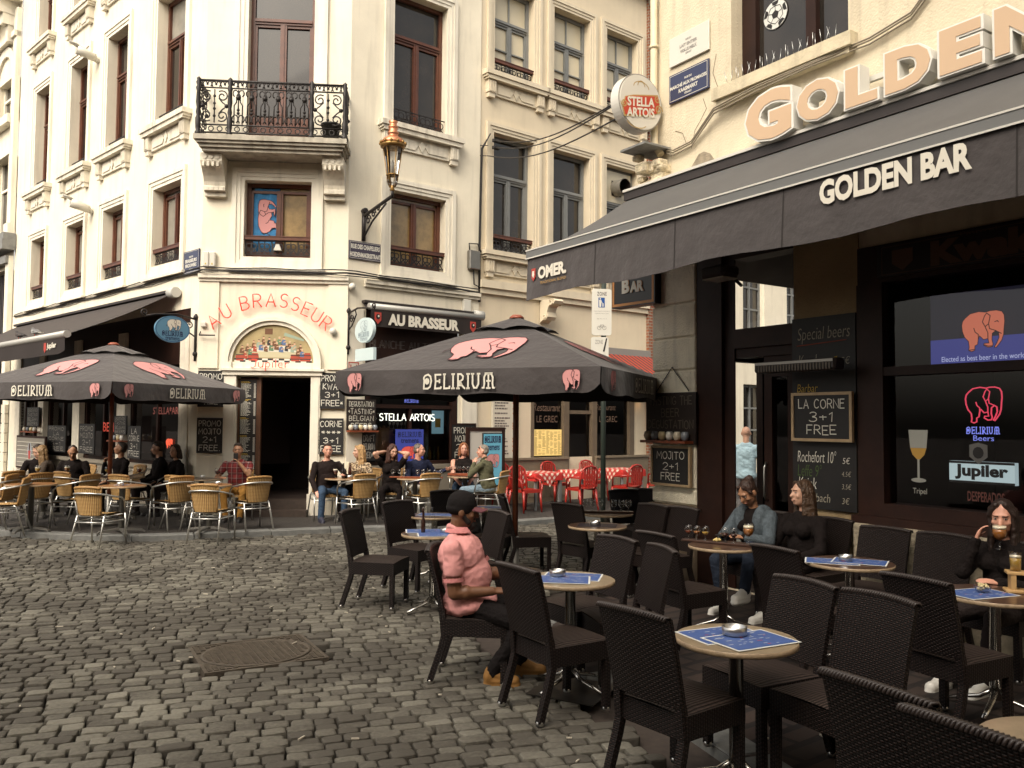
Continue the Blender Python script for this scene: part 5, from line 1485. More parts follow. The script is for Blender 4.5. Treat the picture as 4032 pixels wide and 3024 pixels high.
# ---- round tables of the bar
def table_mesh(name, label, cat, M, top, rim, r, h, kind, group):
 t = thing(name, label, cat, M, group)
 a = MB(M); a.lathe([(r - .006, h - .026), (r, h - .022), (r, h - .004), (r - .004, h)], 40, m=1, cap=False)
 c = [a.vert((r * .987 * x, r * .987 * y, h)) for x, y in circ(40)]; a.face(c, m=0); c = [a.vert((r * .987 * x, r * .987 * y, h - .026)) for x, y in circ(40)]; a.face(c[::-1], m=1)
 part("tabletop", a, [top, rim], t)
 a = MB(M)
 if kind == 'chrome':
  a.lathe([(.036, .07), (.036, h - .05), (.05, h - .045), (.05, h - .027)], 16)
  part("pole", a, M_chrome, t)
  for k in range(4):
   b = MB(M); an = math.pi / 4 + k * math.pi / 2; cx, cy = math.cos(an), math.sin(an)
   b.tube([(.03 * cx, .03 * cy, .12), (.09 * cx, .09 * cy, .075), (.19 * cx, .19 * cy, .05), (.29 * cx, .29 * cy, .018)], [.022, .02, .018, .015], 7, flat=.7); part("leg", b, M_chrome, t)
 else:
  a.lathe([(.042, .05), (.042, h - .05), (.09, h - .04), (.09, h - .027)], 14); part("pole", a, mat("grey_steel", (.22, .21, .19), .4, metal=.7, var=.1, vs=8), t)
  for k in range(4):
   b = MB(M @ Matrix.Rotation(k * math.pi / 2 + .4, 4, 'Z')); pts = [(.0, -.035, .065), (.3, -.025, .03), (.34, -.03, .0), (.34, .03, .0), (.3, .025, .03), (0, .035, .065)]
   ids = [b.vert(p) for p in pts]; ids2 = [b.vert((x, y, z + .03)) for x, y, z in pts]
   b.face((ids2[0], ids2[1], ids2[4], ids2[5])); b.face((ids2[1], ids2[2], ids2[3], ids2[4]))
   for i in range(6): j = (i + 1) % 6; b.face((ids[i], ids[j], ids2[j], ids2[i]))
   part("leg", b, MATS["grey_steel"], t)
 return t
M_topl = mat("worn_wood_laminate", (.29, .22, .14), .35, var=.25, vs=7, coat=.3)
M_topd = mat("dark_wood_laminate", (.085, .045, .028), .32, var=.3, vs=8, coat=.4)
M_rim = mat("worn_edge", (.33, .24, .15), .5, var=.3, vs=30)
M_topo = mat("orange_wood_laminate", (.36, .165, .06), .35, var=.2, vs=9, coat=.35)
TBL = {}
def bar_table(key, x, y, label, top=M_topd, r=.305):
 TBL[key] = Vector((x, y, .733))
 return table_mesh("round_table", label, "table", TR((x, y, .003), (hash_(key)) * .1), top, M_rim, r, .73, 'chrome', "round tables of the golden bar")
def hash_(s): return sum(ord(c) * (i + 3) for i, c in enumerate(s)) % 17
bar_table('t1', .41, 5.78, "round table in front of the man in the pink shirt", M_topl)
bar_table('t2', 1.13, 4.24, "nearest round table, with blue mats and a steel ashtray on a worn pale top", M_topl, .30)
bar_table('t3', 1.87, 7.42, "round table with the tasting glasses in front of the two women")
bar_table('t4', 2.64, 6.58, "round table with blue mats and ashtray in front of the empty wall chairs", r=.33)
bar_table('t5', 3.08, 5.39, "round table with the wooden glass rack in front of the woman drinking", r=.33)
bar_table('t6', 1.90, 2.84, "pale round table cut off in the bottom right corner", M_topl)
bar_table('t7', .90, 8.77, "round table with a lone ashtray on a dark mat, right of the parasol pole")
bar_table('t8', 1.14, 10.0, "round table carrying the tray of empty glasses")
bar_table('t9', -.74, 8.07, "round table with oil bottles behind the pink shirt man's back")
bar_table('t10', -.33, 10.52, "round table beyond the brim of the black cap")
bar_table('t11', -.87, 9.62, "round table behind the oil bottles, left of the black cap")
bp_ = MB(TR((.43, 5.72, 0), rad(-28))); bp_.box(-.24, .24, -.24, .24, .0045, .012)
solo("base_plate", bp_, mat("dark_steel_plate", (.05, .045, .04), .4, metal=.6), "square dark steel plate under the feet of the pink shirt man's table", "plate")
def cafe_table(key, x, y, label, top=M_topo, r=.32):
 TBL[key] = Vector((x, y, .06 + .733))
 return table_mesh("pedestal_table", label, "table", TR((x, y, .06), hash_(key) * .2), top, M_rim, r, .73, 'grey', "pedestal tables of the corner cafe")
cafe_table('ta', -7.36, 12.92, "orange topped pedestal table at the far left, nearest the kerb", r=.36)
cafe_table('tb', -5.90, 12.78, "orange topped pedestal table right of the left parasol pole, ashtray on it", r=.34)
cafe_table('tc', -4.68, 13.08, "orange topped pedestal table in front of the man photographing", r=.33)
cafe_table('td', -5.30, 14.40, "dark pedestal table left of the man photographing", M_topd, r=.33)
cafe_table('te', -6.85, 14.75, "dark pedestal table in front of the man with his hand to his chin", M_topd, r=.4)
cafe_table('tf', -8.25, 14.85, "dark pedestal table in front of the couple at the left", M_topd, r=.4)
cafe_table('m1', -2.96, 14.83, "orange pedestal table between the man in black and the blonde woman", r=.32)
cafe_table('m2', -1.71, 14.98, "orange pedestal table under the long tasting board of glasses", r=.32)
cafe_table('m3', -.86, 15.70, "dark pedestal table under the short tasting board", M_topd, r=.34)

# ---- square restaurant tables with checked cloths
def check_mat():
 m = bpy.data.materials.new("red_check_cloth"); m.use_nodes = True
 nt = m.node_tree; L = nt.links.new; b = nt.nodes["Principled BSDF"]; b.inputs["Roughness"].default_value = .8
 uv = nt.nodes.new("ShaderNodeUVMap"); sp = nt.nodes.new("ShaderNodeSeparateXYZ"); L(uv.outputs[0], sp.inputs[0])
 fs = []
 for k in (0, 1):
  d = nt.nodes.new("ShaderNodeMath"); d.operation = 'MULTIPLY'; d.inputs[1].default_value = 9.0; L(sp.outputs[k], d.inputs[0])
  f = nt.nodes.new("ShaderNodeMath"); f.operation = 'FRACT'; L(d.outputs[0], f.inputs[0])
  g = nt.nodes.new("ShaderNodeMath"); g.operation = 'GREATER_THAN'; g.inputs[1].default_value = .5; L(f.outputs[0], g.inputs[0]); fs.append(g)
 a = nt.nodes.new("ShaderNodeMath"); a.operation = 'ADD'; L(fs[0].outputs[0], a.inputs[0]); L(fs[1].outputs[0], a.inputs[1])
 h = nt.nodes.new("ShaderNodeMath"); h.operation = 'MULTIPLY'; h.inputs[1].default_value = .5; L(a.outputs[0], h.inputs[0])
 cr = nt.nodes.new("ShaderNodeValToRGB"); cr.color_ramp.elements[0].color = (.66, .55, .45, 1); cr.color_ramp.elements[1].color = (.42, .02, .015, 1)
 e = cr.color_ramp.elements.new(.5); e.color = (.50, .10, .08, 1)
 L(h.outputs[0], cr.inputs[0]); L(cr.outputs[0], b.inputs["Base Color"])
 return m
M_check = check_mat()
M_redcl = mat("red_undercloth", (.46, .022, .016), .85)
for i, lb in enumerate(("left", "middle", "right")):
 cxx = 3.75 + i * 1.22
 M = FR.M @ Matrix.Translation((cxx, -1.10, .06))
 t = thing("restaurant_table", f"small square table under the {lb} red checked cloth", "table", M, "square tables of the Greek restaurant")
 a = MB(M); a.box(-.36, .36, -.36, .36, .70, .728); part("tabletop", a, M_greywood, t)
 for sx in (-1, 1):
  for sy in (-1, 1):
   a = MB(M); a.box(sx * .31 - .02, sx * .31 + .02, sy * .31 - .02, sy * .31 + .02, 0, .7); part("leg", a, M_greywood, t)
 for nm, mt, hw, z, rot, uvs in (("undercloth", M_redcl, .52, .733, 0, 0), ("checked_tablecloth", M_check, .47, .739, math.pi / 4, 1)):
  Mx = M @ Matrix.Rotation(rot, 4, 'Z')
  c = MB(Mx)
  R_ = M.to_3x3();
  def drape(u, v, hw=hw, z=z, rot=rot):
   x, y = (2 * u - 1) * hw, (2 * v - 1) * hw
   cr_, sr_ = math.cos(rot), math.sin(rot)
   tx, ty = x * cr_ - y * sr_, x * sr_ + y * cr_
   ov = max(abs(tx), abs(ty)) - .362
   if ov <= 0: return (x, y, z)
   k_ = .362 / max(abs(tx), abs(ty))
   rp = .02 * math.sin(9 * (tx if abs(ty) > abs(tx) else ty) / .3)
   sc = k_ * (1 + (.10 * ov + abs(rp) * ov * 3))
   out = .006 + (.004 if uvs else 0)
   ln = math.hypot(x, y)
   return (x * sc + out * x / ln, y * sc + out * y / ln, z - ov * .97)
  c.grid(26, 26, drape, uv=(lambda u, v: (u * .95, v * .95)))
  solo(nm, c, mt, f"{'red and white checked' if uvs else 'plain red'} cloth over the {lb} restaurant table", "tablecloth", "cloths on the Greek restaurant tables")

# ---- things on the tables
M_paper = [mat("white_paper", (.66, .66, .62), .7), mat("blue_print", (.06, .11, .30), .5, var=.1, vs=20), mat("print_pale", (.42, .46, .55), .6), mat("print_red", (.45, .07, .08), .6)]
def placemat(T, dx, dy, ang, label, dark=False, w_=.40, h_=.28, z=.0015):
 M = Matrix.Translation(T + Vector((dx, dy, z))) @ Matrix.Rotation(rad(ang), 4, 'Z')
 mb = MB(M)
 mb.box(-w_ / 2, w_ / 2, -h_ / 2, h_ / 2, 0, .0012, m=0)
 mb.poly([(-w_ / 2 + .012, -h_ / 2 + .012, .002), (w_ / 2 - .012, -h_ / 2 + .012, .002), (w_ / 2 - .012, h_ / 2 - .012, .002), (-w_ / 2 + .012, h_ / 2 - .012, .002)], m=1)
 r = random.Random(label)
 for k in range(34):
  x, y = r.uniform(-w_ / 2 + .03, w_ / 2 - .05), r.uniform(-h_ / 2 + .03, h_ / 2 - .03)
  l = r.uniform(.008, .035); mb.poly([(x, y, .0026), (x + l, y, .0026), (x + l, y + .007, .0026), (x, y + .007, .0026)], m=3 if k % 9 == 0 else 2)
 solo("paper_placemat", mb, M_paper if not dark else [mat("dark_mat", (.02, .015, .02), .6), MATS["dark_mat"], mat("dark_mat_print", (.05, .04, .05), .6), MATS["dark_mat"]], label, "placemat", "paper placemats")
def ashtray(P, label, r=.052):
 M = Matrix.Translation(P)
 mb = MB(M)
 mb.lathe([(r * .9, 0), (r, .004), (r, .040), (r - .004, .042), (r - .006, .040), (r - .007, .008), (0, .006)], 28)
 mb.box(-r * 1.02, -r * .84, -.008, .008, .0405, .0435); mb.box(r * .84, r * 1.02, -.008, .008, .0405, .0435)
 solo("ashtray", mb, M_steel, label, "ashtray", "steel ashtrays")
placemat(TBL['t2'], -.05, .055, 24, "blue paper placemat further from the camera on the nearest table"); placemat(TBL['t2'], .055, -.06, 27, "blue paper placemat nearer the camera on the nearest table", z=.0045)
ashtray(TBL['t2'] + Vector((-.0, .03, .009)), "large steel ashtray on the blue mats of the nearest table", .062)
placemat(TBL['t1'], .02, .08, -12, "blue paper placemat behind the ashtray on the pink shirt man's table"); placemat(TBL['t1'], -.07, -.05, -6, "blue paper placemat in front of the ashtray on the pink shirt man's table", z=.0045)
ashtray(TBL['t1'] + Vector((-.085, .065, .009)), "steel ashtray on the pink shirt man's table", .055)
placemat(TBL['t4'], -.13, .02, -20, "dim blue placemat on the left half of the table before the empty wall chairs", z=.001); placemat(TBL['t4'], .08, .0, -28, "dim blue placemat on the right half of the table before the empty wall chairs", z=.004)
ashtray(TBL['t4'] + Vector((-.02, .03, .009)), "steel ashtray on the table before the empty wall chairs")
placemat(TBL['t5'], -.10, .0, 20, "blue placemat under the snack bowl on the drinking woman's table")
placemat(TBL['t7'], .0, 0, -10, "dark paper mat under the lone ashtray right of the parasol pole", dark=True); ashtray(TBL['t7'] + Vector((-.02, 0, .004)), "lone steel ashtray on a dark mat right of the parasol pole")
placemat(TBL['t9'], .06, -.10, 8, "blue placemat in front of the oil bottles behind the pink shirt man"); placemat(TBL['t9'], -.08, .14, 8, "blue placemat behind the oil bottles"); ashtray(TBL['t9'] + Vector((.12, .02, .004)), "steel ashtray beside the oil bottles")
placemat(TBL['t10'], 0, 0, -8, "blue placemat beyond the brim of the black cap", w_=.5); placemat(TBL['t11'], .05, .02, -8, "blue placemat on the table behind the oil bottles", w_=.5)
placemat(TBL['tb'], -.02, .02, 10, "pale paper mat on the table under the left parasol", w_=.2, h_=.14)
ashtray(TBL['tb'] + Vector((-.03, .0, .004)), "steel ashtray on the table under the left parasol"); ashtray(TBL['tc'] + Vector((.12, .02, .004)), "steel ashtray on the phone man's table"); ashtray(TBL['m1'] + Vector((.12, -.05, .004)), "steel ashtray on the couple's table")
M_gl = glass_mat("drinking_glass", (.97, .97, .96), thin=True)
BEER = {'dark': mat("brown_ale", (.06, .012, .006), .15, coat=.5), 'red': mat("red_ale", (.16, .03, .01), .15, coat=.5), 'amber': mat("amber_beer", (.34, .12, .02), .15, coat=.5), 'gold': mat("golden_beer", (.50, .30, .05), .15, coat=.5)}
M_foam = mat("beer_foam", (.70, .62, .46), .8)
def tulip(P, label, beer=None, s=1.0, fill=.6, foam=False, group="beer glasses"):
 M = Matrix.Translation(P) @ Matrix.Diagonal((s, s, s, 1))
 t = thing("beer_glass", label, "glass", M, group)
 pr = [(.030, 0), (.030, .003), (.006, .008), (.005, .035), (.012, .045), (.030, .062), (.038, .085), (.036, .11), (.029, .135)]
 pin = [(.027, .135), (.034, .11), (.036, .085), (.028, .064), (.010, .049), (0, .047)]
 a = MB(M); a.lathe(pr + pin, 18); part("bowl", a, M_gl, t)
 if beer:
  z1 = .05 + fill * .075
  prb = [(r_ * .96, z_) for r_, z_ in pin[::-1] if z_ < z1]
  rt_ = .034 if z1 > .08 else .03
  a = MB(M); a.lathe(prb + [(rt_, z1)], 16); part("beer", a, BEER[beer], t)
  if foam: a = MB(M); a.lathe([(rt_, z1 + .001), (rt_ * .97, z1 + .016)], 16); part("foam", a, M_foam, t)
 return t
def plank(T, dx, dy, ang, L, label, mt, h=.02, wd=.11):
 M = Matrix.Translation(T + Vector((dx, dy, .002))) @ Matrix.Rotation(rad(ang), 4, 'Z')
 mb = MB(M); mb.bbox_bevel(-L / 2, L / 2, -wd / 2, wd / 2, 0, h, .004)
 solo("tasting_board", mb, mt, label, "tasting board", "wooden tasting boards")
 return M, h
M_plk = mat("red_brown_plank", (.22, .055, .022), .4, var=.2, vs=9); M_plkd = mat("dark_plank", (.045, .020, .012), .4, var=.2, vs=9); M_plkl = mat("light_wood_rack", (.50, .31, .13), .5, var=.2, vs=9)
M, h = plank(TBL['t3'], -.02, .10, -33, .66, "dark tasting board of half full beer glasses in front of the women", M_plkd)
for i, (x, b) in enumerate(((-.28, 'red'), (-.20, 'amber'), (-.12, 'gold'), (.06, 'dark'), (.14, 'dark'))):
 tulip(M @ Vector((x, 0, h)), ("small glass of red ale at the left end of the women's tasting board", "small glass of amber beer second from the left on the women's board", "small glass of pale golden beer on the women's board", "small glass of dark ale right of the snacks on the women's board", "small half hidden glass of dark ale right of the snacks")[i], b, .92, .42)
tulip(M @ Vector((.26, .03, h)), "tall stemmed glass of amber beer with froth in front of the denim jacket", 'amber', 1.25, .75, True)
mb = MB(M); [mb.ball((random.uniform(-.035, .035), random.uniform(-.03, .03), h + random.uniform(.008, .02)), .012, 6) for k in range(14)]
solo("cheese_cubes", mb, mat("cheese", (.55, .42, .16), .6), "small heap of pale cheese cubes on the women's tasting board", "snack")
M, h = plank(TBL['t8'], .0, .0, -4, .62, "dark tray of empty tulip glasses by the sign post", M_plkd)
for i, x in enumerate((-.26, -.17, -.08, .08, .17, .25)): tulip(M @ Vector((x, 0, h)), f"{('first','second','third','fourth','fifth','sixth')[i]} empty tulip glass from the left on the tray by the sign post", None, 1.0)
M, h = plank(TBL['m2'], .02, .0, -2, .95, "long red brown tasting board with a row of glasses", M_plk)
for i, (x, b) in enumerate(((-.42, None), (-.30, None), (-.21, None), (.02, None), (.12, None), (.23, 'dark'), (.33, None), (.43, 'dark'))):
 tulip(M @ Vector((x, 0, h)), f"{('first','second','third','fourth','fifth','sixth','seventh','eighth')[i]} glass from the left on the long tasting board, {'holding dark ale' if b else 'nearly empty'}", b, .95, .35)
M, h = plank(TBL['m3'], -.08, -.02, -12, .48, "short red brown tasting board in front of the woman in the tank top", M_plk, h=.045)
for i, x in enumerate((-.19, -.11, -.03, .05, .13, .20)): tulip(M @ Vector((x, 0, h)), f"{('first','second','third','fourth','fifth','sixth')[i]} glass of dark ale from the left on the short tasting board", 'dark' if i else 'red', .95, .4)
tulip(TBL['m1'] + Vector((-.14, .0, 0)), "goblet of dark ale with froth in front of the man in black", 'dark', 1.2, .8, True)
def lathe_thing(name, P, prof, mt, label, cat, n=16):
 mb = MB(Matrix.Translation(P)); mb.lathe(prof, n); return solo(name, mb, mt, label, cat)
BOT = [(.03, 0), (.032, .01), (.032, .13), (.026, .16), (.013, .20), (.012, .25), (.014, .255), (.014, .262), (0, .262)]
lathe_thing("beer_bottle", TBL['m1'] + Vector((.10, .08, 0)), BOT, mat("brown_bottle_glass", (.05, .012, .006), .1, coat=.8), "slim brown beer bottle in front of the blonde woman", "bottle")
lathe_thing("beer_bottle", TBL['m1'] + Vector((.02, -.10, 0)), BOT, mat("black_bottle_glass", (.012, .008, .007), .1, coat=.8), "black beer bottle on the near side of the couple's table", "bottle")
lathe_thing("tall_glass", TBL['m1'] + Vector((.06, .12, 0)), [(.028, 0), (.028, .01), (.022, .05), (.032, .2), (.036, .27), (.034, .275), (0, .276)], M_foam, "tall glass of frothy beer beside the brown bottle", "glass")
OIL = [(.032, 0), (.034, .01), (.034, .12), (.03, .15), (.012, .18), (.011, .22), (.015, .225), (.015, .24), (0, .24)]
lathe_thing("oil_bottle", TBL['t9'] + Vector((-.02, .05, 0)), OIL, M_gl, "clear glass oil bottle standing upright behind the pink shirt man", "bottle")
lathe_thing("oil_bottle", TBL['t9'] + Vector((.19, .12, 0)), OIL, M_gl, "clear glass bottle half hidden by the man's cap", "bottle")
lathe_thing("vinegar_bottle", TBL['t9'] + Vector((-.10, .02, 0)), [(.02, 0), (.021, .01), (.021, .10), (.012, .14), (.010, .2), (.012, .23), (.004, .25), (0, .25)], mat("dark_vinegar", (.03, .012, .008), .1, coat=.6), "slim dark vinegar bottle left of the oil bottle", "bottle")
BOWL = [(.03, 0), (.045, .02), (.052, .04), (.050, .041), (.042, .022), (0, .008)]
bw = thing("snack_bowl", "small glass bowl of crisps on the blue mat of the drinking woman's table", "bowl", Matrix.Translation(TBL['t5'] + Vector((-.06, .02, .004))))
mb = MB(WM[bw.name]); mb.lathe(BOWL, 16); part("bowl", mb, M_gl, bw)
mb = MB(WM[bw.name]); [mb.ball((random.uniform(-.03, .03), random.uniform(-.03, .03), random.uniform(.02, .05)), .011, 5) for k in range(22)]; part("crisps", mb, mat("crisps", (.55, .45, .24), .7), bw)
rk = MB(Matrix.Translation(TBL['t5'] + Vector((.26, .02, .002))) @ Matrix.Rotation(rad(-20), 4, 'Z'))
rk.bbox_bevel(-.16, .16, -.06, .06, 0, .02, .004); rk.bbox_bevel(-.15, .15, -.055, .055, .115, .135, .004); rk.box(-.13, -.10, -.05, .05, .02, .115); rk.box(.10, .13, -.05, .05, .02, .115)
solo("glass_rack", rk, M_plkl, "two tier light wooden glass rack on the drinking woman's table", "rack")
pg = thing("pint_glass", "straight glass of golden beer standing in the wooden rack", "glass", Matrix.Translation(TBL['t5'] + Vector((.17, .05, .137))))
mb = MB(WM[pg.name]); mb.lathe([(.030, 0), (.038, .12), (.0365, .12), (.029, .004), (0, .004)], 18); part("glass", mb, M_gl, pg)
mb = MB(WM[pg.name]); mb.lathe([(.0285, .005), (.034, .085)], 18); part("beer", mb, BEER['gold'], pg)
mb = MB(WM[pg.name]); mb.lathe([(.034, .086), (.0345, .098)], 18); part("foam", mb, M_foam, pg)
for i, (k, dx, dy, b, lb) in enumerate((('tf', -.05, -.1, 'gold', "glass of golden beer in front of the couple at the left"), ('tf', .36, .1, 'amber', "goblet of amber beer left of the bearded man's arm"), ('te', -.2, -.05, 'gold', "tall goblet between the bearded man and the parasol pole"), ('te', .28, .12, 'red', "goblet of red beer left of the man in dark clothes"), ('td', .24, .1, 'dark', "cup of dark coffee beside the man photographing"))):
 tulip(TBL[k] + Vector((dx, dy, 0)), lb, b, 1.3, .6, i < 2)
lathe_thing("coffee_cup", TBL['td'] + Vector((.02, .0, 0)), [(.02, 0), (.035, .03), (.037, .055), (.034, .055), (0, .02)], M_paper[0], "white cup on the dark table left of the man photographing", "cup")
lathe_thing("white_bowl", TBL['te'] + Vector((-.34, -.02, 0)), BOWL, M_paper[0], "small white bowl in front of the bearded man", "bowl")

# ================================================================== PEOPLE
def ik(a, c, l1, l2, hint):
 """Middle joint of a two-bone limb from a to c, bent towards hint."""
 d = c - a; L = min(d.length, (l1 + l2) * .999); u = d.normalized()
 x = (l1 * l1 - l2 * l2 + L * L) / (2 * L); h = math.sqrt(max(l1 * l1 - x * x, 1e-6))
 n = hint - u * hint.dot(u); n.normalize()
 return a + u * x + n * h
def cap_(mb, a, b, ra, rb, n=10):
 """Tapered capsule."""
 a, b = Vector(a), Vector(b); u = (b - a)
 if u.length < 1e-5: u = Vector((0, 0, 1e-4))
 u.normalize(); pts, rr = [], []
 for k in (90, 60, 30): pts.append(a - u * ra * math.sin(rad(k))); rr.append(max(ra * math.cos(rad(k)), ra * .02))
 pts += [a, b]; rr += [ra, rb]
 for k in (30, 60, 90): pts.append(b + u * rb * math.sin(rad(k))); rr.append(max(rb * math.cos(rad(k)), rb * .02))
 mb.tube(pts, rr, n)
def ell(mb, c, R, r, n=20):
 s = MB(Matrix.Translation(Vector(c)) @ R.to_4x4()); s.ball((0, 0, 0), r, n); mb.add(s)
def remesh(name, mb, mats, parent, vox, sm=3, label=None, wr=0):
 if not mb.f: return None
 W = WM[parent.name]
 inv = W.inverted(); me = bpy.data.meshes.new("t"); me.from_pydata([tuple(inv @ p) for p in mb.v], [], mb.f)
 o = bpy.data.objects.new("t", me); COL.objects.link(o)
 r = o.modifiers.new("r", 'REMESH'); r.mode = 'VOXEL'; r.voxel_size = vox; r.use_smooth_shade = True
 s = o.modifiers.new("s", 'SMOOTH'); s.factor = .5; s.iterations = sm
 dg = bpy.context.evaluated_depsgraph_get()
 m2 = bpy.data.meshes.new_from_object(o.evaluated_get(dg)); m2.name = name
 bpy.data.objects.remove(o); bpy.data.meshes.remove(me)
 if wr:                                                # folds in the cloth
  ns = [v.normal.copy() for v in m2.vertices]
  for v, n in zip(m2.vertices, ns):
   c = v.co; a = noise.noise(Vector((c.x * 4 + c.z * 4, c.y * 5 - c.z * 5, c.z * 10 + c.x * 5))); b = noise.noise(Vector((c.x * 16, c.y * 16 + c.z * 9, c.z * 22 - c.y * 9)) + Vector((7, 3, 1)))
   v.co = c + n * (wr * ((1 - 2.2 * abs(a)) * .7 + .45 * (1 - 2 * abs(b)) - .5))
 m2.materials.clear(); m2.materials.append(mats)
 m2.polygons.foreach_set("use_smooth", [True] * len(m2.polygons))
 ob = bpy.data.objects.new(name, m2); COL.objects.link(ob); ob.parent = parent; WM[ob.name] = W
 if label: ob["label"] = label
 return ob
def rot(yaw, pitch=0, roll=0):
 """yaw to the person's left, pitch down, tilt to the right."""
 return Matrix.Rotation(rad(yaw), 3, 'Z') @ Matrix.Rotation(rad(-pitch), 3, 'X') @ Matrix.Rotation(rad(roll), 3, 'Y')
def hand(mb, w, d, n, side, curl=.5, s=1.0):
 """Palm, four fingers and thumb from wrist w along d; n is the back of the hand; side +1 right hand."""
 d = d.normalized(); n = (n - d * n.dot(d)).normalized(); t = d.cross(n) * side       # t points to the thumb side
 for k in (-1, 0, 1): cap_(mb, w + t * .012 * k, w + d * .085 * s + t * .022 * k, .017 * s, .014 * s, 8)
 for k, L in ((1.35, .072), (.45, .082), (-.45, .076), (-1.35, .060)):
  a = w + d * .090 * s + t * .021 * k * s
  p = a; dd = d
  for j in range(3):
   ang = curl * (.35 + .45 * j); dd = (d * math.cos(ang) - n * math.sin(ang)).normalized()
   q = p + dd * L * s * (.42, .32, .26)[j]; cap_(mb, p, q, (.0095 - .001 * j) * s, (.009 - .001 * j) * s, 7); p = q
 a = w + d * .025 * s + t * .022 * s; b = a + (t * .8 + d * .6 - n * .3).normalized() * .045 * s; c = b + (d * .9 - n * .4 + t * .15).normalized() * .04 * s
 cap_(mb, a, b, .013 * s, .011 * s, 7); cap_(mb, b, c, .011 * s, .009 * s, 7)
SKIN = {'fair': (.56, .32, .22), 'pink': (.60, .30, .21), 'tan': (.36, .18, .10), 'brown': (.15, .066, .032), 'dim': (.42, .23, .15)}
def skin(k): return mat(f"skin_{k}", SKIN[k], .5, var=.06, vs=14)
def cloth(nm, col, **kw): return mat(nm, col, .9, var=kw.pop('var', .12), vs=kw.pop('vs', 9), bump=kw.pop('bump', .4), bs=kw.pop('bs', 60), spec=.15, **kw)
def person(label, x, y, heading, z0=.06, seat=.46, lean=5, T=.50, twist=0, tilt=0, yaw=0, pitch=0, roll=0, sk='fair', hr='short', hc=(.03, .018, .012), top=None, sleeve='long', bottom=None, shoe=None,
   lh=None, rh=None, lf=None, rf=None, girth=1.0, female=False, belly=0.0, curl=(.5, .5), lel=None, rel=None, vox=.011, extra=None, hs=1.0, stand=False, ln=None, rn=None, head_off=(0, 0, 0), arm=(.285, .25), collar=False, hem=.0, sms=8, wr=.009):
 M = TR((x, y, z0), -rad(heading))
 t = thing("person", label, "person", M)
 hz = seat + .075 if not stand else .90
 H = Vector((0, 0, hz))
 Rt = Matrix.Rotation(rad(-lean), 3, 'X') @ Matrix.Rotation(rad(tilt), 3, 'Y')
 Rs = Rt @ Matrix.Rotation(rad(twist), 3, 'Z')
 N = H + Rt @ Vector((0, -.01, T))
 g = girth
 sw = (.175 if female else .195) * (.5 + .5 * g)
 SL, SR_ = N + Rs @ Vector((-sw, 0, -.078)), N + Rs @ Vector((sw, 0, -.078))
 Rh = rot(yaw, pitch, roll)
 HC = N + Rt @ Vector((0, .015, .07)) + Rh @ Vector((0, .012, .105)) * hs + Vector(head_off)
 lh = Vector(lh or (-.16, .34, .60)); rh = Vector(rh or (.16, .34, .60))
 lf = Vector(lf or (-.12, .42, .08)); rf = Vector(rf or (.12, .42, .08))
 ua, fa = arm
 EL = ik(SL, lh, ua, fa, Vector(lel or (-.7, -.5, -.6))); ER = ik(SR_, rh, ua, fa, Vector(rel or (.7, -.5, -.6)))
 HL, HR = H + Vector((-.09, .02, -.01)), H + Vector((.09, .02, -.01))
 kh = Vector((0, 1, .9)) if not stand else Vector((0, 1, 0))
 KL = ik(HL, lf, .43, .42, kh + Vector((-.25, 0, 0))); KR = ik(HR, rf, .43, .42, kh + Vector((.25, 0, 0)))
 def W_(f): mb = MB(M); s = MB(); f(s); mb.v = [M @ p for p in s.v]; mb.f, mb.mi, mb.sm = s.f, s.mi, s.sm; return mb
 def torso(s, k, low=True):
  ell(s, H + Rt @ Vector((0, .0, .02)), Rt, (.165 * g * k, (.125 + belly * .3) * g * k, .12 * k))
  ell(s, H + Rt @ Vector((0, .01 + belly * .45, T * .36)), Rt, (.148 * g * k, (.115 + belly) * g * k, .17 * k))
  ell(s, H + Rs @ Vector((0, .0, T * .66)), Rs, (.168 * g * k, (.118 + belly * .35) * g * k, .17 * k))
  for q in (-1, 1): cap_(s, H + Rt @ Vector((q * .07 * g, .0 + belly * .25, .03)), N + Rs @ Vector((q * .075 * g, -.01, -.14)), (.098 + belly * .95) * k * (.6 + .4 * g), .085 * k * (.6 + .4 * g), 16)
  cap_(s, N + Rs @ Vector((-sw * .78, -.005, -.085)), N + Rs @ Vector((sw * .78, -.005, -.085)), .062 * k, .062 * k)
  cap_(s, N + Rs @ Vector((-sw * .3, -.01, -.045)), N + Rs @ Vector((sw * .3, -.01, -.045)), .062 * k, .062 * k)
  if female:
   for sx in (-1, 1): ell(s, H + Rs @ Vector((sx * .075, .095 * g, T * .66)), Rs, (.066 * k * g, .06 * k * g, .066 * k * g))
 def legs(s, k, kk=1.0):
  for h_, kn, an in ((HL, KL, lf), (HR, KR, rf)):
   cap_(s, h_, kn, .083 * k * (.6 + .4 * g), .060 * k); cap_(s, kn, an, .058 * k, .042 * k * kk)
   m_ = kn.lerp(an, .3); ell(s, m_ + Vector((0, -.012, 0)), Matrix.Identity(3), (.052 * k, .055 * k, .09 * k))
 def arms(s, k):
  for a, e, w_ in ((SL, EL, lh), (SR_, ER, rh)):
   b = k * (.3 + .7 * g); cap_(s, a, e, .050 * b, .041 * b); cap_(s, e, w_, .041 * b, .027 * b); ell(s, e.lerp(w_, .3), Matrix.Identity(3), (.043 * b, .043 * b, .043 * b))
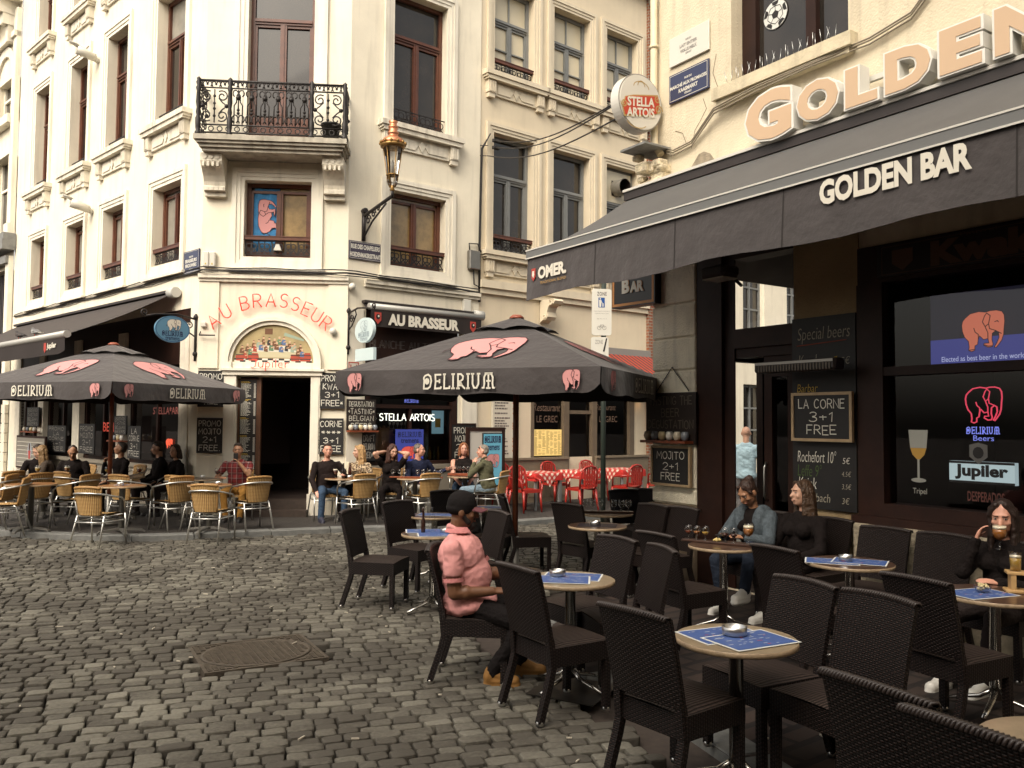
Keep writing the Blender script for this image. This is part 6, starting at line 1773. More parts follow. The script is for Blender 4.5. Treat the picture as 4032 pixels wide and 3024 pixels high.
 def body(s):
  cap_(s, N + Vector((0, 0, -.04)), HC + Rh @ Vector((0, -.03, -.06)), .056 * (1 if not female else .85), .052 * (1 if not female else .85))
  E_ = lambda c, r: ell(s, HC + Rh @ (Vector(c) * hs), Rh, tuple(q * hs for q in r))
  E_((0, -.012, .03), (.076, .096, .090)); E_((0, .015, -.035), (.064, .074, .088)); E_((0, .040, -.088), (.036, .042, .030))
  E_((0, .052, -.015), (.058, .040, .066))
  cap_(s, HC + Rh @ (Vector((0, .086, .012)) * hs), HC + Rh @ (Vector((0, .108, -.030)) * hs), .010 * hs, .0155 * hs, 8); E_((0, .080, .030), (.055, .016, .012)); E_((0, .088, -.066), (.025, .012, .014))
  for sx in (-1, 1): E_((sx * .078, -.012, -.008), (.013, .022, .034)); E_((sx * .040, .062, -.025), (.024, .022, .022))
  torso(s, .90); legs(s, .84); arms(s, 1.0 if sleeve != 'long' else .9)
  for sx, a, e, w_, c_, nn in ((-1, SL, EL, lh, curl[0], ln), (1, SR_, ER, rh, curl[1], rn)):
   dd = (w_ - e).normalized(); hand(s, w_, dd, Vector(nn) if nn else Vector((sx * .4, .1, 1)), -sx, c_, .95 if not female else .86)
  for an in (lf, rf): cap_(s, an, an + Vector((0, .10, -.045)), .036, .03)
 remesh("body", W_(body), skin(sk), t, vox)
 def topf(s):
  torso(s, 1.03)
  if hem: ell(s, H + Rt @ Vector((0, .01 + belly * .3, -.01)), Rt, (.178 * g, (.145 + belly * .5) * g, .10))
  fr = {'long': 1.0, 'short': .62, 'three': .5, 'none': 0}[sleeve]
  for a, e, w_ in ((SL, EL, lh), (SR_, ER, rh)):
   if sleeve == 'none': continue
   if sleeve == 'short':
    q = a.lerp(e, .50); cap_(s, a, q, .062 * (.5 + .5 * g), .062 * (.5 + .5 * g))
   else:
    cap_(s, a, e, .062 * (.6 + .4 * g), .052); cap_(s, e, w_.lerp(e, .04), .052, .038)
  if collar: s_ = [N + Rs @ Vector((.068 * c_, .062 * q_ + .012, .035 + .02 * (q_ < 0) - .03 * max(0, q_))) for c_, q_ in circ(14)]; s.tube(s_, .019, 8, closed=True)
 if sleeve == 'none':
  def topf(s, o=topf):
   torso(s, 1.02)
 remesh("shirt", W_(topf), top, t, vox, sms, None, wr)
 remesh("trousers", W_(lambda s: (legs(s, 1.06, 1.15), ell(s, H + Vector((0, .01, -.02)), Matrix.Identity(3), (.165 * g, .135 * g, .105)))), bottom, t, vox, 3, None, .007)
 for an in (lf, rf):
  def sh(s, an=an):
   f = Vector((an.x * .18, 1, 0)).normalized(); z = an.z - .055
   cap_(s, an + Vector((0, -.01, .0)), an + Vector((0, -.02, -.035)), .045, .047); cap_(s, Vector((an.x, an.y - .02, z)), Vector((an.x, an.y, z)) + f * .15, .042, .040); cap_(s, an + Vector((0, .01, -.01)), Vector((an.x, an.y, z + .006)) + f * .11, .043, .036)
   k0 = Vector((an.x, an.y - .03, z - .030)); cap_(s, k0, k0 + f * .19, .036, .038)
  remesh("shoe", W_(sh), shoe, t, vox * .85, 2)
 hb = MB(M)
 def hairf(s):
  E_ = lambda c, r, R=Rh: ell(s, HC + Rh @ (Vector(c) * hs), R, tuple(q * hs for q in r))
  Rb = Rh @ Matrix.Rotation(rad(24), 3, 'X')
  if hr in ('short', 'long', 'bun', 'crop', 'bob', 'wavy'): E_((0, -.026, .040), (.082, .094, .090) if hr != 'crop' else (.079, .090, .084), Rb); E_((0, -.050, .0), (.078, .062, .075))
  if hr == 'short': E_((0, .035, .105), (.055, .042, .022))
  if hr in ('long', 'wavy', 'bob'):
   L = {'long': -.30, 'wavy': -.20, 'bob': -.12}[hr]
   for sx in (-1, 1):
    for q in range(3): cap_(s, HC + Rh @ (Vector((sx * (.066 + .004 * q), .018 - .03 * q, .05)) * hs), HC + Rh @ Vector((sx * (.082 + .012 * (q - 1)), .012 - .035 * q, 0)) + Vector((0, 0, L * (.9 + .1 * q))) , .022, .020 if hr != 'wavy' else .030)
   for q in (-1, 0, 1): cap_(s, HC + Rh @ Vector((q * .04, -.07, 0)), HC + Rh @ Vector((q * .045, -.085, 0)) + Vector((0, -.02, L)), .045, .035)
   cap_(s, HC + Rh @ Vector((-.03, .055, .098)), HC + Rh @ Vector((-.074, .03, .02)), .02, .02); cap_(s, HC + Rh @ Vector((.03, .055, .098)), HC + Rh @ Vector((.074, .03, .02)), .02, .02)
  if hr == 'bun': E_((0, -.085, .10), (.042, .042, .040)); [cap_(s, HC + Rh @ Vector((sx * .03, .055, .095)), HC + Rh @ Vector((sx * .074, .025, .02)), .018, .016) for sx in (-1, 1)]
 if hr not in ('bald', 'cap'): remesh("hair", W_(hairf), mat(f"hair_{round(hc[0] * 1000)}_{round(hc[1] * 1000)}", hc, .55, var=.45, vs=40, bump=.6, bs=50), t, vox * .8, 1, None, .007)
 P_ = lambda c: tuple(M @ (HC + Rh @ (Vector(c) * hs)))
 Rw = M.to_3x3() @ Rh
 for sx in (-1, 1):
  e = MB(); e.m = 0; ell(e, P_((sx * .031, .079, .006)), Rw, (.0125 * hs, .012 * hs, .0062 * hs), 10)
  k0 = len(e.f); ell(e, P_((sx * .031, .0853, .006)), Rw, (.0062 * hs, .0066 * hs, .0060 * hs), 8); e.mi[k0:] = [1] * (len(e.f) - k0)
  part("eye", e, [mat("eye_white", (.26, .22, .19), .4), mat("eye_dark", (.02, .012, .01), .2)], t)
  e = MB(); cap_(e, P_((sx * .015, .095, .025)), P_((sx * .048, .080, .027)), .0045, .003, 6); part("eyebrow", e, mat("eyebrow_brown", (.06, .032, .02), .8), t)
 e = MB(); cap_(e, P_((-.022, .089, -.062)), P_((.022, .089, -.062)), .0055, .0055, 6); part("mouth", e, mat("lips", (.32, .11, .09), .5), t)
 return dict(t=t, M=M, N=N, H=H, HC=HC, Rh=Rh, Rs=Rs, SL=SL, SR=SR_, EL=EL, ER=ER, KL=KL, KR=KR, P=P_, Rw=Rw, W=W_)

C_black = cloth("black_wool", (.017, .011, .010)); C_blk2 = cloth("black_jersey", (.010, .007, .0065)); C_jean = cloth("blue_denim", (.045, .075, .125), vs=30, var=.3); C_ljean = cloth("light_denim", (.17, .23, .28), vs=30, var=.3)
C_dark = cloth("dark_trousers", (.022, .016, .015)); C_navy = cloth("navy_wool", (.018, .022, .048)); C_olive = cloth("olive_sweat", (.095, .092, .055)); C_pinkp = cloth("pink_pique", (.69, .315, .30), var=.07, bump=.45, bs=9)
C_white = cloth("off_white_twill", (.50, .47, .40)); C_ochre = cloth("ochre_chino", (.30, .15, .035)); C_jack = cloth("faded_denim_jacket", (.075, .092, .105), vs=25, var=.35); C_blue = cloth("pale_blue_shirt", (.40, .55, .62))
S_black = mat("black_shoe", (.015, .013, .012), .5); S_white = mat("white_trainer", (.62, .60, .55), .6); S_tan = mat("tan_boot", (.24, .115, .025), .7, var=.15, vs=12); S_navy = mat("dark_trainer", (.03, .03, .05), .6)
def pattern_mat(name, kind):
 m = bpy.data.materials.new(name); m.use_nodes = True; nt = m.node_tree; L = nt.links.new; b = nt.nodes["Principled BSDF"]; b.inputs["Roughness"].default_value = .85
 tc = nt.nodes.new("ShaderNodeTexCoord")
 if kind == 'plaid':
  sp = nt.nodes.new("ShaderNodeSeparateXYZ"); L(tc.outputs["Object"], sp.inputs[0]); out = None
  for k, (ax, sc, th, col) in enumerate(((0, 11, .6, (.05, .008, .010)), (2, 11, .6, (.05, .008, .010)), (0, 11, .93, (.42, .36, .33)), (2, 11, .93, (.42, .36, .33)))):
   d = nt.nodes.new("ShaderNodeMath"); d.operation = 'MULTIPLY'; d.inputs[1].default_value = sc; L(sp.outputs[ax], d.inputs[0])
   f = nt.nodes.new("ShaderNodeMath"); f.operation = 'FRACT'; L(d.outputs[0], f.inputs[0])
   g = nt.nodes.new("ShaderNodeMath"); g.operation = 'GREATER_THAN'; g.inputs[1].default_value = th; L(f.outputs[0], g.inputs[0])
   h = nt.nodes.new("ShaderNodeMath"); h.operation = 'MULTIPLY'; h.inputs[1].default_value = .55; L(g.outputs[0], h.inputs[0])
   mx = nt.nodes.new("ShaderNodeMix"); mx.data_type = 'RGBA'; mx.inputs[7].default_value = (*col, 1); L(h.outputs[0], mx.inputs[0])
   if out is None: mx.inputs[6].default_value = (.20, .018, .018, 1)
   else: L(out, mx.inputs[6])
   out = mx.outputs[2]
  L(out, b.inputs["Base Color"])
 else:
  v = nt.nodes.new("ShaderNodeTexVoronoi"); v.inputs["Scale"].default_value = 34; L(tc.outputs["Object"], v.inputs["Vector"])
  cr = nt.nodes.new("ShaderNodeValToRGB"); e = cr.color_ramp.elements
  e[0].position = .22; e[0].color = (.30, .17, .08, 1); e[1].position = .60; e[1].color = (.50, .38, .24, 1); a = e.new(.30); a.color = (.02, .012, .01, 1); a = e.new(.46); a.color = (.03, .02, .014, 1)
  L(v.outputs["Distance"], cr.inputs[0]); L(cr.outputs[0], b.inputs["Base Color"])
 return m
C_plaid = pattern_mat("red_plaid", 'plaid'); C_leop = pattern_mat("leopard_print", 'leopard')

# ---- the man in the pink polo shirt (foreground)
p = person("man in a pink polo shirt, black cap and tan boots seated side on", -.30, 6.00, 97, z0=.0, seat=.455, lean=-9, T=.485, yaw=12, pitch=4, sk='brown', hr='cap', top=C_pinkp, sleeve='short', bottom=cloth("black_denim", (.010, .008, .008)), shoe=S_tan,
   rh=(.17, .20, .64), lh=(-.10, .30, .70), rf=(.13, .20, .085), lf=(-.15, .36, .085), girth=1.28, belly=.020, curl=(.6, .6), vox=.0075, rel=(.25, -.6, -1), lel=(-.8, -.4, -.7), collar=True, hem=.1, head_off=(0, .02, -.02), arm=(.30, .26), sms=16, wr=.0075)
t = p['t']
M_cuff = cloth("pink_rib_knit", (.56, .215, .21), var=.05)
for a, e in ((p['SL'], p['EL']), (p['SR'], p['ER'])):          # ribbed sleeve ends, collar and button placket of the polo
 c = MB(p['M']); u = (e - a).normalized(); q = a.lerp(e, .5) + u * .045; c.tube([q, q + u * .028], .0745, 16, caps=False); c.tube([q + u * .028, q], .0715, 16, caps=False); part("sleeve_cuff", c, M_cuff, t)
c = MB(p['M']); N_, R_n = p['N'], p['Rs']
ringc = lambda k, r, z: N_ + R_n @ Vector((r * math.sin(k), .018 - r * 1.02 * math.cos(k), z + .016 * math.cos(k)))
n_ = 28
cols = [[c.vert(ringc(-2.75 + 5.5 * i / n_, r, z)) for i in range(n_ + 1)] for r, z in ((.066, .006), (.066, .042), (.074, .050), (.098, .008))]
for A, B in zip(cols, cols[1:]):
 for i in range(n_): c.face((A[i], A[i + 1], B[i + 1], B[i]), smooth=True)
part("collar", c, M_cuff, t)
def capf(s):
 s.M = Matrix.Identity(4)
 E_ = lambda c, r: ell(s, p['HC'] + p['Rh'] @ Vector(c), p['Rh'], r, 20)
 E_((0, -.012, .052), (.090, .106, .098)); E_((0, -.02, .020), (.088, .104, .06))
remesh("cap", p['W'](capf), cloth("black_cap_wool", (.012, .010, .010), bump=.2), t, .007, 2)
c = MB(p['M'] @ Matrix.Translation(p['HC']) @ p['Rh'].to_4x4())
bq = lambda u, v: ((2 * u - 1) * .082 * (1 - .10 * v), .060 + .028 * (1 - (2 * u - 1) ** 2) + v * .092 * (1 - .30 * (2 * u - 1) ** 2), .040 - .02 * (2 * u - 1) ** 2 - .012 * v)
c.m = 0; c.grid(14, 6, bq); c.m = 0; c.grid(14, 6, lambda u, v: (bq(u, v)[0], bq(u, v)[1], bq(u, v)[2] - .005), flip=True)
part("cap_brim", c, mat("maroon_brim", (.13, .035, .045), .6), t)
c = MB(p['M'] @ Matrix.Translation(p['HC']) @ p['Rh'].to_4x4()); c.lathe([(.018, .031), (.018, .0335)], 12, (.0, .135, 0)); part("brim_sticker", c, mat("gold_sticker", (.40, .25, .07), .4), t)
c = MB(p['M'] @ Matrix.Translation(p['HC']) @ p['Rh'].to_4x4())
for a, b_, r_ in (((0, .075, -.09), (0, .05, -.115), .036), ((.045, .04, -.07), (.06, -.005, -.02), .022), ((-.045, .04, -.07), (-.06, -.005, -.02), .022), ((-.03, .082, -.048), (.03, .082, -.048), .010)): cap_(c, a, b_, r_, r_ * .8)
bm = MB(); bm.v, bm.f = c.v, c.f
remesh("beard", bm, mat("black_beard", (.012, .008, .006), .8, var=.3, vs=60), t, .007, 1)
c = MB(p['M'] @ Matrix.Translation(p['HC']) @ p['Rh'].to_4x4()); ell(c, (0, -.03, -.015), Matrix.Identity(3), (.0795, .080, .05)); remesh("hair", c, MATS["black_beard"], t, .007, 1)

# ---- group at the right of the doorway
person("man in a black pullover and blue jeans beside the doorway", -3.27, 14.92, 150, lean=2, T=.50, yaw=-8, sk='pink', top=C_black, bottom=C_jean, shoe=S_navy, rh=(.27, .26, .52), lh=(-.22, .30, .78), rf=(.22, .40, .08), lf=(-.18, .44, .08), girth=1.12, belly=.02)
person("blonde woman in a leopard print top looking left", -2.74, 15.32, 205, lean=4, T=.47, yaw=-38, sk='fair', hr='long', hc=(.40, .24, .10), top=C_leop, bottom=C_blk2, shoe=S_black, lh=(-.16, .32, .70), rh=(.14, .34, .72), female=True)
person("brunette woman in a black shirt holding up her hair with both hands", -2.20, 15.45, 172, lean=4, T=.49, yaw=25, pitch=14, sk='fair', hr='wavy', hc=(.055, .022, .014), top=C_blk2, sleeve='short', bottom=C_blk2, shoe=S_black, lh=(-.12, .0, 1.17), rh=(.13, .0, 1.18), lel=(-1, .9, -.9), rel=(1, .9, -.9), female=True, curl=(1.2, 1.2))
person("grey haired man in a navy pullover stretching out one hand", -1.76, 15.75, 160, lean=8, T=.50, twist=18, yaw=62, sk='pink', hr='crop', hc=(.12, .10, .085), top=C_navy, bottom=C_white, shoe=S_white, lh=(-.52, .12, .83), rh=(.06, .36, .62), rf=(.12, .44, .08), lf=(-.08, .46, .08), girth=1.08, curl=(.1, .5), lel=(0, -.6, -.8), ln=(0, -1, .2))
person("woman with glasses in a black tank top facing the camera", -.93, 16.35, 176, lean=3, T=.50, yaw=4, sk='pink', hr='bob', hc=(.26, .10, .04), top=C_blk2, sleeve='none', bottom=C_jean, shoe=S_white, lh=(-.12, .36, .60), rh=(.10, .36, .60), female=True, girth=1.22)
h = person("man in an olive hooded top resting his fist on his chin", -.42, 15.42, 292, lean=10, T=.50, yaw=12, sk='pink', hr='crop', hc=(.20, .17, .14), top=C_olive, bottom=C_ljean, shoe=S_white, lh=(-.10, .24, .985), rh=(.16, .30, .56), rf=(.16, .48, .08), lf=(-.12, .36, .08), girth=1.12, curl=(1.5, .5), lel=(-.3, .5, -1), collar=True)
c = MB(); cap_(c, h['P']((-.07, .055, .065)), h['P']((.07, .055, .065)), .014, .014); cap_(c, h['P']((.07, .055, .065)), h['P']((.08, -.04, .05)), .008, .006); part("sunglasses", c, S_black, h['t'])
# ---- at the left
h = person("man in a red plaid shirt photographing with his phone", -4.80, 14.78, 172, lean=4, T=.50, yaw=5, pitch=2, sk='tan', top=C_plaid, sleeve='short', bottom=C_ochre, shoe=S_black, rh=(.22, .28, .74), lh=(-.07, .27, .985), girth=1.05, curl=(1.1, .5), lel=(-.8, -.1, -1))
c = MB(h['M']); c.bbox_bevel(-.045, .03, .285, .297, 1.02, 1.165, .006)
solo("smartphone", c, S_black, "black smartphone held up before the plaid shirt man's face", "phone")
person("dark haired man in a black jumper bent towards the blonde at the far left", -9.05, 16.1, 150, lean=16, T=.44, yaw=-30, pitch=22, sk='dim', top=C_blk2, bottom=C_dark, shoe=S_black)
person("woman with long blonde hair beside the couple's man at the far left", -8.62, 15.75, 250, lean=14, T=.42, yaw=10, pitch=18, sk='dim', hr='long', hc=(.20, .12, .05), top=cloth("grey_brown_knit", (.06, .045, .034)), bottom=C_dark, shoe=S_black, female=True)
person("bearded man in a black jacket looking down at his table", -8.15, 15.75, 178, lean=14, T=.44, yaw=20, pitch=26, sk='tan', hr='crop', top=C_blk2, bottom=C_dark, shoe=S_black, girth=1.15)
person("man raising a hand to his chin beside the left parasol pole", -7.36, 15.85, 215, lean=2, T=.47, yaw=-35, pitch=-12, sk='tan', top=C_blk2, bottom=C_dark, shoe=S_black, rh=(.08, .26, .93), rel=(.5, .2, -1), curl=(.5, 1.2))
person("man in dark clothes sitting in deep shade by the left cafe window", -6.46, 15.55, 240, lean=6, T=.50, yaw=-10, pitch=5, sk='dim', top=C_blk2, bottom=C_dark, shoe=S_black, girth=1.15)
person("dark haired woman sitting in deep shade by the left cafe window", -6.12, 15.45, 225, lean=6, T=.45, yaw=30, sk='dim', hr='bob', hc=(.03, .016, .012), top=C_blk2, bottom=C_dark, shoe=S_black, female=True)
for x, y, dg, lb in ((-9.05, 16.2, 150, "dark haired man at the far left"), (-8.55, 15.8, 250, "long haired blonde at the far left"), (-8.15, 15.85, 178, "bearded man"), (-7.3, 15.95, 215, "man with a hand to his chin"), (-6.42, 15.65, 240, "man in deep shade"), (-6.06, 15.6, 225, "woman in deep shade")): put_bistro(x, y, dg, "tan bistro chair under the " + lb)
# ---- at the bar
h = person("woman in a denim jacket looking down at her phone", 2.42, 8.26, 232, z0=.0, seat=.455, lean=9, T=.46, yaw=-6, pitch=32, sk='tan', hr='bun', hc=(.035, .016, .010), top=C_blk2, sleeve='long', bottom=cloth("dark_denim", (.018, .024, .038)), shoe=S_white, lh=(-.14, .42, .74), rh=(.10, .42, .74), lf=(-.30, .62, .30), rf=(.12, .40, .08), female=True, vox=.009)
def jack(s):
 for a, e, w_ in ((h['SL'], h['EL'], Vector((-.14, .42, .74))), (h['SR'], h['ER'], Vector((.10, .42, .74)))): cap_(s, a, e, .072, .060); cap_(s, e, w_.lerp(e, .1), .060, .045)
 R = h['Rs']; o = h['H']
 for sx in (-1, 1): ell(s, o + R @ Vector((sx * .105, .0, .30)), R, (.090, .155, .20)); cap_(s, h['N'] + R @ Vector((sx * .06, .02, -.02)), o + R @ Vector((sx * .085, .13, .20)), .03, .03)
 ell(s, o + R @ Vector((0, -.045, .28)), R, (.17, .115, .21))
jm = MB(); h2 = h
jo = remesh("denim_jacket", h['W'](jack), C_jack, h['t'], .009, 2)
c = MB(h['M']); c.bbox_bevel(-.06, .02, .50, .64, .757, .768, .004); solo("smartphone", c, S_black, "smartphone lying under the denim jacket woman's hands", "phone")
person("woman in black with wavy dark blonde hair looking left", 2.74, 7.86, 238, z0=.0, seat=.455, lean=3, T=.455, yaw=-20, pitch=-3, sk='fair', hr='wavy', hc=(.055, .028, .013), top=C_blk2, bottom=C_dark, shoe=S_white, female=True, vox=.009, girth=1.05)
h = person("dark haired woman drinking amber beer at the right edge", 3.56, 6.06, 240, z0=.0, seat=.455, lean=4, T=.45, yaw=22, pitch=8, sk='pink', hr='long', hc=(.025, .012, .008), top=C_blk2, bottom=C_dark, shoe=S_white, rh=(.095, .215, .985), lh=(-.16, .40, .74), rel=(.25, .5, -1), female=True, vox=.009, curl=(.5, .9), rf=(.10, .60, .08), lf=(-.12, .50, .08))
q = h['M'].inverted() @ Vector(h['P']((0, .155, -.115)))
tulip(Vector(h['P']((0.0, .165, -.19))), "stemmed glass of amber beer raised to the drinking woman's lips", 'amber', 1.28, .8, True)
# ---- in the side street behind the bar
person("bald man in a pale blue shirt standing in the side street, back turned", 4.16, 14.9, 20, z0=.0, T=.56, stand=True, lean=2, sk='fair', hr='bald', top=C_blue, sleeve='short', bottom=cloth("grey_trousers", (.16, .15, .15)), shoe=S_black, lh=(-.26, .02, .84), rh=(.26, .02, .84), lf=(-.10, 0, .08), rf=(.11, .04, .08), hem=.1, girth=1.05)

# ================================================================== PARASOLS, AWNINGS, SIGNS
M_fab = mat("charcoal_canvas", (.043, .035, .034), .75, var=.10, vs=3, bump=1.0, bs=6, sheen=.25)
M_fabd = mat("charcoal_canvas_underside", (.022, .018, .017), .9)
M_pink = mat("pink_print", (.60, .27, .26), .7)
M_pinkl = mat("emblem_outline", (.045, .012, .016), .7)
M_let = mat("cream_print", (.70, .66, .56), .7)
M_black = mat("black_print", (.010, .008, .008), .6)
M_pole = mat("red_brown_parasol_wood", (.21, .060, .025), .45, var=.3, vs=8, coat=.2)
def parasol(x, y, phi, label, base=0.0, zc=0.0):
 M = TR((x, y, 0), phi)
 t = thing("parasol", label, "parasol", M, "charcoal parasols with pink elephants")
 h, ze, za, vh = 1.5, 2.34 + zc, 3.02 + zc, .26
 p = MB(M); p.tube([(0, 0, base + .45), (0, 0, za - .05)], .035, 12); part("pole", p, M_pole, t)
 p = MB(M); p.lathe([(.33, base), (.33, base + .05), (.05, base + .07), (.045, base + .45), (.036, base + .46)], 20); part("base", p, MATS["grey_steel"], t)
 p = MB(M); p.lathe([(.09, za + .01), (.085, za + .03), (.05, za + .055), (0, za + .06)], 14); part("finial", p, mat("red_brown_finial", (.28, .07, .035), .5), t)
 for k in range(8):
  a = MB(M); an = k * math.pi / 4; r = h * (math.sqrt(2) if k % 2 else 1) * .98
  c_, s_ = math.cos(an), math.sin(an)
  a.tube([(.05 * c_, .05 * s_, za - .08), (r * c_, r * s_, ze - .03)], .013, 5); a.tube([(.05 * c_, .05 * s_, ze - .12), (r * .5 * c_, r * .5 * s_, (za + ze) / 2 - .05)], .011, 5); part("rib", a, M_pole, t)
 cn = MB(M)
 for k in range(4):
  Mk = Matrix.Rotation(k * math.pi / 2, 4, 'Z'); cn.M = M @ Mk
  cn.m = 0; cn.grid(12, 6, lambda u, v: ((2 * u - 1) * h * (1 - v), -h * (1 - v), ze + (za - ze) * v))
  cn.m = 1; cn.grid(2, 2, lambda u, v: ((2 * u - 1) * h * (1 - v), -h * (1 - v), ze - .012 + (za - ze) * v), flip=True)
 can = part("canopy", cn, [M_fab, M_fabd], t)
 vt = MB(M); f0 = .26
 for k in range(4):
  vt.M = M @ Matrix.Rotation(k * math.pi / 2, 4, 'Z')
  vt.grid(16, 3, lambda u, v: ((2 * u - 1) * h * f0 * (1 - v) * 1.02, -h * f0 * (1 - v) * 1.02, ze + (za - ze) * (1 - f0) + .045 + (za - ze) * f0 * v * .95 + (1 - v) * .028 * (abs(math.sin(u * math.pi * 2)) - .6)))
 part("vent_flap", vt, M_fab, t)
 sl = math.hypot(h, za - ze); th = -math.atan2(h, za - ze)
 for k in range(4):
  Mk = M @ Matrix.Rotation(k * math.pi / 2, 4, 'Z')
  v = MB(Mk)
  rp = lambda u, w: .022 * math.sin(u * 17 + k) * (1 - w) + .012 * math.sin(u * 41 + 2 * k) * (1 - w)
  def vp(u, w):
   e = min(u, 1 - u); rnd = .10 * max(0, (.06 - e) / .06) ** 2 * (1 - w)
   return ((2 * u - 1) * (h + .004), -h - .012 * (1 - (1 - w) ** 2) - .02 * (1 - w) + rp(u, w) * .6, ze - vh * (1 - w) + rnd + .010 * math.sin(u * 23 + k) * (1 - w))
  v.m = 0; v.grid(48, 4, vp); v.m = 1; v.grid(48, 4, lambda u, w: (vp(u, w)[0], vp(u, w)[1] + .008, vp(u, w)[2]), flip=True)
  va = part("valance", v, [M_fab, M_fabd], t)
  Mv = Mk @ Matrix.Translation((0, -h - .05, ze - vh))
  for xx in (-1.24, 1.22): e = MB(Mv); elephant(e, xx, vh * .5, .185, .215, 0, lw=.026); part("emblem", e, [M_pink, M_pinkl], va)
  e = MB(Mv); wordmark(e, lambda u, w: (-.39 + .80 * u + .008, .058 + .145 * w - .008), .135, .002); part("lettering_shadow", e, M_black, va)
  e = MB(Mv); wordmark(e, lambda u, w: (-.39 + .80 * u, .058 + .145 * w), .125, -.003); part("lettering", e, M_let, va)
  Ms = Mk @ Matrix.Translation((0, -h, ze)) @ Matrix.Rotation(th, 4, 'X') @ Matrix.Translation((0, -.012, 0))
  e = MB(Ms); elephant(e, .02, sl * .36, .86, .72, 0, lw=.020); part("emblem", e, [M_pink, M_pinkl], can)
 return t
parasol(.05, 9.95, rad(-23), "charcoal parasol with pink elephants on the right, over the dark wicker chairs", zc=.0)
parasol(-6.68, 14.0, rad(-19.5), "charcoal parasol with pink elephants at the left, over the tan bistro chairs", base=.06)

def lettering(fr, name, parent, txt, x0, x1, z0, z1, y, mt, bold=0.0, shear=0.0, space=1.0, ext=0.0):
 M = fr.M @ Matrix.Translation(((x0 + x1) / 2, y, (z0 + z1) / 2))
 return part(name, text_mb(txt, bold=bold, ext=ext, M=M, fit=(x1 - x0, z1 - z0), shear=shear, space=space), mt, parent)

# ---- the bar's long awning
aw = thing("bar_awning", "long charcoal awning lettered GOLDEN BAR over the right hand terrace", "awning", TR(tuple(FG.at(3, 0, 3.2))))
X0, X1, YB, ZB, ZT = -.36, 7.2, -1.67, 3.66, 4.55
c = MB(FG.M); c.box(X0, X1, -.24, -.01, 4.56, 4.66); part("cassette", c, mat("dark_cassette", (.03, .022, .02), .5), aw)
c = MB(FG.M); c.box(X0, X1, -.26, -.01, 4.661, 4.69); part("cassette_cover", c, mat("white_metal_trim", (.62, .60, .54), .5), aw)
def fab(u, v): return (X0 + .02 + (X1 - X0 - .04) * u, -.2 + (YB + .2) * v, 4.57 + (ZB + .06 - 4.57) * v - .05 * math.sin(math.pi * v) + .010 * math.sin(u * 60) * math.sin(math.pi * v) * (1 - v))
c = MB(FG.M); c.m = 0; c.grid(60, 8, fab, flip=True); c.m = 1; c.grid(20, 4, lambda u, v: (fab(u, v)[0], fab(u, v)[1], fab(u, v)[2] - .01)); part("fabric", c, [mat("grey_awning_cloth", (.085, .082, .079), .75, var=.08, vs=3, bump=.15, bs=8), M_fabd], aw)
c = MB(FG.M); c.box(X0 - .01, X1, YB - .03, YB + .05, ZB, ZB + .10, m=0); c.box(X0 - .012, X1, YB - .036, YB - .031, ZB + .088, ZB + .102, m=1); c.box(X0 - .012, X1, YB - .036, YB - .031, ZB - .004, ZB + .010, m=1); part("front_bar", c, [mat("awning_bar_grey", (.15, .15, .145), .5), MATS["white_metal_trim"]], aw)
def val(u, w):
 x = X0 + (X1 - X0) * u
 rp = .007 * math.sin(x * 7) + .005 * math.sin(x * 17 + 1) + .003 * math.sin(x * 31)
 return (x, YB - .012 - .02 * (1 - w) + rp * (1 - w), ZB - .46 * (1 - w) + .02 * math.sin(x * 3.1) * (1 - w))
c = MB(FG.M); c.m = 0; c.grid(150, 6, val)
c.m = 1; c.grid(150, 6, lambda u, w: (val(u, w)[0], val(u, w)[1] + .008, val(u, w)[2]), flip=True)
for x in (.86, 2.0, 3.2, 4.95): c.m = 1; c.grid(1, 6, lambda u, w: (x + .012 * u, val((x - X0) / (X1 - X0), w)[1] - .004, val((x - X0) / (X1 - X0), w)[2]))
va = part("valance", c, [M_fab, M_fabd], aw)
lettering(FG, "lettering", va, "GOLDEN BAR", 3.55, 4.69, 3.445, 3.635, YB - .038, M_let, bold=.045)
lettering(FG, "lettering", va, "OMER.", -.12, .40, 3.395, 3.535, YB - .038, M_let, bold=.05)
lettering(FG, "lettering", va, "TRADITIONAL BLOND", -.08, .40, 3.335, 3.365, YB - .04, mat("gold_print", (.34, .20, .06), .6), bold=.02)
c = MB(FG.M); c.prism([(-.24, 3.53), (-.24, 3.43), (-.205, 3.385), (-.165, 3.43), (-.165, 3.53)][::1], YB - .042, YB - .04, m=0); c.prism([(-.225, 3.50), (-.225, 3.45), (-.20, 3.42), (-.185, 3.45), (-.185, 3.50)], YB - .045, YB - .043, m=1); part("emblem", c, [mat("red_print", (.42, .05, .035), .6), M_let], va)
for x in (.3, 3.3, 6.4):
 c = MB(FG.M); c.tube([(x, -.1, 4.45), (x + .75, -.75, 4.05), (x + .1, YB + .06, ZB + .02)], .03, 8); part("arm", c, MATS["dark_cassette"], aw)
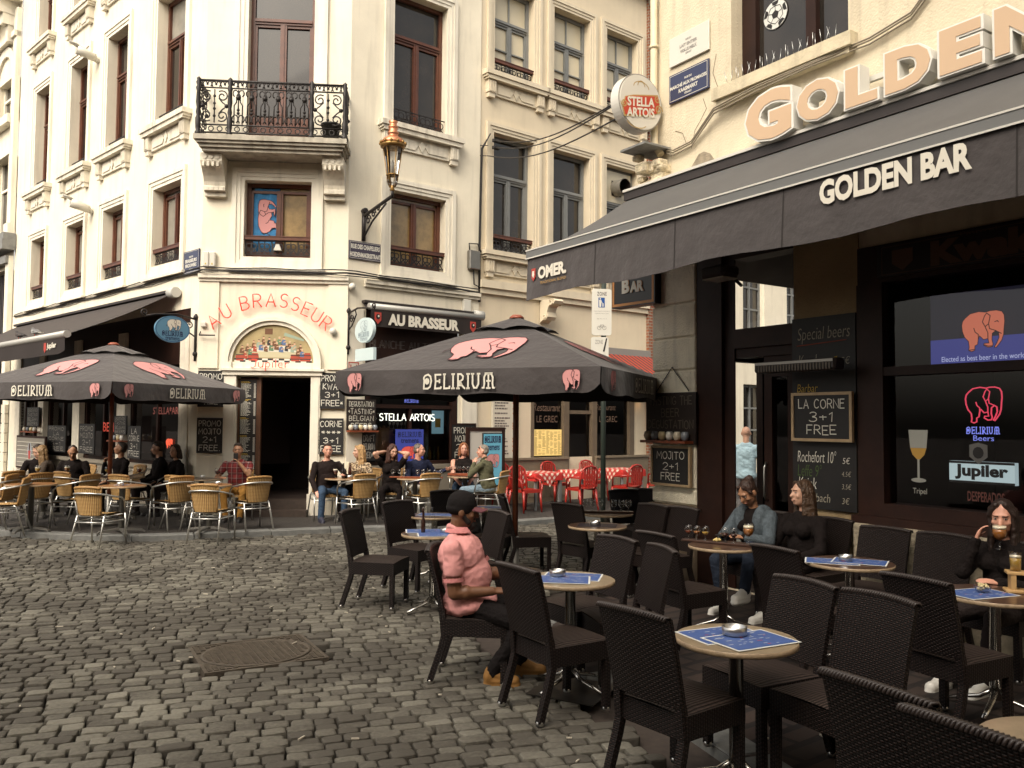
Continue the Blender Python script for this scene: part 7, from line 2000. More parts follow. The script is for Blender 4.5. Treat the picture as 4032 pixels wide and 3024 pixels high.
# ---- GOLDEN letters
gl = thing("golden_letter_sign", "row of peach faced white block letters reading GOLDEN above the bar awning", "sign", TR(tuple(FG.at(3, -.2, 4.7))))
c = MB(FG.M); c.box(1.7, 6.4, -.12, -.08, 4.70, 4.78); c.box(2.1, 6.4, -.12, -.08, 4.98, 5.03)
for x in (1.8, 2.6, 3.4, 4.2, 5.0): c.box(x, x + .04, -.08, 0, 4.72, 4.76)
part("rail", c, MATS["white_metal_trim"], gl)
M_peach = mat("peach_acrylic", (.60, .42, .27), .45, var=.03, vs=2)
M_wal = mat("white_letter_side", (.74, .72, .66), .45)
for ch, x0, x1, z0, z1 in (('G', 1.62, 2.24, 4.66, 5.20), ('O', 2.27, 2.76, 4.70, 5.11), ('L', 2.80, 3.16, 4.70, 5.09), ('D', 3.20, 3.65, 4.70, 5.10), ('E', 3.69, 4.08, 4.70, 5.11), ('N', 4.14, 4.60, 4.70, 5.11)):
 for nm, bd, mt, y, ext in (("letter", .085, M_wal, -.24, .12), ("letter_face", .052, M_peach, -.24 - .12 * .62, .004)):
  key = text_mb(ch, bold=.085, ext=ext)
  xs = [p.x for p in key.v]; zs = [p.z for p in key.v]
  kx, kz = (x1 - x0) / (max(xs) - min(xs)), (z1 - z0) / (max(zs) - min(zs))
  raw = text_mb(ch, bold=bd, ext=ext)
  cx0, cz0 = (min(p.x for p in raw.v) + max(p.x for p in raw.v)) / 2, (min(p.z for p in raw.v) + max(p.z for p in raw.v)) / 2
  o = MB(FG.M); o.f, o.mi, o.sm = raw.f, raw.mi, raw.sm
  yk = .62
  for p in raw.v: o.vert(((p.x - cx0) * kx + (x0 + x1) / 2, (p.y * yk) + (y if nm == "letter" else -.24 - .12 * yk - .004), (p.z - cz0) * kz + (z0 + z1) / 2))
  if nm == "letter": lt = part(nm, o, mt, gl)
  else: part(nm, o, mt, lt)

# ---- cafe awnings
def awning(fr, name, label, x0, x1, zt, yb, zb, vh, bar_r, fabric, letters=(), cass=True):
 t = thing(name, label, "awning", TR(tuple(fr.at((x0 + x1) / 2, 0, zb - vh))))
 if cass:
  c = MB(fr.M); c.box(x0, x1 + .1, -.14, -.005, zt, zt + .05); part("cassette", c, MATS["dark_cassette"], t)
  c = MB(fr.M)
  c.tube([(x1 - .02, -.12, zt - .02), (x1 + .22, -.12, zt - .02)], .10, 12); part("end_cap", c, mat("white_end_cap", (.5, .49, .45), .5), t)
 g = lambda u, v: (x0 + (x1 - x0) * u, -.05 + (yb + .05) * v, zt + (zb - zt) * v - .05 * math.sin(math.pi * v))
 c = MB(fr.M); c.m = 0; c.grid(24, 6, g, flip=True); c.m = 1; c.grid(12, 3, lambda u, v: (g(u, v)[0], g(u, v)[1], g(u, v)[2] - .01)); part("fabric", c, [fabric, M_fabd], t)
 c = MB(fr.M); c.tube([(x0 - .03, yb, zb), (x1 + .03, yb, zb)], bar_r, 12); part("front_bar", c, mat("grey_bar", (.40, .39, .36), .45, metal=.3), t)
 vl = lambda u, w: (x0 + (x1 - x0) * u, yb - .03 + .01 * math.sin(u * 40) * (1 - w), zb - bar_r * .6 - vh * (1 - w) + .05 * max(0, (u - .97) / .03) * (1 - w))
 c = MB(fr.M); c.m = 0; c.grid(60, 3, vl); c.m = 1; c.grid(60, 3, lambda u, w: (vl(u, w)[0], vl(u, w)[1] + .006, vl(u, w)[2]), flip=True)
 v = part("valance", c, [mat("dark_brown_valance", (.020, .013, .011), .8), M_fabd], t)
 for txt, a, b, za, zc, bd, m_ in letters: lettering(fr, "lettering", v, txt, a, b, za, zc, yb - .045, m_, bold=bd)
 return t, v
M_fabl = mat("brown_black_awning", (.045, .036, .033), .8, var=.12, vs=3, bump=.2, bs=6)
tl_, vl_ = awning(FL, "cafe_awning", "long dark awning of the corner cafe at the left with two pigeons on its bar", -10.15, -.95, 4.22, -1.95, 3.27, .30, .065, M_fabl,
  [("AU BRASSEUR", -7.6, -5.16, 2.99, 3.16, .05, M_let)])
lettering(FL, "lettering", vl_, "Jupiler", *[FL.sz(17, 582, 1040, off=-1.99)[0], FL.sz(17, 700, 1020, off=-1.99)[0]], 3.02, 3.15, -1.995, M_let, bold=.03)
c = MB(FL.M); xj = FL.sz(17, 562, 1040, off=-1.99)[0]; c.prism([(xj - .06, 3.16), (xj - .06, 3.04), (xj, 2.98), (xj + .06, 3.04), (xj + .06, 3.16)], -1.998, -1.995); part("emblem", c, MATS["red_print"], vl_)
tr_, vr_ = awning(FR, "cafe_awning", "short awning lettered AU BRASSEUR on the right side of the corner cafe", .30, 2.84, 4.02, -.34, 3.93, .34, .06, M_fabl,
  [("AU BRASSEUR", .66, 2.28, 3.60, 3.82, .055, M_let)])
for x in (.44, 2.62):
 c = MB(FR.M); c.prism([(x - .07, 3.82), (x - .07, 3.68), (x, 3.60), (x + .07, 3.68), (x + .07, 3.82)], -.39, -.385, m=0); c.prism(arc(x, 3.74, .045, .05, 0, 330, 10), -.394, -.391, m=1); c.prism(arc(x + .01, 3.75, .018, .02, 0, 330, 8), -.397, -.395, m=2); part("emblem", c, [MATS["red_print"], M_black, M_let], vr_)
# striped awning of the restaurant
st = thing("striped_awning", "small red and black striped awning in front of the brick house", "awning", TR(tuple(FR.at(7.5, -.5, 2.8))))
c = MB(FR.M); c.box(6.5, 8.1, -.22, -.105, 3.40, 3.56); part("cassette", c, mat("grey_box", (.25, .24, .22), .5), st)
c = MB(FR.M)
for k in range(22):
 a, b = 6.55 + k * .07, 6.55 + (k + 1) * .07; c.m = k % 2
 c.poly([(a, -.2, 3.42), (b, -.2, 3.42), (b, -1.35, 2.75), (a, -1.35, 2.75)]); c.poly([(a, -1.35, 2.75), (b, -1.35, 2.75), (b, -1.36, 2.6), (a, -1.36, 2.6)])
part("fabric", c, [mat("stripe_red", (.42, .045, .02), .8), mat("stripe_black", (.04, .035, .03), .8)], st)

# ---- blackboards
M_board = mat("blackboard", (.012, .0105, .010), .6, var=.3, vs=6)
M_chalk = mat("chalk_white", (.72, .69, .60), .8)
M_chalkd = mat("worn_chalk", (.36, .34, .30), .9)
M_frame = mat("board_frame_wood", (.42, .30, .17), .6, var=.2, vs=10)
def board(fr, x0, x1, z0, z1, y, lines, label, frame=None, chalkm=None, th=.025, w=.11, name="blackboard", mp=None):
 t = thing(name, label, "blackboard", TR(tuple(fr.at((x0 + x1) / 2, y, z0))))
 c = MB(fr.M); c.box(x0, x1, y, y + th, z0, z1); part("panel", c, mp or M_board, t)
 if frame:
  f = MB(fr.M); k = .028
  f.box(x0 - k, x0, y - .012, y + th, z0 - k, z1 + k); f.box(x1, x1 + k, y - .012, y + th, z0 - k, z1 + k); f.box(x0, x1, y - .012, y + th, z1, z1 + k); f.box(x0, x1, y - .012, y + th, z0 - k, z0); part("frame", f, frame, t)
 c = MB(fr.M); rg = random.Random(label); n = len(lines); st_ = random.getstate(); random.seed(label)
 H, W = z1 - z0, x1 - x0
 for i, ln in enumerate(lines):
  txt, wf = ln if isinstance(ln, tuple) else (ln, .8)
  hz = H / (n + .35) * .68; cz = z1 - (i + .68) * H / (n + .35)
  chalk(c, txt, (x0 + x1) / 2, cz, hz, W * wf, w, y - .003)
 random.setstate(st_)
 part("lettering", c, chalkm or M_chalk, t)
 return t
board(FC, .01, .47, 2.03, 2.69, -.06, [("PROMO", .85), ("KWAK", .7), ("3+1", .5), ("FREE*", .8)], "blackboard left of the cafe doorway, upper one behind the parasol edge")
board(FC, .01, .47, 1.19, 1.83, -.06, [("PROMO", .84), ("MOJITO", .84), ("2+1", .5), ("FREE.", .8)], "blackboard PROMO MOJITO on the wall left of the doorway", chalkm=mat("mid_chalk", (.55, .52, .46), .9))
board(FC, 2.20, 2.65, 2.02, 2.68, -.06, [("PROMO", .86), ("KWAK", .75), ("3+1", .55), ("FREE*", .85)], "blackboard PROMO KWAK on the wall right of the doorway, upper one")
board(FC, 2.19, 2.64, 1.18, 1.84, -.06, [("CORNE", .86), ("****", .75), ("3+1", .6), ("FREE", .8)], "blackboard CORNE above the man in the black pullover's head")
def jars(fr, x0, x1, z, y, label, n=5, cols=None):
 t = thing("jar_shelf", label, "shelf", TR(tuple(fr.at((x0 + x1) / 2, y, z))))
 c = MB(fr.M); c.box(x0, x1, y - .13, y + .02, z - .03, z); part("shelf", c, M_plk, t)
 s_ = (x1 - x0) / n
 for i in range(n):
  c = MB(fr.M); c.m = 0; c.lathe([(.02, .0), (.04, .02), (.048, .06), (.036, .10), (.03, .105), (0, .106)], 12, (x0 + (i + .5) * s_, y - .065, z)); part("jar", c, [mat(f"jar_{['cream','steel','straw','white'][i % 4]}", [(.62, .55, .42), (.20, .22, .25), (.58, .48, .28), (.68, .66, .6)][i % 4], .35, coat=.4)], t)
board(FR, .0, .60, 1.62, 2.20, -.07, [("DEGUSTATION", .85), ("*TASTING*", .9), ("BELGIAN", .85), ("BEERS", .7)], "tasting board DEGUSTATION TASTING BELGIAN BEERS right of the doorway", mp=mat("board_on_brown", (.02, .013, .01), .6))
jars(FR, .0, .60, 1.62, -.075, "row of round jars below the tasting board right of the doorway", 6)
board(FR, .345, .63, 1.05, 1.58, -.035, [("DRAFT", .8), ("DELIRIUM", .85), ("RED*", .6)], "narrow blackboard DRAFT DELIRIUM RED behind the blonde woman", chalkm=MATS["worn_chalk"])
board(FR, 2.20, 2.77, 1.02, 1.74, -.28, [("PROMO", .8), ("Mojito", .7), ("2+1", .6), ("FREE", .7)], "blackboard PROMO MOJITO standing behind the woman in the black tank top", frame=M_darkwood)
for i, (a, b, c_, d_, lines, lb) in enumerate(((440, 610, 415, 660, ["PROMO", ("LA", .3), "CORNE", ("3+1", .5), "FREE"], "dim blackboard PROMO LA CORNE behind the couple at the left"), (735, 880, 400, 680, ["PROMO", "MOJITO", ("2+1", .5), "FREE"], "dim blackboard PROMO MOJITO above the bearded man"), (1190, 1310, 420, 725, [("LA", .4), "CORNE", ("3+1", .55), "FREE"], "dim blackboard LA CORNE behind the man with hand to chin"), (250, 362, 245, 425, ["DEGUSTATION", "TASTING", "BELGIAN", "BEERS"], "small tasting board above jars at the far left"), (1065, 1178, 325, 500, ["DEGUSTATION", "TASTING", "BELGIAN", "BEERS"], "small tasting board above jars right of the left parasol pole"))):
 x0, x1 = FL.sz(9, a, (c_ + d_) / 2, off=-.1)[0], FL.sz(9, b, (c_ + d_) / 2, off=-.1)[0]
 z1, z0 = FL.sz(9, (a + b) / 2, c_, off=-.1)[1], FL.sz(9, (a + b) / 2, d_, off=-.1)[1]
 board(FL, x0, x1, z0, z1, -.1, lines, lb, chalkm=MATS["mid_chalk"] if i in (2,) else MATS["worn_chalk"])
 if i > 2: jars(FL, x0 - .05, x1 + .05, z0 - .12, -.1, "row of jars below the small tasting board at the far left" if i == 3 else "row of jars below the small tasting board by the left parasol pole", 4)
# pale ice cream board at the far left
x0, x1 = FL.sz(9, 150, 680, off=-.3)[0], FL.sz(9, 418, 680, off=-.3)[0]; z1, z0 = FL.sz(9, 280, 512, off=-.3)[1], .55
t = thing("ice_cream_board", "pale price board with an ice cream cup, behind the couple at the left", "sign", TR(tuple(FL.at(x0, -.3, z0))))
c = MB(FL.M); c.box(x0, x1, -.3, -.26, z0, z1, m=0); c.box(x0 + .05, x1 - .05, -.305, -.3005, z0 + .05, z1 - .05, m=1)
for k in range(8): c.box(x0 + .09, x1 - .12, -.309, -.3055, z1 - .16 - k * .1, z1 - .15 - k * .1, m=2)
part("panel", c, [M_darkwood, mat("dull_print", (.22, .20, .17), .5), M_let], t)
c = MB(FL.M); cx = (x0 + x1) / 2
c.prism(arc(cx, z1 - .36, .14, .2, 0, 330, 14), -.313, -.311, m=1); c.prism([(cx - .09, z1 - .36), (cx + .09, z1 - .36), (cx + .05, z1 - .56), (cx - .05, z1 - .56)][::-1][::-1], -.317, -.315, m=0); c.prism(arc(cx, z1 - .27, .055, .10, 0, 330, 10), -.319, -.3175, m=2); part("print", c, [MATS["red_print"], mat("pale_blue_print", (.38, .42, .46), .6), mat("choc_print", (.07, .03, .02), .6)], t)

# the bar's boards
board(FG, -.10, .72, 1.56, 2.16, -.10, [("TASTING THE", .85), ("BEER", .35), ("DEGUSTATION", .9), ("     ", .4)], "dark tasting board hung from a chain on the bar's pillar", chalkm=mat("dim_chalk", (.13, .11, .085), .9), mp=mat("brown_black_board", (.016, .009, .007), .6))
c = MB(FG.M)
for a, b in (((.06, 2.17), (.33, 2.46)), ((.33, 2.46), (.60, 2.17))):
 n = 16
 for k in range(n):
  p = Vector(a).lerp(Vector(b), (k + .5) / n); c.ball((p.x, -.085, p.y), (.009, .006, .013), 5)
solo("chain", c, M_iron, "thin chain holding the tasting board on the pillar", "chain")
jars(FG, -.06, .68, 1.60, -.105, "dim row of jars on the tasting board at the pillar", 6)
board(FG, .05, .64, 1.10, 1.51, -.13, [("MOJITO", .75), ("2+1", .42), ("FREE", .52)], "small framed blackboard MOJITO low on the bar's pillar", frame=M_frame)
sb = board(FG, 2.0, 2.715, .98, 2.86, -.05, [], "tall blackboard listing Special beers beside the bar door")
def script(parent, txt, x0, x1, z0, z1, col, y=-.054, bold=-.01): lettering(FG, "lettering", parent, txt, x0, x1, z0, z1, y, mat(f"chalk_{col}", {'cream': (.40, .36, .28), 'yellow': (.36, .24, .06), 'red': (.34, .06, .03), 'green': (.08, .12, .04), 'white': (.45, .43, .38)}[col], .9), bold=bold, shear=.15)
for args in (("Special beers", 2.07, 2.66, 2.60, 2.76, 'cream'), ("Kwak", 2.08, 2.32, 2.37, 2.49, 'cream'), ("5€", 2.56, 2.66, 2.38, 2.45, 'cream'), ("Barbar", 2.06, 2.30, 2.12, 2.20, 'yellow'), ("Rochefort 10°", 2.06, 2.50, 1.43, 1.545, 'white'), ("5€", 2.57, 2.65, 1.43, 1.49, 'white'), ("Leffe 9°", 2.06, 2.34, 1.29, 1.41, 'green'), ("4.5€", 2.56, 2.66, 1.31, 1.36, 'cream'), ("Kriek", 2.07, 2.28, 1.17, 1.28, 'white'), ("3.5€", 2.56, 2.66, 1.19, 1.24, 'cream'), ("bach", 2.27, 2.43, 1.05, 1.13, 'cream'), ("3€", 2.56, 2.64, 1.05, 1.11, 'cream')): script(sb, *args)
c = MB(FG.M); c.ribbon([(2.06, 2.585), (2.62, 2.61)], .008, -.054); part("underline", c, mat("chalk_red", (.34, .06, .03), .9), sb)
c = MB(FG.M); c.prism([(2.44, 2.44), (2.52, 2.46), (2.52, 2.37), (2.46, 2.33), (2.42, 2.36)], -.055, -.0545); part("mug_drawing", c, MATS["chalk_yellow"], sb)
board(FG, 2.065, 2.69, 1.665, 2.085, -.11, [("LA CORNE", .82), ("3+1", .42), ("FREE", .52)], "framed blackboard LA CORNE hung over the Special beers list", frame=M_frame)
ht = thing("patio_heater", "long dark louvred patio heater above the framed LA CORNE board", "heater", TR(tuple(FG.at(2.27, -.3, 2.3))))
c = MB(FG.M); c.bbox_bevel(1.80, 2.74, -.40, -.24, 2.31, 2.42, .02); c.tube([(2.27, -.24, 2.38), (2.27, -.02, 2.45)], .015, 6); part("housing", c, MATS["dark_cassette"], ht)
c = MB(FG.M); c.box(1.82, 2.72, -.405, -.401, 2.385, 2.41, m=0)
for k in range(26): c.box(1.83 + k * .034, 1.845 + k * .034, -.408, -.402, 2.315, 2.38, m=1)
part("grille", c, [mat("dull_steel", (.3, .28, .25), .4, metal=.6), mat("dim_grille", (.10, .08, .06), .5, metal=.4)], ht)
fl = thing("wall_floodlight", "black hooded floodlight over the bar's door", "lamp", TR(tuple(FG.at(1.5, -.5, 3.2))))
c = MB(FG.M); c.tube([(1.32, -.02, 3.3), (1.36, -.3, 3.42), (1.40, -.45, 3.40)], .018, 6); c.bbox_bevel(1.33, 1.66, -.68, -.42, 3.30, 3.42, .03); part("housing", c, MATS["dark_cassette"], fl)
c = MB(FG.M); c.box(1.36, 1.63, -.66, -.44, 3.285, 3.298); part("lens", c, mat("lamp_lens", (.6, .58, .5), .3), fl)
c = MB(FG.M); c.tube([(2.22, -.02, 3.62), (2.22, -.14, 3.62)], .03, 8); c.lathe([(.045, 0), (.04, .10)], 12, (2.22, -.16, 3.57))
# ---- signs in the bar window
def emis(name, col, e): return mat(name, col, .5, emit=e, ecol=col)
M_npink = emis("neon_pink", (.60, .05, .09), .55); M_nblue = emis("neon_blue", (.15, .18, .60), .6); M_nred = emis("neon_red", (.60, .06, .035), .5); M_nwhite = emis("neon_white", (.85, .87, .75), 1.0)
YI = .10
t = thing("elephant_light_box", "backlit blue panel with an orange pink elephant in the bar window", "sign", TR(tuple(FG.at(3.8, YI, 2.35))))
c = MB(FG.M); c.box(3.36, 4.34, YI + .004, YI + .05, 2.34, 2.95); part("panel", c, emis("blue_panel_glow", (.016, .015, .032), .2), t)
c = MB(FG.M); c.box(3.36, 4.34, YI - .001, YI + .003, 2.34, 2.55); part("lower_band", c, emis("deep_blue_glow", (.03, .035, .17), .5), t)
c = MB(FG.M); elephant(c, 3.815, 2.60, .36, .34, YI - .004, lw=.02); part("emblem", c, [emis("orange_pink_glow", (.62, .16, .09), .35), M_pinkl], t)
lettering(FG, "lettering", t, "Elected as best beer in the world!", 3.46, 4.16, 2.355, 2.40, YI - .004, emis("pale_blue_text", (.35, .38, .55), .5))
t = thing("neon_elephant", "pink neon outline of an elephant in the bar window", "neon sign", TR(tuple(FG.at(3.81, YI, 1.7))))
c = MB(FG.M); f = lambda u, v: (3.655 + .305 * u, 1.825 + .305 * v)
neon(c, [f(*p) for p in ELE] + [f(*ELE[0])], .006, YI)
for ln in ELE_LINES[:4]: neon(c, [f(*p) for p in ln], .005, YI)
part("tube", c, M_npink, t)
c = MB(FG.M); wordmark(c, lambda u, v: (3.665 + .27 * u, 1.735 + .055 * v), .14, YI); part("lettering", c, M_nblue, t)
lettering(FG, "lettering", t, "Beers", 3.72, 3.89, 1.675, 1.72, YI, M_nblue, bold=.0)
t = thing("brewery_sign", "pale blue light box lettered Jupiler under the neon elephant", "sign", TR(tuple(FG.at(3.78, YI, 1.3))))
c = MB(FG.M); c.box(3.51, 4.05, YI, YI + .06, 1.315, 1.50, m=0); c.box(3.51, 4.05, YI - .003, YI - .0005, 1.315, 1.335, m=1); c.box(3.51, 4.05, YI - .003, YI - .0005, 1.48, 1.50, m=1); part("panel", c, [emis("pale_box_glow", (.36, .46, .48), .42), M_black], t)
lettering(FG, "lettering", t, "Jupiler", 3.56, 4.0, 1.345, 1.475, YI - .004, M_black, bold=.045)
c = MB(FG.M); c.prism([(3.69, 1.64), (3.69, 1.54), (3.765, 1.48), (3.84, 1.54), (3.84, 1.64), (3.765, 1.66)], YI - .01, YI - .005, m=0); c.prism(arc(3.765, 1.575, .045, .05, 0, 330, 10), YI - .014, YI - .011, m=1); part("crest", c, [mat("grey_crest", (.26, .25, .23), .5), M_black], t)
t = thing("tripel_glass_sticker", "window sticker of a stemmed beer glass lettered Tripel", "sticker", TR(tuple(FG.at(3.26, .06, 1.2))))
c = MB(FG.M)
c.prism([(3.165, 1.76), (3.345, 1.76), (3.33, 1.60), (3.18, 1.60)][::-1], .060, .062, m=0); c.prism([(3.18, 1.599), (3.33, 1.599), (3.31, 1.54), (3.27, 1.50), (3.24, 1.50), (3.20, 1.54)][::-1], .060, .062, m=1); c.prism([(3.245, 1.50), (3.265, 1.50), (3.265, 1.33), (3.245, 1.33)][::-1], .060, .062, m=0); c.prism(arc(3.255, 1.315, .07, .02, 0, 330, 12), .060, .062, m=0)
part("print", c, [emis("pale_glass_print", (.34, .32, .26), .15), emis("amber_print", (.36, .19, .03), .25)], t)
lettering(FG, "lettering", t, "Tripel", 3.20, 3.33, 1.18, 1.245, .06, MATS["chalk_white"], bold=.01)
ds = MB(); ds = text_mb("DESPERADOS", bold=.02, M=FG.M @ Matrix.Translation((3.835, .06, 1.21)), fit=(.30, .085)); solo("window_lettering", ds, mat("faded_red_print", (.30, .10, .075), .7), "faded red lettering DESPERADOS low on the bar window", "lettering")
t = thing("kwak_sign", "dark signboard with gold Kwak lettering over the bar window", "sign", TR(tuple(FG.at(4, -.04, 3.1))))
c = MB(FG.M); c.box(2.95, 5.5, -.055, -.032, 3.15, 3.44); part("panel", c, mat("black_brown_gloss", (.016, .009, .007), .35), t)
lettering(FG, "lettering", t, "Kwak", 3.46, 4.34, 3.18, 3.40, -.058, mat("old_gold", (.10, .045, .02), .5), bold=.06)
lettering(FG, "lettering", t, "Pauwel", 3.72, 4.02, 3.405, 3.435, -.058, MATS["old_gold"], bold=.0)
c = MB(FG.M); c.prism([(3.1, 3.38), (3.1, 3.26), (3.2, 3.19), (3.3, 3.26), (3.3, 3.38)], -.06, -.056); c.ribbon([(3.0, 3.17), (5.45, 3.17), (5.45, 3.42), (3.0, 3.42)], .006, -.058, closed=True); part("emblem", c, MATS["old_gold"], t)
# ---- soccer ball sticker in the upper window
cxb, czb = FG.sz(4, 700, 88, off=.24)
t = MB(FG.M); R_ = .165
t.prism(arc(cxb, czb, R_, R_, 0, 352, 30), .241, .244, m=1); t.prism(arc(cxb, czb, R_ * .95, R_ * .95, 0, 352, 30), .238, .2405, m=0)
def pent(x, z, r, a, m): t.prism([(x + r * math.cos(rad(a + 72 * k)), z + r * math.sin(rad(a + 72 * k))) for k in range(5)], .235, .2375, m=m)
pent(cxb, czb, R_ * .30, 90, 1)
for k in range(5):
 a = 90 + 72 * k; ca, sa = math.cos(rad(a)), math.sin(rad(a))
 t.ribbon([(cxb + R_ * .30 * ca, czb + R_ * .30 * sa), (cxb + R_ * .58 * ca, czb + R_ * .58 * sa)], .008, .236, m=1)
 b = a + 36; cb, sb_ = math.cos(rad(b)), math.sin(rad(b))
 t.prism([(cxb + R_ * q * math.cos(rad(a + dd)), czb + R_ * q * math.sin(rad(a + dd))) for q, dd in ((.93, -17), (.93, 17), (.72, 17), (.62, 0), (.72, -17))], .235, .2375, m=1)
 for s_ in (-1, 1): t.ribbon([(cxb + R_ * .58 * ca, czb + R_ * .58 * sa), (cxb + R_ * .64 * math.cos(rad(a + s_ * 36)), czb + R_ * .64 * math.sin(rad(a + s_ * 36)))], .008, .236, m=1)
solo("football_sticker", t, [M_paper[0], M_black], "round black and white football sticker in the bar's upstairs window", "sticker")

# ---- street name plates
def plate(fr, x0, x1, z0, z1, y, lines, label, bg, fg, border=None):
 t = thing("street_name_plate", label, "street sign", TR(tuple(fr.at((x0 + x1) / 2, y, z0))))
 c = MB(fr.M); c.bbox_bevel(x0, x1, y - .012, y + .012, z0, z1, .004); part("panel", c, bg, t)
 W, H = x1 - x0, z1 - z0
 if border: c = MB(fr.M); k = .02; c.ribbon([(x0 + k, z0 + k), (x1 - k, z0 + k), (x1 - k, z1 - k), (x0 + k, z1 - k)], .006, y - .014, closed=True); part("border", c, border, t)
 for txt, wf, zc, hf in lines:
  lettering(fr, "lettering", t, txt, x0 + W * (1 - wf) / 2, x1 - W * (1 - wf) / 2, z0 + H * (zc - hf / 2), z0 + H * (zc + hf / 2), y - .0145, fg, bold=.04)
M_navy = mat("navy_enamel", (.018, .024, .075), .25, coat=.5); M_wht = mat("white_enamel", (.66, .63, .55), .3, coat=.4); M_ltg = mat("faint_grey_print", (.28, .26, .24), .6)
plate(FG, .225, .865, 6.085, 6.435, -.02, [("RUE DU", .14, .72, .06), ("LAIT ENTIER", .44, .56, .11), ("VOLLE MELK", .42, .38, .11), ("STRAAT", .14, .25, .06)], "white street name plate with faint lettering LAIT ENTIER on the bar's corner", M_wht, M_ltg)
plate(FG, .22, .86, 5.64, 5.985, -.02, [("RUE DU", .18, .70, .07), ("MARCHÉ AUX FROMAGES", .92, .53, .15), ("KAASMARKT", .48, .32, .14), ("STRAAT", .18, .17, .07)], "blue street name plate MARCHÉ AUX FROMAGES on the bar's corner", M_navy, M_wht, M_wht)
plate(FL, -.655, -.03, 4.53, 4.955, -.02, [("RUE DES", .25, .72, .07), ("BRASSEURS", .72, .55, .16), ("BROUWERS", .70, .34, .16), ("STRAAT", .2, .16, .07)], "blue street name plate BRASSEURS at the left edge of the angled corner", M_navy, M_wht, M_wht)
zt, zb_ = FR.sz(2, 1105, 1555)[1], FR.sz(0, 752, 558)[1]
plate(FR, .005, .695, zb_, zt, -.02, [("RUE DES CHAPELIERS", .88, .70, .26), ("HOEDENMAKERSSTRAAT", .94, .26, .26)], "dark street name plate RUE DES CHAPELIERS under the copper lantern", mat("dark_enamel", (.035, .025, .05), .3, coat=.4), M_wht, M_wht)
# ---- H hydrant plate
t = thing("hydrant_plate", "white plate with a red letter H beside the cafe's right window", "sign", TR(tuple(FR.at(.1, 0, 2.5))))
hx0, hz1 = FR.sz(6, 248, 490); hx1, hz0 = FR.sz(6, 308, 592)
c = MB(FR.M); c.box(hx0, hx1, -.075, -.06, hz0, hz1, m=0); c.ribbon([(hx0 + .01, hz0 + .01), (hx1 - .01, hz0 + .01), (hx1 - .01, hz1 - .01), (hx0 + .01, hz1 - .01)], .02, -.078, m=1, closed=True); part("panel", c, [M_wht, MATS["red_print"]], t)
c = MB(FR.M); chalk(c, "H", (hx0 + hx1) / 2, (hz0 + hz1) / 2, (hz1 - hz0) * .62, None, .12, -.079, jit=0); part("lettering", c, MATS["red_print"], t)

# ---- neon over the doorway
t = thing("neon_sign", "red neon letters AU BRASSEUR arched over the cafe doorway", "neon sign", TR(tuple(FC.at(1.33, 0, 3.3))))
pos = [('A', 1078, 468, 38), ('U', 1140, 420, 30), ('B', 1234, 378, 13), ('R', 1298, 366, 5), ('A', 1366, 363, 0), ('S', 1432, 366, -7), ('S', 1490, 382, -14), ('E', 1545, 408, -22), ('U', 1596, 440, -30), ('R', 1642, 478, -36)]
for ch, px, py, an in pos:
 cx_, cz_ = FC.sz(5, px, py)
 st_, L_ = strokes(ch, 0)
 k = .245; c = MB(FC.M); ca, sa = math.cos(rad(an)), math.sin(rad(an))
 for s_ in st_:
  q = [((px_ - L_ / 2) * k, (pz_ - .5) * k) for px_, pz_ in s_]
  neon(c, [(cx_ + a * ca - b * sa, cz_ + a * sa + b * ca) for a, b in q], .0125, -.09)
  c.tube([(cx_ + q[0][0] * ca - q[0][1] * sa, -.09, cz_ + q[0][0] * sa + q[0][1] * ca), (cx_ + q[0][0] * ca - q[0][1] * sa, 0, cz_ + q[0][0] * sa + q[0][1] * ca)], .004, 4)
 part("letter", c, M_nred, t)
t = thing("neon_sign", "red neon script Jupiler under the painted lunette", "neon sign", TR(tuple(FC.at(1.33, -.1, 2.8))))
xa, zb1 = FC.sz(5, 1268, 708); xb, zt1 = FC.sz(5, 1468, 660)
c = MB(FC.M); st_, L_ = strokes("J", 0)
JUP = {'J': [[(.1, 1), (.5, 1), (.4, .1), (.2, -.05), (0, .05)]], 'u': [[(0, .62), (.02, .1), (.2, 0), (.38, .15)], [(.42, .62), (.38, 0)]], 'p': [[(.05, .62), (0, -.4)], [(.03, .5), (.3, .65), (.42, .4), (.3, .05), (.02, .1)]], 'i': [[(.05, .62), (.05, 0)], [(.04, .85), (.08, .95)]], 'l': [[(.05, 1.05), (.05, 0)]], 'e': [[(.02, .32), (.38, .34), (.3, .6), (.08, .55), (0, .25), (.12, .02), (.38, .06)]], 'r': [[(.05, .62), (.05, 0)], [(.05, .4), (.2, .6), (.36, .55)]]}
x = 0; tot = sum({'J': .55, 'u': .45, 'p': .45, 'i': .12, 'l': .12, 'e': .42, 'r': .38}[q] + .16 for q in "Jupiler")
for q in "Jupiler":
 for s_ in JUP[q]: neon(c, [(xa + (x + a) / tot * (xb - xa), zb1 + .03 + b * .15) for a, b in s_], .008, -.15)
 x += {'J': .55, 'u': .45, 'p': .45, 'i': .12, 'l': .12, 'e': .42, 'r': .38}[q] + .16
part("lettering", c, M_nred, t)
c = MB(FR.M); st_, L_ = strokes("STELLA ARTOIS", .16)
for s_ in st_: neon(c, [(.72 + a / L_ * 1.25, 1.81 + b * .13) for a, b in s_], .008, -.01)
solo("neon_sign", c, M_nwhite, "white neon letters STELLA ARTOIS behind the right cafe window", "neon sign")
c = MB(FR.M); wordmark(c, lambda u, v: (1.36 + .32 * u, 2.17 + .06 * v), .14, .14); solo("neon_sign", c, M_nblue, "tiny blue neon wordmark under the edge of the right parasol", "neon sign")
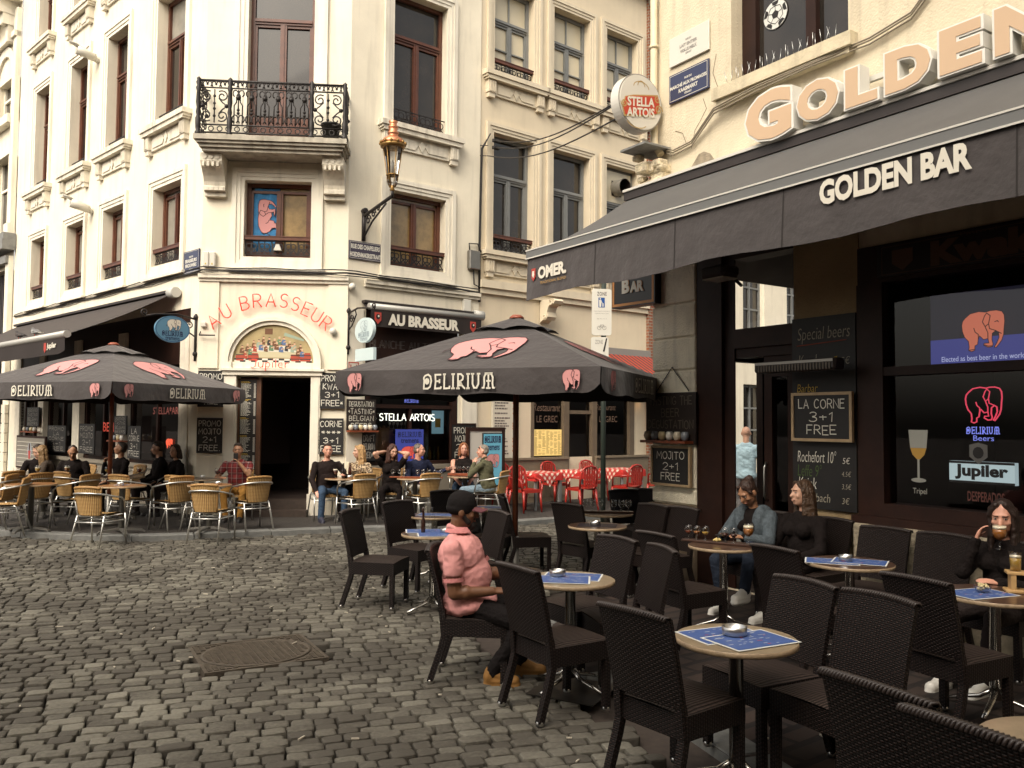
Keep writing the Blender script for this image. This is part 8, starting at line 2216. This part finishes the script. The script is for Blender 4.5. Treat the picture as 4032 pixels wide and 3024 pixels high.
x0, x1 = FL.sz(9, 1368, 280)[0], -.55
lt = text_mb("STELLA*ARTOIS", bold=.02, M=FL.M @ Matrix.Translation(((x0 + x1) / 2, .13, 1.97)), fit=(x1 - x0, .15)); solo("window_lettering", lt, mat("faded_red_lettering", (.30, .085, .07), .6), "faded red lettering STELLA ARTOIS on the left cafe window", "lettering")
x0, x1 = FL.sz(9, 918, 430)[0], FL.sz(9, 1065, 430)[0]
lt = text_mb("BELLE", bold=.01, M=FL.M @ Matrix.Translation(((x0 + x1) / 2, .1, FL.sz(9, 990, 430)[1])), fit=(x1 - x0, .20)); solo("window_lettering", lt, emis("dull_red_neon", (.40, .05, .03), .4), "dull red lettering BELLE behind the left parasol pole", "lettering")
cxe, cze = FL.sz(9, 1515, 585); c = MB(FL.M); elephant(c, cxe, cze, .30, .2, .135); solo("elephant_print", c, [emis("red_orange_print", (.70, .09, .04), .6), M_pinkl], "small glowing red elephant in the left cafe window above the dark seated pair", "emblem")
# outlined lettering on the right fascia
c = MB(FR.M); st_, L_ = strokes("BLANCHE AU TONNEAU", .22)
for s_ in st_:
 for dx, dz in ((-.012, 0), (.012, 0)): c.ribbon([(.50 + a / L_ * 2.0 + dx, 3.20 + b * .15) for a, b in s_], .006, .015)
solo("fascia_lettering", c, mat("grey_outline_print", (.16, .14, .13), .7), "outlined grey lettering BLANCHE AU TONNEAU under the short awning", "lettering")
# posters in and by the right window
def poster(fr, x0, x1, z0, z1, y, bg, label, ele=True, letm=None, em=None):
 t = thing("elephant_poster", label, "poster", TR(tuple(fr.at((x0 + x1) / 2, y, z0))))
 c = MB(fr.M); c.box(x0, x1, y, y + .02, z0, z1); part("panel", c, bg, t)
 W, H = x1 - x0, z1 - z0
 c = MB(fr.M); wordmark(c, lambda u, v: (x0 + W * (.08 + .84 * u), z1 - H * .22 + H * .14 * v), .14, y - .003); part("lettering", c, letm, t)
 lettering(fr, "lettering", t, "tremens", x0 + W * .18, x1 - W * .18, z1 - H * .40, z1 - H * .27, y - .003, letm, bold=.02)
 if ele: c = MB(fr.M); elephant(c, x0 + W * .5, z0 + H * .30, W * .62, H * .42, y - .003); part("emblem", c, [em or M_pink, M_pinkl], t)
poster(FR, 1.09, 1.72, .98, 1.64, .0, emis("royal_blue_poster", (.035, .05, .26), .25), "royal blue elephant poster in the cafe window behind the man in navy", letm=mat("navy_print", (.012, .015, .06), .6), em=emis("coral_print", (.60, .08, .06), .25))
t = thing("pavement_board", "tall dark framed standing board with a bright blue elephant poster behind the man in the olive top", "sign", TR(tuple(FR.at(3.25, -.55, .06))))
FA = Frame(FR.at(0, -.55, 0), FR.d)
c = MB(FA.M)
ax0, az1 = FA.sz(6, 965, 878); ax1 = FA.sz(6, 1190, 900)[0]
c.box(ax0, ax0 + .07, 0, .06, .06, az1); c.box(ax1 - .07, ax1, 0, .06, .06, az1); c.box(ax0 + .07, ax1 - .07, 0, .06, az1 - .07, az1); c.box(ax0 + .07, ax1 - .07, 0, .06, .3, .4); part("frame", c, M_darkwood, t)
c = MB(FA.M); c.box(ax0 + .07, ax1 - .07, .02, .04, .4, az1 - .07); part("panel", c, mat("pale_board", (.55, .52, .46), .6), t)
bx0, bz1 = FA.sz(6, 1062, 918); bx1 = FA.sz(6, 1170, 918)[0]
c = MB(FA.M); c.box(bx0 - .02, bx1 + .02, -.002, .019, .5, bz1 + .02); part("poster_edge", c, M_black, t)
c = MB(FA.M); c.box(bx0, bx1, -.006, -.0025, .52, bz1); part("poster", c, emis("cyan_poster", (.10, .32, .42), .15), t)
c = MB(FA.M); wordmark(c, lambda u, v: (bx0 + (bx1 - bx0) * (.06 + .88 * u), bz1 - .17 + .12 * v), .15, -.009); part("lettering", c, MATS["navy_print"], t)
lettering(FA, "lettering", t, "tremens", bx0 + .06, bx1 - .06, bz1 - .33, bz1 - .21, -.009, MATS["navy_print"], bold=.02)
c = MB(FA.M); elephant(c, (bx0 + bx1) / 2, bz1 - .55, (bx1 - bx0) * .7, .3, -.009); part("emblem", c, [M_pink, M_pinkl], t)
# fittings in the right window: a round carved plaque, shelf of bottles, fridge
c = MB(FR.M); c.prism(arc(.95, 1.42, .24, .25, 0, 350, 24), .2, .24)
for k in range(16): a = k * math.pi / 8; c.ball((.95 + .25 * math.cos(a), .22, 1.42 + .26 * math.sin(a)), .035, 6)
solo("round_plaque", c, mat("carved_brown", (.16, .075, .02), .6, var=.3, vs=12), "round brown carved plaque in the cafe window behind the brunette", "plaque")
for i in range(6): lathe_thing("wine_glass", FR.at(1.12 + i * .09, .3, 1.66), [(.025, 0), (.004, .005), (.004, .05), (.03, .075), (.028, .12)], mat("dim_glass", (.30, .29, .26), .2), f"{('first','second','third','fourth','fifth','sixth')[i]} glass from the left on the shelf in the cafe window", "glass", 10)
c = MB(FR.M); c.box(1.05, 1.75, .2, .45, 1.62, 1.655); solo("window_shelf", c, M_plkd, "dark glass shelf behind the cafe window under the white neon", "shelf")
c = MB(FR.M); c.box(2.03, 2.40, .25, .6, 1.05, 2.1, m=0); c.box(2.07, 2.36, .245, .249, 1.55, 2.02, m=1); c.box(2.15, 2.28, .24, .244, 1.68, 1.86, m=2); solo("drinks_fridge", c, [M_darkwood, emis("fridge_glow", (.12, .22, .26), .35), mat("yellow_can", (.5, .34, .04), .5)], "glowing blue drinks fridge at the right end of the cafe window", "fridge")
for i in range(5): lathe_thing("window_bottle", FR.at(1.80 + i * .10, .2, 1.03), BOT, mat(f"bottle_{'green' if i % 2 else 'ochre'}", (.03, .05, .015) if i % 2 else (.22, .13, .02), .2, coat=.5), f"{('first','second','third','fourth','fifth')[i]} bottle from the left on the cafe window ledge", "bottle", 10)

# ---- restaurant signs
t = thing("menu_board", "tall white menu board of the Greek restaurant", "menu board", TR(tuple(FR.at(3.73, 0, 1.03))))
c = MB(FR.M); c.box(3.40, 4.06, -.05, .015, 1.04, 2.62); part("panel", c, mat("off_white_board", (.60, .56, .46), .6, var=.05), t)
c = MB(FR.M); r5 = random.Random(8); z = 2.52
while z > 1.1:
 x = 3.45; e = 3.45 + r5.uniform(.25, .42)
 while x < e: wl = r5.uniform(.03, .09); c.box(x, min(e, x + wl), -.054, -.0505, z, z + .03, m=0); x += wl + .015
 if r5.random() < .7: c.box(3.93, 4.01, -.054, -.0505, z, z + .03, m=1)
 z -= r5.choice((.055, .06, .10))
part("print", c, [mat("grey_ink", (.14, .12, .11), .7), mat("orange_ink", (.5, .14, .05), .7)], t)
t = thing("lit_menu_box", "glowing yellow lit menu in the Greek restaurant's window", "menu", TR(tuple(FR.at(5.0, .05, 1.06))))
c = MB(FR.M); c.box(4.60, 5.44, .06, .085, 1.06, 1.64); part("panel", c, emis("warm_menu_glow", (.52, .36, .12), .6), t)
c = MB(FR.M)
for i in range(22):
 for j in range(7):
  if r5.random() < .85: x = 4.64 + j * .115; c.box(x, x + r5.uniform(.05, .1), .055, .0595, 1.09 + i * .0245, 1.098 + i * .0245)
part("print", c, mat("olive_ink", (.22, .16, .05), .7), t)
for txt, x0, x1, z0, z1, lb in (("Restaurant", 4.62, 5.42, 2.05, 2.22, "dim gold lettering Restaurant high on the left restaurant window"), ("LE GREC", 4.72, 5.34, 1.80, 1.95, "dim gold lettering LE GREC on the left restaurant window"), ("Restaurant", 6.55, 7.2, 2.1, 2.24, "dim lettering Restaurant on the right restaurant window"), ("LE GREC", 6.65, 7.25, 1.82, 1.96, "dim lettering LE GREC on the right restaurant window")):
 solo("window_lettering", text_mb(txt, M=FR.M @ Matrix.Translation(((x0 + x1) / 2, .085, (z0 + z1) / 2)), fit=(x1 - x0, z1 - z0), shear=.2 if txt[1] == 'e' else 0), mat("dull_gold_print", (.17, .11, .075), .6), lb, "lettering")
t = thing("wall_light", "small warm downlight on the restaurant front beside the pillar", "lamp", TR(tuple(FR.at(7.85, -.05, 2.3))))
c = MB(FR.M); c.lathe([(.05, 0), (.05, .12)], 10, (7.9, -.1, 2.32)); part("housing", c, MATS["grey_box"], t)
c = MB(FR.M); c.lathe([(.04, -.004), (.04, -.002)], 10, (7.9, -.1, 2.32)); part("bulb", c, emis("warm_bulb", (1, .55, .2), 6), t)

# ---- hanging oval signs on brackets
def bracket(mb, P0, out, L, z, s=1):
 """Scrolled wrought iron arm from wall point P0 along unit vector out."""
 W = lambda a, h: tuple(P0 + out * a + Vector((0, 0, h)))
 mb.tube([W(.03, -.75), W(.03, .12)], .022, 6); mb.tube([W(.03, .02), W(L * .4, .08), W(L * .8, .05), W(L, .0)], .018, 6)
 mb.tube([W(L + .02 + x, y) for x, y in spiral(0, .06, .07, .015, -90, 1.3)], .014, 5); mb.tube([W(.04, -.3), W(L * .18, -.22), W(L * .35, -.03), W(L * .30, .05)], .014, 5)
 mb.tube([W(L * .16 + x, -.10 + y) for x, y in spiral(0, 0, .08, .015, 0, 1.5)], .012, 5)
 for h in (-.62, .06): mb.ball(W(.03, h), .05, 8)
outL, outR = -FL.n, -FR.n
P0 = FL.at(-.10, 0, 3.62)
t = thing("hanging_sign", "blue oval hanging sign with a white elephant on the left of the cafe corner", "sign", TR(tuple(P0)))
c = MB(); bracket(c, P0, outL, .95, 0); part("bracket", c, M_iron, t)
FO = Frame(P0 + outL * .78, FL.n)
zc_ = FO.sz(5, 863, 506)[1]
c = MB(FO.M); c.prism(arc(.31, zc_, .32, .24, 0, 352, 36), -.025, .025, m=0); c.ribbon(arc(.31, zc_, .305, .225, 0, 352, 36), .012, -.027, closed=True, m=1); part("panel", c, [mat("steel_blue_sign", (.10, .24, .36), .4, coat=.3), mat("deep_blue_line", (.03, .09, .2), .5)], t)
c = MB(FO.M); elephant(c, .33, zc_ + .075, .26, .22, -.028, lw=.03); part("emblem", c, [M_let, M_pinkl], t)
c = MB(FO.M); wordmark(c, lambda u, v: (.12 + .38 * u, zc_ - .12 + .08 * v), .14, -.028); part("lettering", c, M_navy, t)
lettering(FO, "lettering", t, "tremens", .18, .44, zc_ - .20, zc_ - .135, -.028, M_navy, bold=.01)
P0 = FR.at(.02, 0, 3.78)
t = thing("hanging_sign", "pale oval hanging sign right of the neon, lit from behind", "sign", TR(tuple(P0)))
c = MB(); bracket(c, P0, outR, .95, 0); part("bracket", c, M_iron, t)
FO = Frame(P0 + outR * .32, outR)
c = MB(FO.M); c.prism(arc(.36, 3.43, .335, .225, 0, 352, 36), -.03, .03, m=0); part("panel", c, [emis("pale_blue_glow", (.46, .55, .55), .1)], t)
c = MB(FO.M); elephant(c, .37, 3.50, .24, .2, -.033, mp=None, lw=.035); wordmark(c, lambda u, v: (.17 + .38 * u, 3.31 + .08 * v), .13, -.033); part("emblem", c, [mat("slate_line", (.18, .24, .28), .6), MATS["slate_line"]], t)
lettering(FO, "lettering", t, "tremens", .24, .50, 3.235, 3.30, -.033, MATS["slate_line"], bold=.0)
c = MB(FO.M); c.box(.05, .72, -.03, .03, 2.88, 3.10, m=0); part("lower_plate", c, [MATS["pale_blue_glow"]], t)

# ---- lantern on its wall bracket
P0 = FR.at(.30, 0, 5.62)
LP = None
best = None
for k in range(40):
 a = .5 + k * .02
 q = P0 + outR * a
 v = q - CO; u = 2016 + F_PX * v.dot(CR) / v.dot(_fw)
 tgt = 700 + 1388 / 1.6458
 if best is None or abs(u - tgt) < best[0]: best = (abs(u - tgt), a)
AL = best[1]
LP = P0 + outR * AL
t = thing("street_lantern", "copper topped street lantern on a scrolled black wall bracket", "street lamp", TR(tuple(P0)))
W = lambda a, h: tuple(P0 + outR * a + Vector((0, 0, h)))
c = MB(); c.tube([W(.04, -.42), W(.04, .18)], .04, 8); c.tube([W(.0, .15), W(.12, .15)], .05, 6); c.tube([W(.04, .05), W(AL, .22), W(AL, .34)], .032, 8); c.tube([W(.05, -.35), W(AL * .35, -.10), W(AL * .8, .13)], .02, 6)
for a, h, r_ in ((.20, -.05, .10), (.38, .03, .08), (.55, .10, .06)): c.tube([W(AL * a + x, h + y) for x, y in spiral(0, 0, r_, .02, 0, 1.4)], .015, 5)
part("bracket", c, M_iron, t)
M_cop = mat("polished_copper", (.62, .25, .13), .34, metal=.75, var=.15, vs=6); M_brass = mat("aged_brass", (.26, .15, .045), .4, metal=.6, var=.3, vs=12)
ML = Matrix.Translation(LP + Vector((0, 0, .30)))
c = MB(ML); c.lathe([(.02, 0), (.05, .03), (.035, .06), (.06, .10)], 10)
for k in range(6): a = k * math.pi / 3; c.tube([(.05 * math.cos(a), .05 * math.sin(a), .08), (.095 * math.cos(a), .095 * math.sin(a), .22), (.10 * math.cos(a), .10 * math.sin(a), .30), (.17 * math.cos(a), .17 * math.sin(a), .80)], .010, 5)
c.lathe([(.10, .285), (.115, .29), (.115, .31), (.10, .315)], 14); c.lathe([(.17, .79), (.22, .80), (.235, .85), (.20, .87)], 12)
for k in range(12): a = k * math.pi / 6; c.ball((.225 * math.cos(a), .225 * math.sin(a), .875), (.03, .03, .035), 6)
part("frame", c, M_brass, t)
c = MB(ML); c.lathe([(.085, .12), (.095, .29)], 6, smooth=False, cap=False); c.lathe([(.10, .31), (.165, .79)], 6, smooth=False, cap=False); part("pane", c, M_glass, t)
c = MB(ML); c.lathe([(.20, .86), (.205, .90), (.17, .96), (.10, 1.0), (.08, 1.03), (.10, 1.05), (.10, 1.08), (.075, 1.10), (.085, 1.16), (.095, 1.18), (.07, 1.19), (.065, 1.24), (.085, 1.28), (.07, 1.285), (0, 1.285)], 20); part("hood", c, M_cop, t)
c = MB(ML); c.lathe([(.025, .32), (.03, .52), (.0, .60)], 10); part("lamp_holder", c, M_wht, t)

# ---- round beer sign and BAR sign at the bar's corner
FS = Frame(Vector((1.465, 9.9)) - FG.n.xy * .345, FG.n)
t = thing("round_beer_sign", "white round double sided sign lettered STELLA ARTOIS at the bar's corner", "sign", TR((1.465, 9.9, 5.2)))
c = MB(FS.M); c.prism(arc(.345, 5.62, .345, .345, 0, 354, 48), -.07, .07); c.prism(arc(.345, 5.62, .325, .325, 0, 354, 48), -.085, -.0705); part("panel", c, mat("white_plastic", (.66, .63, .56), .35, coat=.4), t)
c = MB(FS.M); c.ribbon(arc(.345, 5.62, .338, .338, 0, 354, 48), .014, -.072, closed=True); part("rim", c, mat("grey_rim", (.30, .28, .25), .5), t)
M_sred = mat("sign_red", (.50, .055, .025), .45); M_gold = mat("sign_gold", (.45, .30, .11), .45)
c = MB(FS.M); band = [(.05, 5.50), (.08, 5.40), (.20, 5.425), (.48, 5.475), (.60, 5.53), (.64, 5.66), (.61, 5.765), (.48, 5.74), (.22, 5.685), (.09, 5.64)]
c.prism(band, -.090, -.0855, m=1); c.prism([(x * .96 + .014, (z - 5.585) * .88 + 5.585) for x, z in band], -.094, -.0905, m=0)
for q in (spiral(.62, 5.58, .06, .015, 0, 1.3), spiral(.07, 5.56, .05, .015, 180, 1.3), spiral(.60, 5.70, .045, .01, 90, 1.2)): c.ribbon(q, .016, -.095, m=1)
for q in (arc(.345, 5.80, .12, .07, 0, 180, 8), arc(.345, 5.79, .06, .09, 20, 160, 6), arc(.28, 5.38, .16, .08, 200, 330, 7)): c.ribbon(q, .010, -.087, m=1)
part("banner", c, [M_sred, M_gold], t)
for txt, x0, x1, z0, z1 in (("STELLA", .12, .55, 5.585, 5.70), ("ARTOIS", .11, .55, 5.455, 5.57)):
 raw = text_mb(txt, bold=.035, fit=(x1 - x0, z1 - z0)); o = MB(FS.M); o.f, o.mi, o.sm = raw.f, raw.mi, raw.sm
 for p in raw.v: o.vert((p.x + (x0 + x1) / 2, -.0965, p.z + (z0 + z1) / 2 - .02 + (p.x) * .16))
 part("lettering", o, M_let, t)
FBs = Frame((1.31, 10.55), (1.76 - 1.31, 9.98 - 10.55))
t = thing("bar_sign", "black box sign with orange border reading BAR beside the pillar", "sign", TR((1.5, 10.3, 3.2)))
c = MB(FBs.M); c.box(0, .72, -.08, .08, 3.235, 3.95); part("panel", c, mat("black_sign", (.014, .011, .010), .35), t)
c = MB(FBs.M); c.ribbon([(.03, 3.265), (.69, 3.265), (.69, 3.92), (.03, 3.92)], .032, -.083, closed=True); part("border", c, mat("orange_border", (.55, .24, .07), .5), t)
for txt, x0, x1, z0, z1 in (("B", .19, .315, 3.40, 3.575), ("AR", .325, .55, 3.40, 3.535)):
 for dy, dx, mt in ((-.090, .008, MATS["orange_border"]), (-.095, 0, M_let)): lettering(FBs, "lettering", t, txt, x0 + dx, x1 + dx, z0, z1, dy, mt, bold=.05)
# ---- traffic sign post
PX, PY = 1.583, 14.5
FZ = Frame((PX, PY), (1, .08))
t = thing("sign_post", "dark green post with two white ZONE signs behind the right parasol", "road sign", TR((PX, PY, 0)))
c = MB(); c.tube([(PX, PY, -.05), (PX, PY, 4.35)], .045, 10); part("post", c, mat("dark_green_paint", (.025, .035, .028), .5), t)
def rrect(x0, x1, z0, z1, r): return arc(x1 - r, z0 + r, r, r, -90, 0, 5) + arc(x1 - r, z1 - r, r, r, 0, 90, 5) + arc(x0 + r, z1 - r, r, r, 90, 180, 5) + arc(x0 + r, z0 + r, r, r, 180, 270, 5)
z1 = D(6, 1760, 62, PY).z; z0 = D(6, 1760, 336, PY).z; xc = D(6, 1757, 200, PY).x - PX; hw = .17
c = MB(FZ.M); c.prism(rrect(xc - hw, xc + hw, z0, z1, .04), -.10, -.06); zs = part("zone_sign", c, mat("sign_white", (.72, .70, .63), .4, coat=.3), t)
HZ = z1 - z0
lettering(FZ, "lettering", zs, "ZONE", xc - .085, xc + .085, z1 - HZ * .15, z1 - HZ * .065, -.103, MATS["grey_ink"], bold=.02, space=1.15)
c = MB(FZ.M); c.box(xc - .06, xc + .05, -.104, -.1005, z1 - HZ * .40, z1 - HZ * .19, m=0)
c.prism(arc(xc - .028, z1 - HZ * .215, .012, .014, 0, 330, 8), -.107, -.1045, m=1); c.prism([(xc - .045, z1 - HZ * .39), (xc - .012, z1 - HZ * .39), (xc - .008, z1 - HZ * .24), (xc - .05, z1 - HZ * .24)], -.107, -.1045, m=1); c.prism([(xc + .008, z1 - HZ * .385), (xc + .03, z1 - HZ * .385), (xc + .03, z1 - HZ * .31), (xc + .008, z1 - HZ * .31)], -.107, -.1045, m=1); c.ribbon([(xc - .01, z1 - HZ * .27), (xc + .012, z1 - HZ * .32)], .012, -.107, m=1)
part("pedestrian_symbol", c, [mat("traffic_blue", (.02, .09, .32), .4), MATS["sign_white"]], zs)
for i, (tx, wf, zf) in enumerate((("Excepté chargement et déchargement", .82, .47), ("Uitgezonderd laden en lossen", .7, .52), ("de 4 à 11 h", .5, .63))): lettering(FZ, "lettering", zs, tx, xc - hw * wf, xc + hw * wf, z1 - HZ * (zf + .025), z1 - HZ * zf, -.103, M_ltg, bold=.0)
c = MB(FZ.M)
for dx in (-.045, .045): c.ribbon(arc(xc + dx, z0 + HZ * .16, .032, .032, 0, 340, 14), .005, -.103, closed=True)
c.ribbon([(xc - .045, z0 + HZ * .16), (xc - .01, z0 + HZ * .225), (xc + .03, z0 + HZ * .225), (xc + .045, z0 + HZ * .16)], .005, -.103); c.ribbon([(xc - .02, z0 + HZ * .235), (xc, z0 + HZ * .16), (xc + .03, z0 + HZ * .225)], .005, -.103); part("bicycle_symbol", c, MATS["grey_ink"], zs)
c = MB(FZ.M); z2 = z0 - .03; c.prism(rrect(xc - hw - .01, xc + hw - .05, z2 - .55, z2, .04), -.10, -.06); zs2 = part("zone_sign", c, MATS["sign_white"], t)
lettering(FZ, "lettering", zs2, "ZONE", xc - .115, xc + .02, z2 - .12, z2 - .05, -.103, M_ltg, bold=.0)
c = MB(FZ.M); c.prism([(xc + .02, z2 - .25), (xc + .05, z2 - .25), (xc + .095, z2 - .02), (xc + .075, z2 - .02)], -.104, -.1015); part("stripe", c, M_black, zs2)

# ---- flag in the first floor corner window
t = thing("flag", "blue flag with a sideways pink elephant hanging inside the corner window", "flag", TR(tuple(FC.at(1.1, .2, 4.9))))
def flag(u, v): return (.80 + .08 * (1 - v) * -1 + (.53 + .02 * v) * u + .08 * v * (1 - u), .236 + .010 * math.sin(u * 14 + v * 2), 4.86 + 1.30 * v)
c = MB(FC.M); c.grid(24, 8, flag); part("cloth", c, mat("flag_blue", (.04, .20, .42), .8, var=.25, vs=5), t)
c = MB(FC.M); elephant(c, 1.14, 5.62, .5, .5, .222, warp=lambda u, v: (.95 + .36 * (1 - v), 5.30 + .66 * u), lw=.022); part("emblem", c, [M_pink, M_pinkl], t)
# pendant lamp seen in front of that window
c = MB(FC.M); c.prism([(1.30, 4.95), (1.44, 4.95), (1.40, 5.06), (1.34, 5.06)], -.02, .06); solo("ledge_lamp", c, M_wht, "small white lamp standing on the corner window's rail", "lamp")

# ---- cables, boxes, floodlights
M_cable = mat("black_cable", (.022, .018, .016), .6)
c = MB()
for dz, r_, ph in ((0, .018, 0), (.05, .012, 2), (-.03, .010, 4)):
 pts = [FL.at(x, -.03, 4.53 + dz + .018 * math.sin(x * 2.7 + ph)) for x in [-10.5 + k * .5 for k in range(21)]] + [FC.at(x, -.13, 4.53 + dz + .012 * math.sin(x * 5 + ph)) for x in (.05, .6, 1.2, 1.8, 2.4, 2.62)] + [FR.at(x, -.13 if x < 2.8 else -.05, 4.53 + dz - .01 * x + .012 * math.sin(x * 4 + ph)) for x in (.1, .7, 1.3, 1.9, 2.5, 3.0)]
 c.tube([tuple(p) for p in pts], r_, 5)
solo("cable_run", c, M_cable, "black cables running along the corner house above the ground floor", "cable")
c = MB(FR.M)
for dx in (0, .03): c.tube([(3.02 + dx, -.03, 4.3), (3.01 + dx, -.03, 5.5), (3.03 + dx, -.03, 7.0), (3.04 + dx, -.04, 7.55), (3.14 + dx * 3, -.1, 7.75 + dx * 5)], .014, 5)
solo("cable_drop", c, M_cable, "vertical black cables at the joint of the corner house and the beige house", "cable")
S0 = [FR.at(3.35, -.12, 7.77), FR.at(3.35, -.12, 7.62), FR.at(3.15, -.12, 7.40)]
S1 = [D(3, 1112, 598, 9.95), D(3, 1112, 606, 9.95), D(3, 1105, 700, 9.95)]
c = MB()
for a, b in zip(S0, S1): c.tube([tuple(a.lerp(b, k / 14) + Vector((0, 0, -.22 * math.sin(math.pi * k / 14)))) for k in range(15)], .011, 5)
solo("overhead_cables", c, M_cable, "three black cables slung across the side street to the round beer sign", "cable")
c = MB(FR.M); c.bbox_bevel(3.28, 3.46, -.16, -.08, 7.73, 7.80, .01); c.bbox_bevel(3.28, 3.44, -.16, -.08, 7.58, 7.65, .01)
for z in (7.62, 7.40): c.tube([(3.02, -.02, z), (3.16, -.12, z)], .01, 5)
solo("cable_clamps", c, M_cable, "small black cable clamps where the overhead cables leave the wall", "clamp")
bx, bz = FR.sz(3, 240, 1548); c = MB(FR.M); c.bbox_bevel(bx - .14, bx + .14, -.12, 0, bz - .2, bz + .2, .02, m=0); c.tube([(bx - .1, -.05, bz + .2), (bx - .12, -.05, bz + .34), (bx + .1, -.05, bz + .36), (bx + .2, -.04, bz + .2)], .015, 5, m=1); c.tube([(bx, -.05, bz - .2), (bx + .02, -.05, bz - .5), (bx + .18, -.05, bz - .55)], .015, 5, m=1)
solo("junction_box", c, [MATS["grey_steel"], M_cable], "grey cable junction box at the right end of the corner house", "electric box")
c = MB(FR.M); a_, b_ = FR.sz(16, 1650, 210); c.bbox_bevel(a_ - .09, a_ + .09, -.08, 0, b_ - .17, b_ + .17, .01); c.tube([(a_, -.04, b_ + .17), (a_ - .05, -.03, 4.35)], .01, 5)
solo("meter_box", c, M_wht, "white meter box above the end of the short awning", "electric box")
c = MB(FC.M); c.bbox_bevel(.05, .155, -.10, 0, 4.60, 4.88, .015); c.bbox_bevel(.165, .27, -.10, 0, 4.60, 4.88, .015); c.prism([(.085, 4.64), (.12, 4.64), (.1025, 4.675)], -.103, -.101, m=1); c.prism([(.20, 4.64), (.235, 4.64), (.2175, 4.675)], -.103, -.101, m=1)
solo("fuse_boxes", c, [M_wht, mat("warning_yellow", (.55, .38, .03), .6)], "pair of white fuse boxes beside the blue BRASSEURS plate", "electric box")
for i, (k, x, y, lb) in enumerate(((1, 640, 375, "white snouted floodlight between the second floor windows"), (1, 600, 1352, "white snouted floodlight between the first floor windows"))):
 a_, b_ = FL.sz(k, x, y); t = thing("facade_floodlight", lb, "lamp", TR(tuple(FL.at(a_, 0, b_))))
 c = MB(FL.M); c.tube([(a_, 0, b_ - .1), (a_, -.06, b_ - .06), (a_, -.1, b_)], .06, 8); part("bracket", c, M_wht, t)
 c = MB(FL.M); c.tube([(a_ + .02, -.08, b_ - .04), (a_ - .02, -.30, b_ + .02), (a_ - .04, -.46, b_ + .06)], [.09, .10, .11], 12); c.tube([(a_ - .04, -.44, b_ + .14), (a_ - .05, -.62, b_ + .20)], [.10, .06], 8, flat=.25); part("housing", c, M_wht, t)
c = MB(FC.M); xq, zq = FC.sz(5, 1028, 484); c.bbox_bevel(xq - .05, xq + .05, -.1, 0, zq - .05, zq + .05, .015, m=0); c.tube([(xq - .06, -.12, zq - .20), (xq + .22, -.12, zq - .20)], .015, 6, m=1); c.tube([(xq - .06, -.12, zq - .2), (xq - .06, 0, zq - .1)], .01, 5, m=1)
solo("neon_transformer", c, [M_wht, M_cable], "small white transformer with a black spot bar left of the red neon letters", "electric box")
for i, (x, z) in enumerate(((.245, 4.05), (2.42, 3.45))):
 c = MB((FR if i == 0 else FC).M); c.ball((.06 if i == 0 else 2.42, -.08, 4.30 if i == 0 else 3.45), .07, 10); c.tube([(.06 if i == 0 else 2.42, 0, (4.25 if i == 0 else 3.40)), (.06 if i == 0 else 2.42, -.08, (4.25 if i == 0 else 3.40))], .03, 6)
 solo("globe_lamp", c, M_wht, "small white globe lamp above the short awning" if i == 0 else "small white globe lamp at the end of the red neon letters", "lamp")

# ---- pigeons on the awning bar
M_feath = mat("pigeon_grey", (.15, .145, .145), .8, var=.3, vs=25); M_feathd = mat("pigeon_dark", (.04, .035, .035), .8, var=.4, vs=25)
def pigeon(x, body, wing, label, tail, mw=None):
 M = FL.M @ Matrix.Translation((x, -1.95, 3.335)) @ Matrix.Rotation(rad(8), 4, 'Z')
 t = thing("pigeon", label, "pigeon", M)
 c = MB(M)
 prof = [(-.135, .115, .012), (-.118, .122, .030), (-.10, .112, .026), (-.085, .085, .030), (-.06, .07, .048), (-.02, .062, .062), (.04, .058, .058), (.09, .055, .042), (.13, .048, .026), (.21, .04, .016)]
 c.tube([(a, 0, b + .02) for a, b, _ in prof], [r_ for _, _, r_ in prof], 10, flat=.85); c.tube([(-.135, 0, .133), (-.160, 0, .126)], [.008, .002], 6); part("body", c, body, t)
 for s_ in (-1, 1):
  c = MB(M); c.grid(8, 3, lambda u, v: (-.05 + .20 * u, s_ * (.058 - .02 * u + .006 * math.sin(math.pi * v)), .03 + .02 * (1 - u) + .07 * v * (1 - .75 * u) + .025 * u), flip=s_ < 0); part("wing", c, wing, t)
 c = MB(M); c.box(.11, .25, -.03, .03, .048, .056); part("tail", c, tail, t)
 for s_ in (-1, 1): c = MB(M); c.tube([(0, s_ * .02, .03), (.005, s_ * .02, -.0)], .006, 5); part("foot", c, MATS["red_print"], t)
def nearest_x(px, py):
 return FL.sz(17, px, py, off=-1.95)[0]
pigeon(nearest_x(245, 860), M_feathd, mat("pigeon_barred", (.075, .06, .055), .8, var=.6, vs=40), "darker barred pigeon on the left, perched on the awning bar", M_feathd)
pigeon(nearest_x(445, 815), M_feath, mat("pigeon_wing_grey", (.26, .26, .255), .8, var=.2, vs=30), "paler grey pigeon with a white tail, perched right of the darker one", M_let)
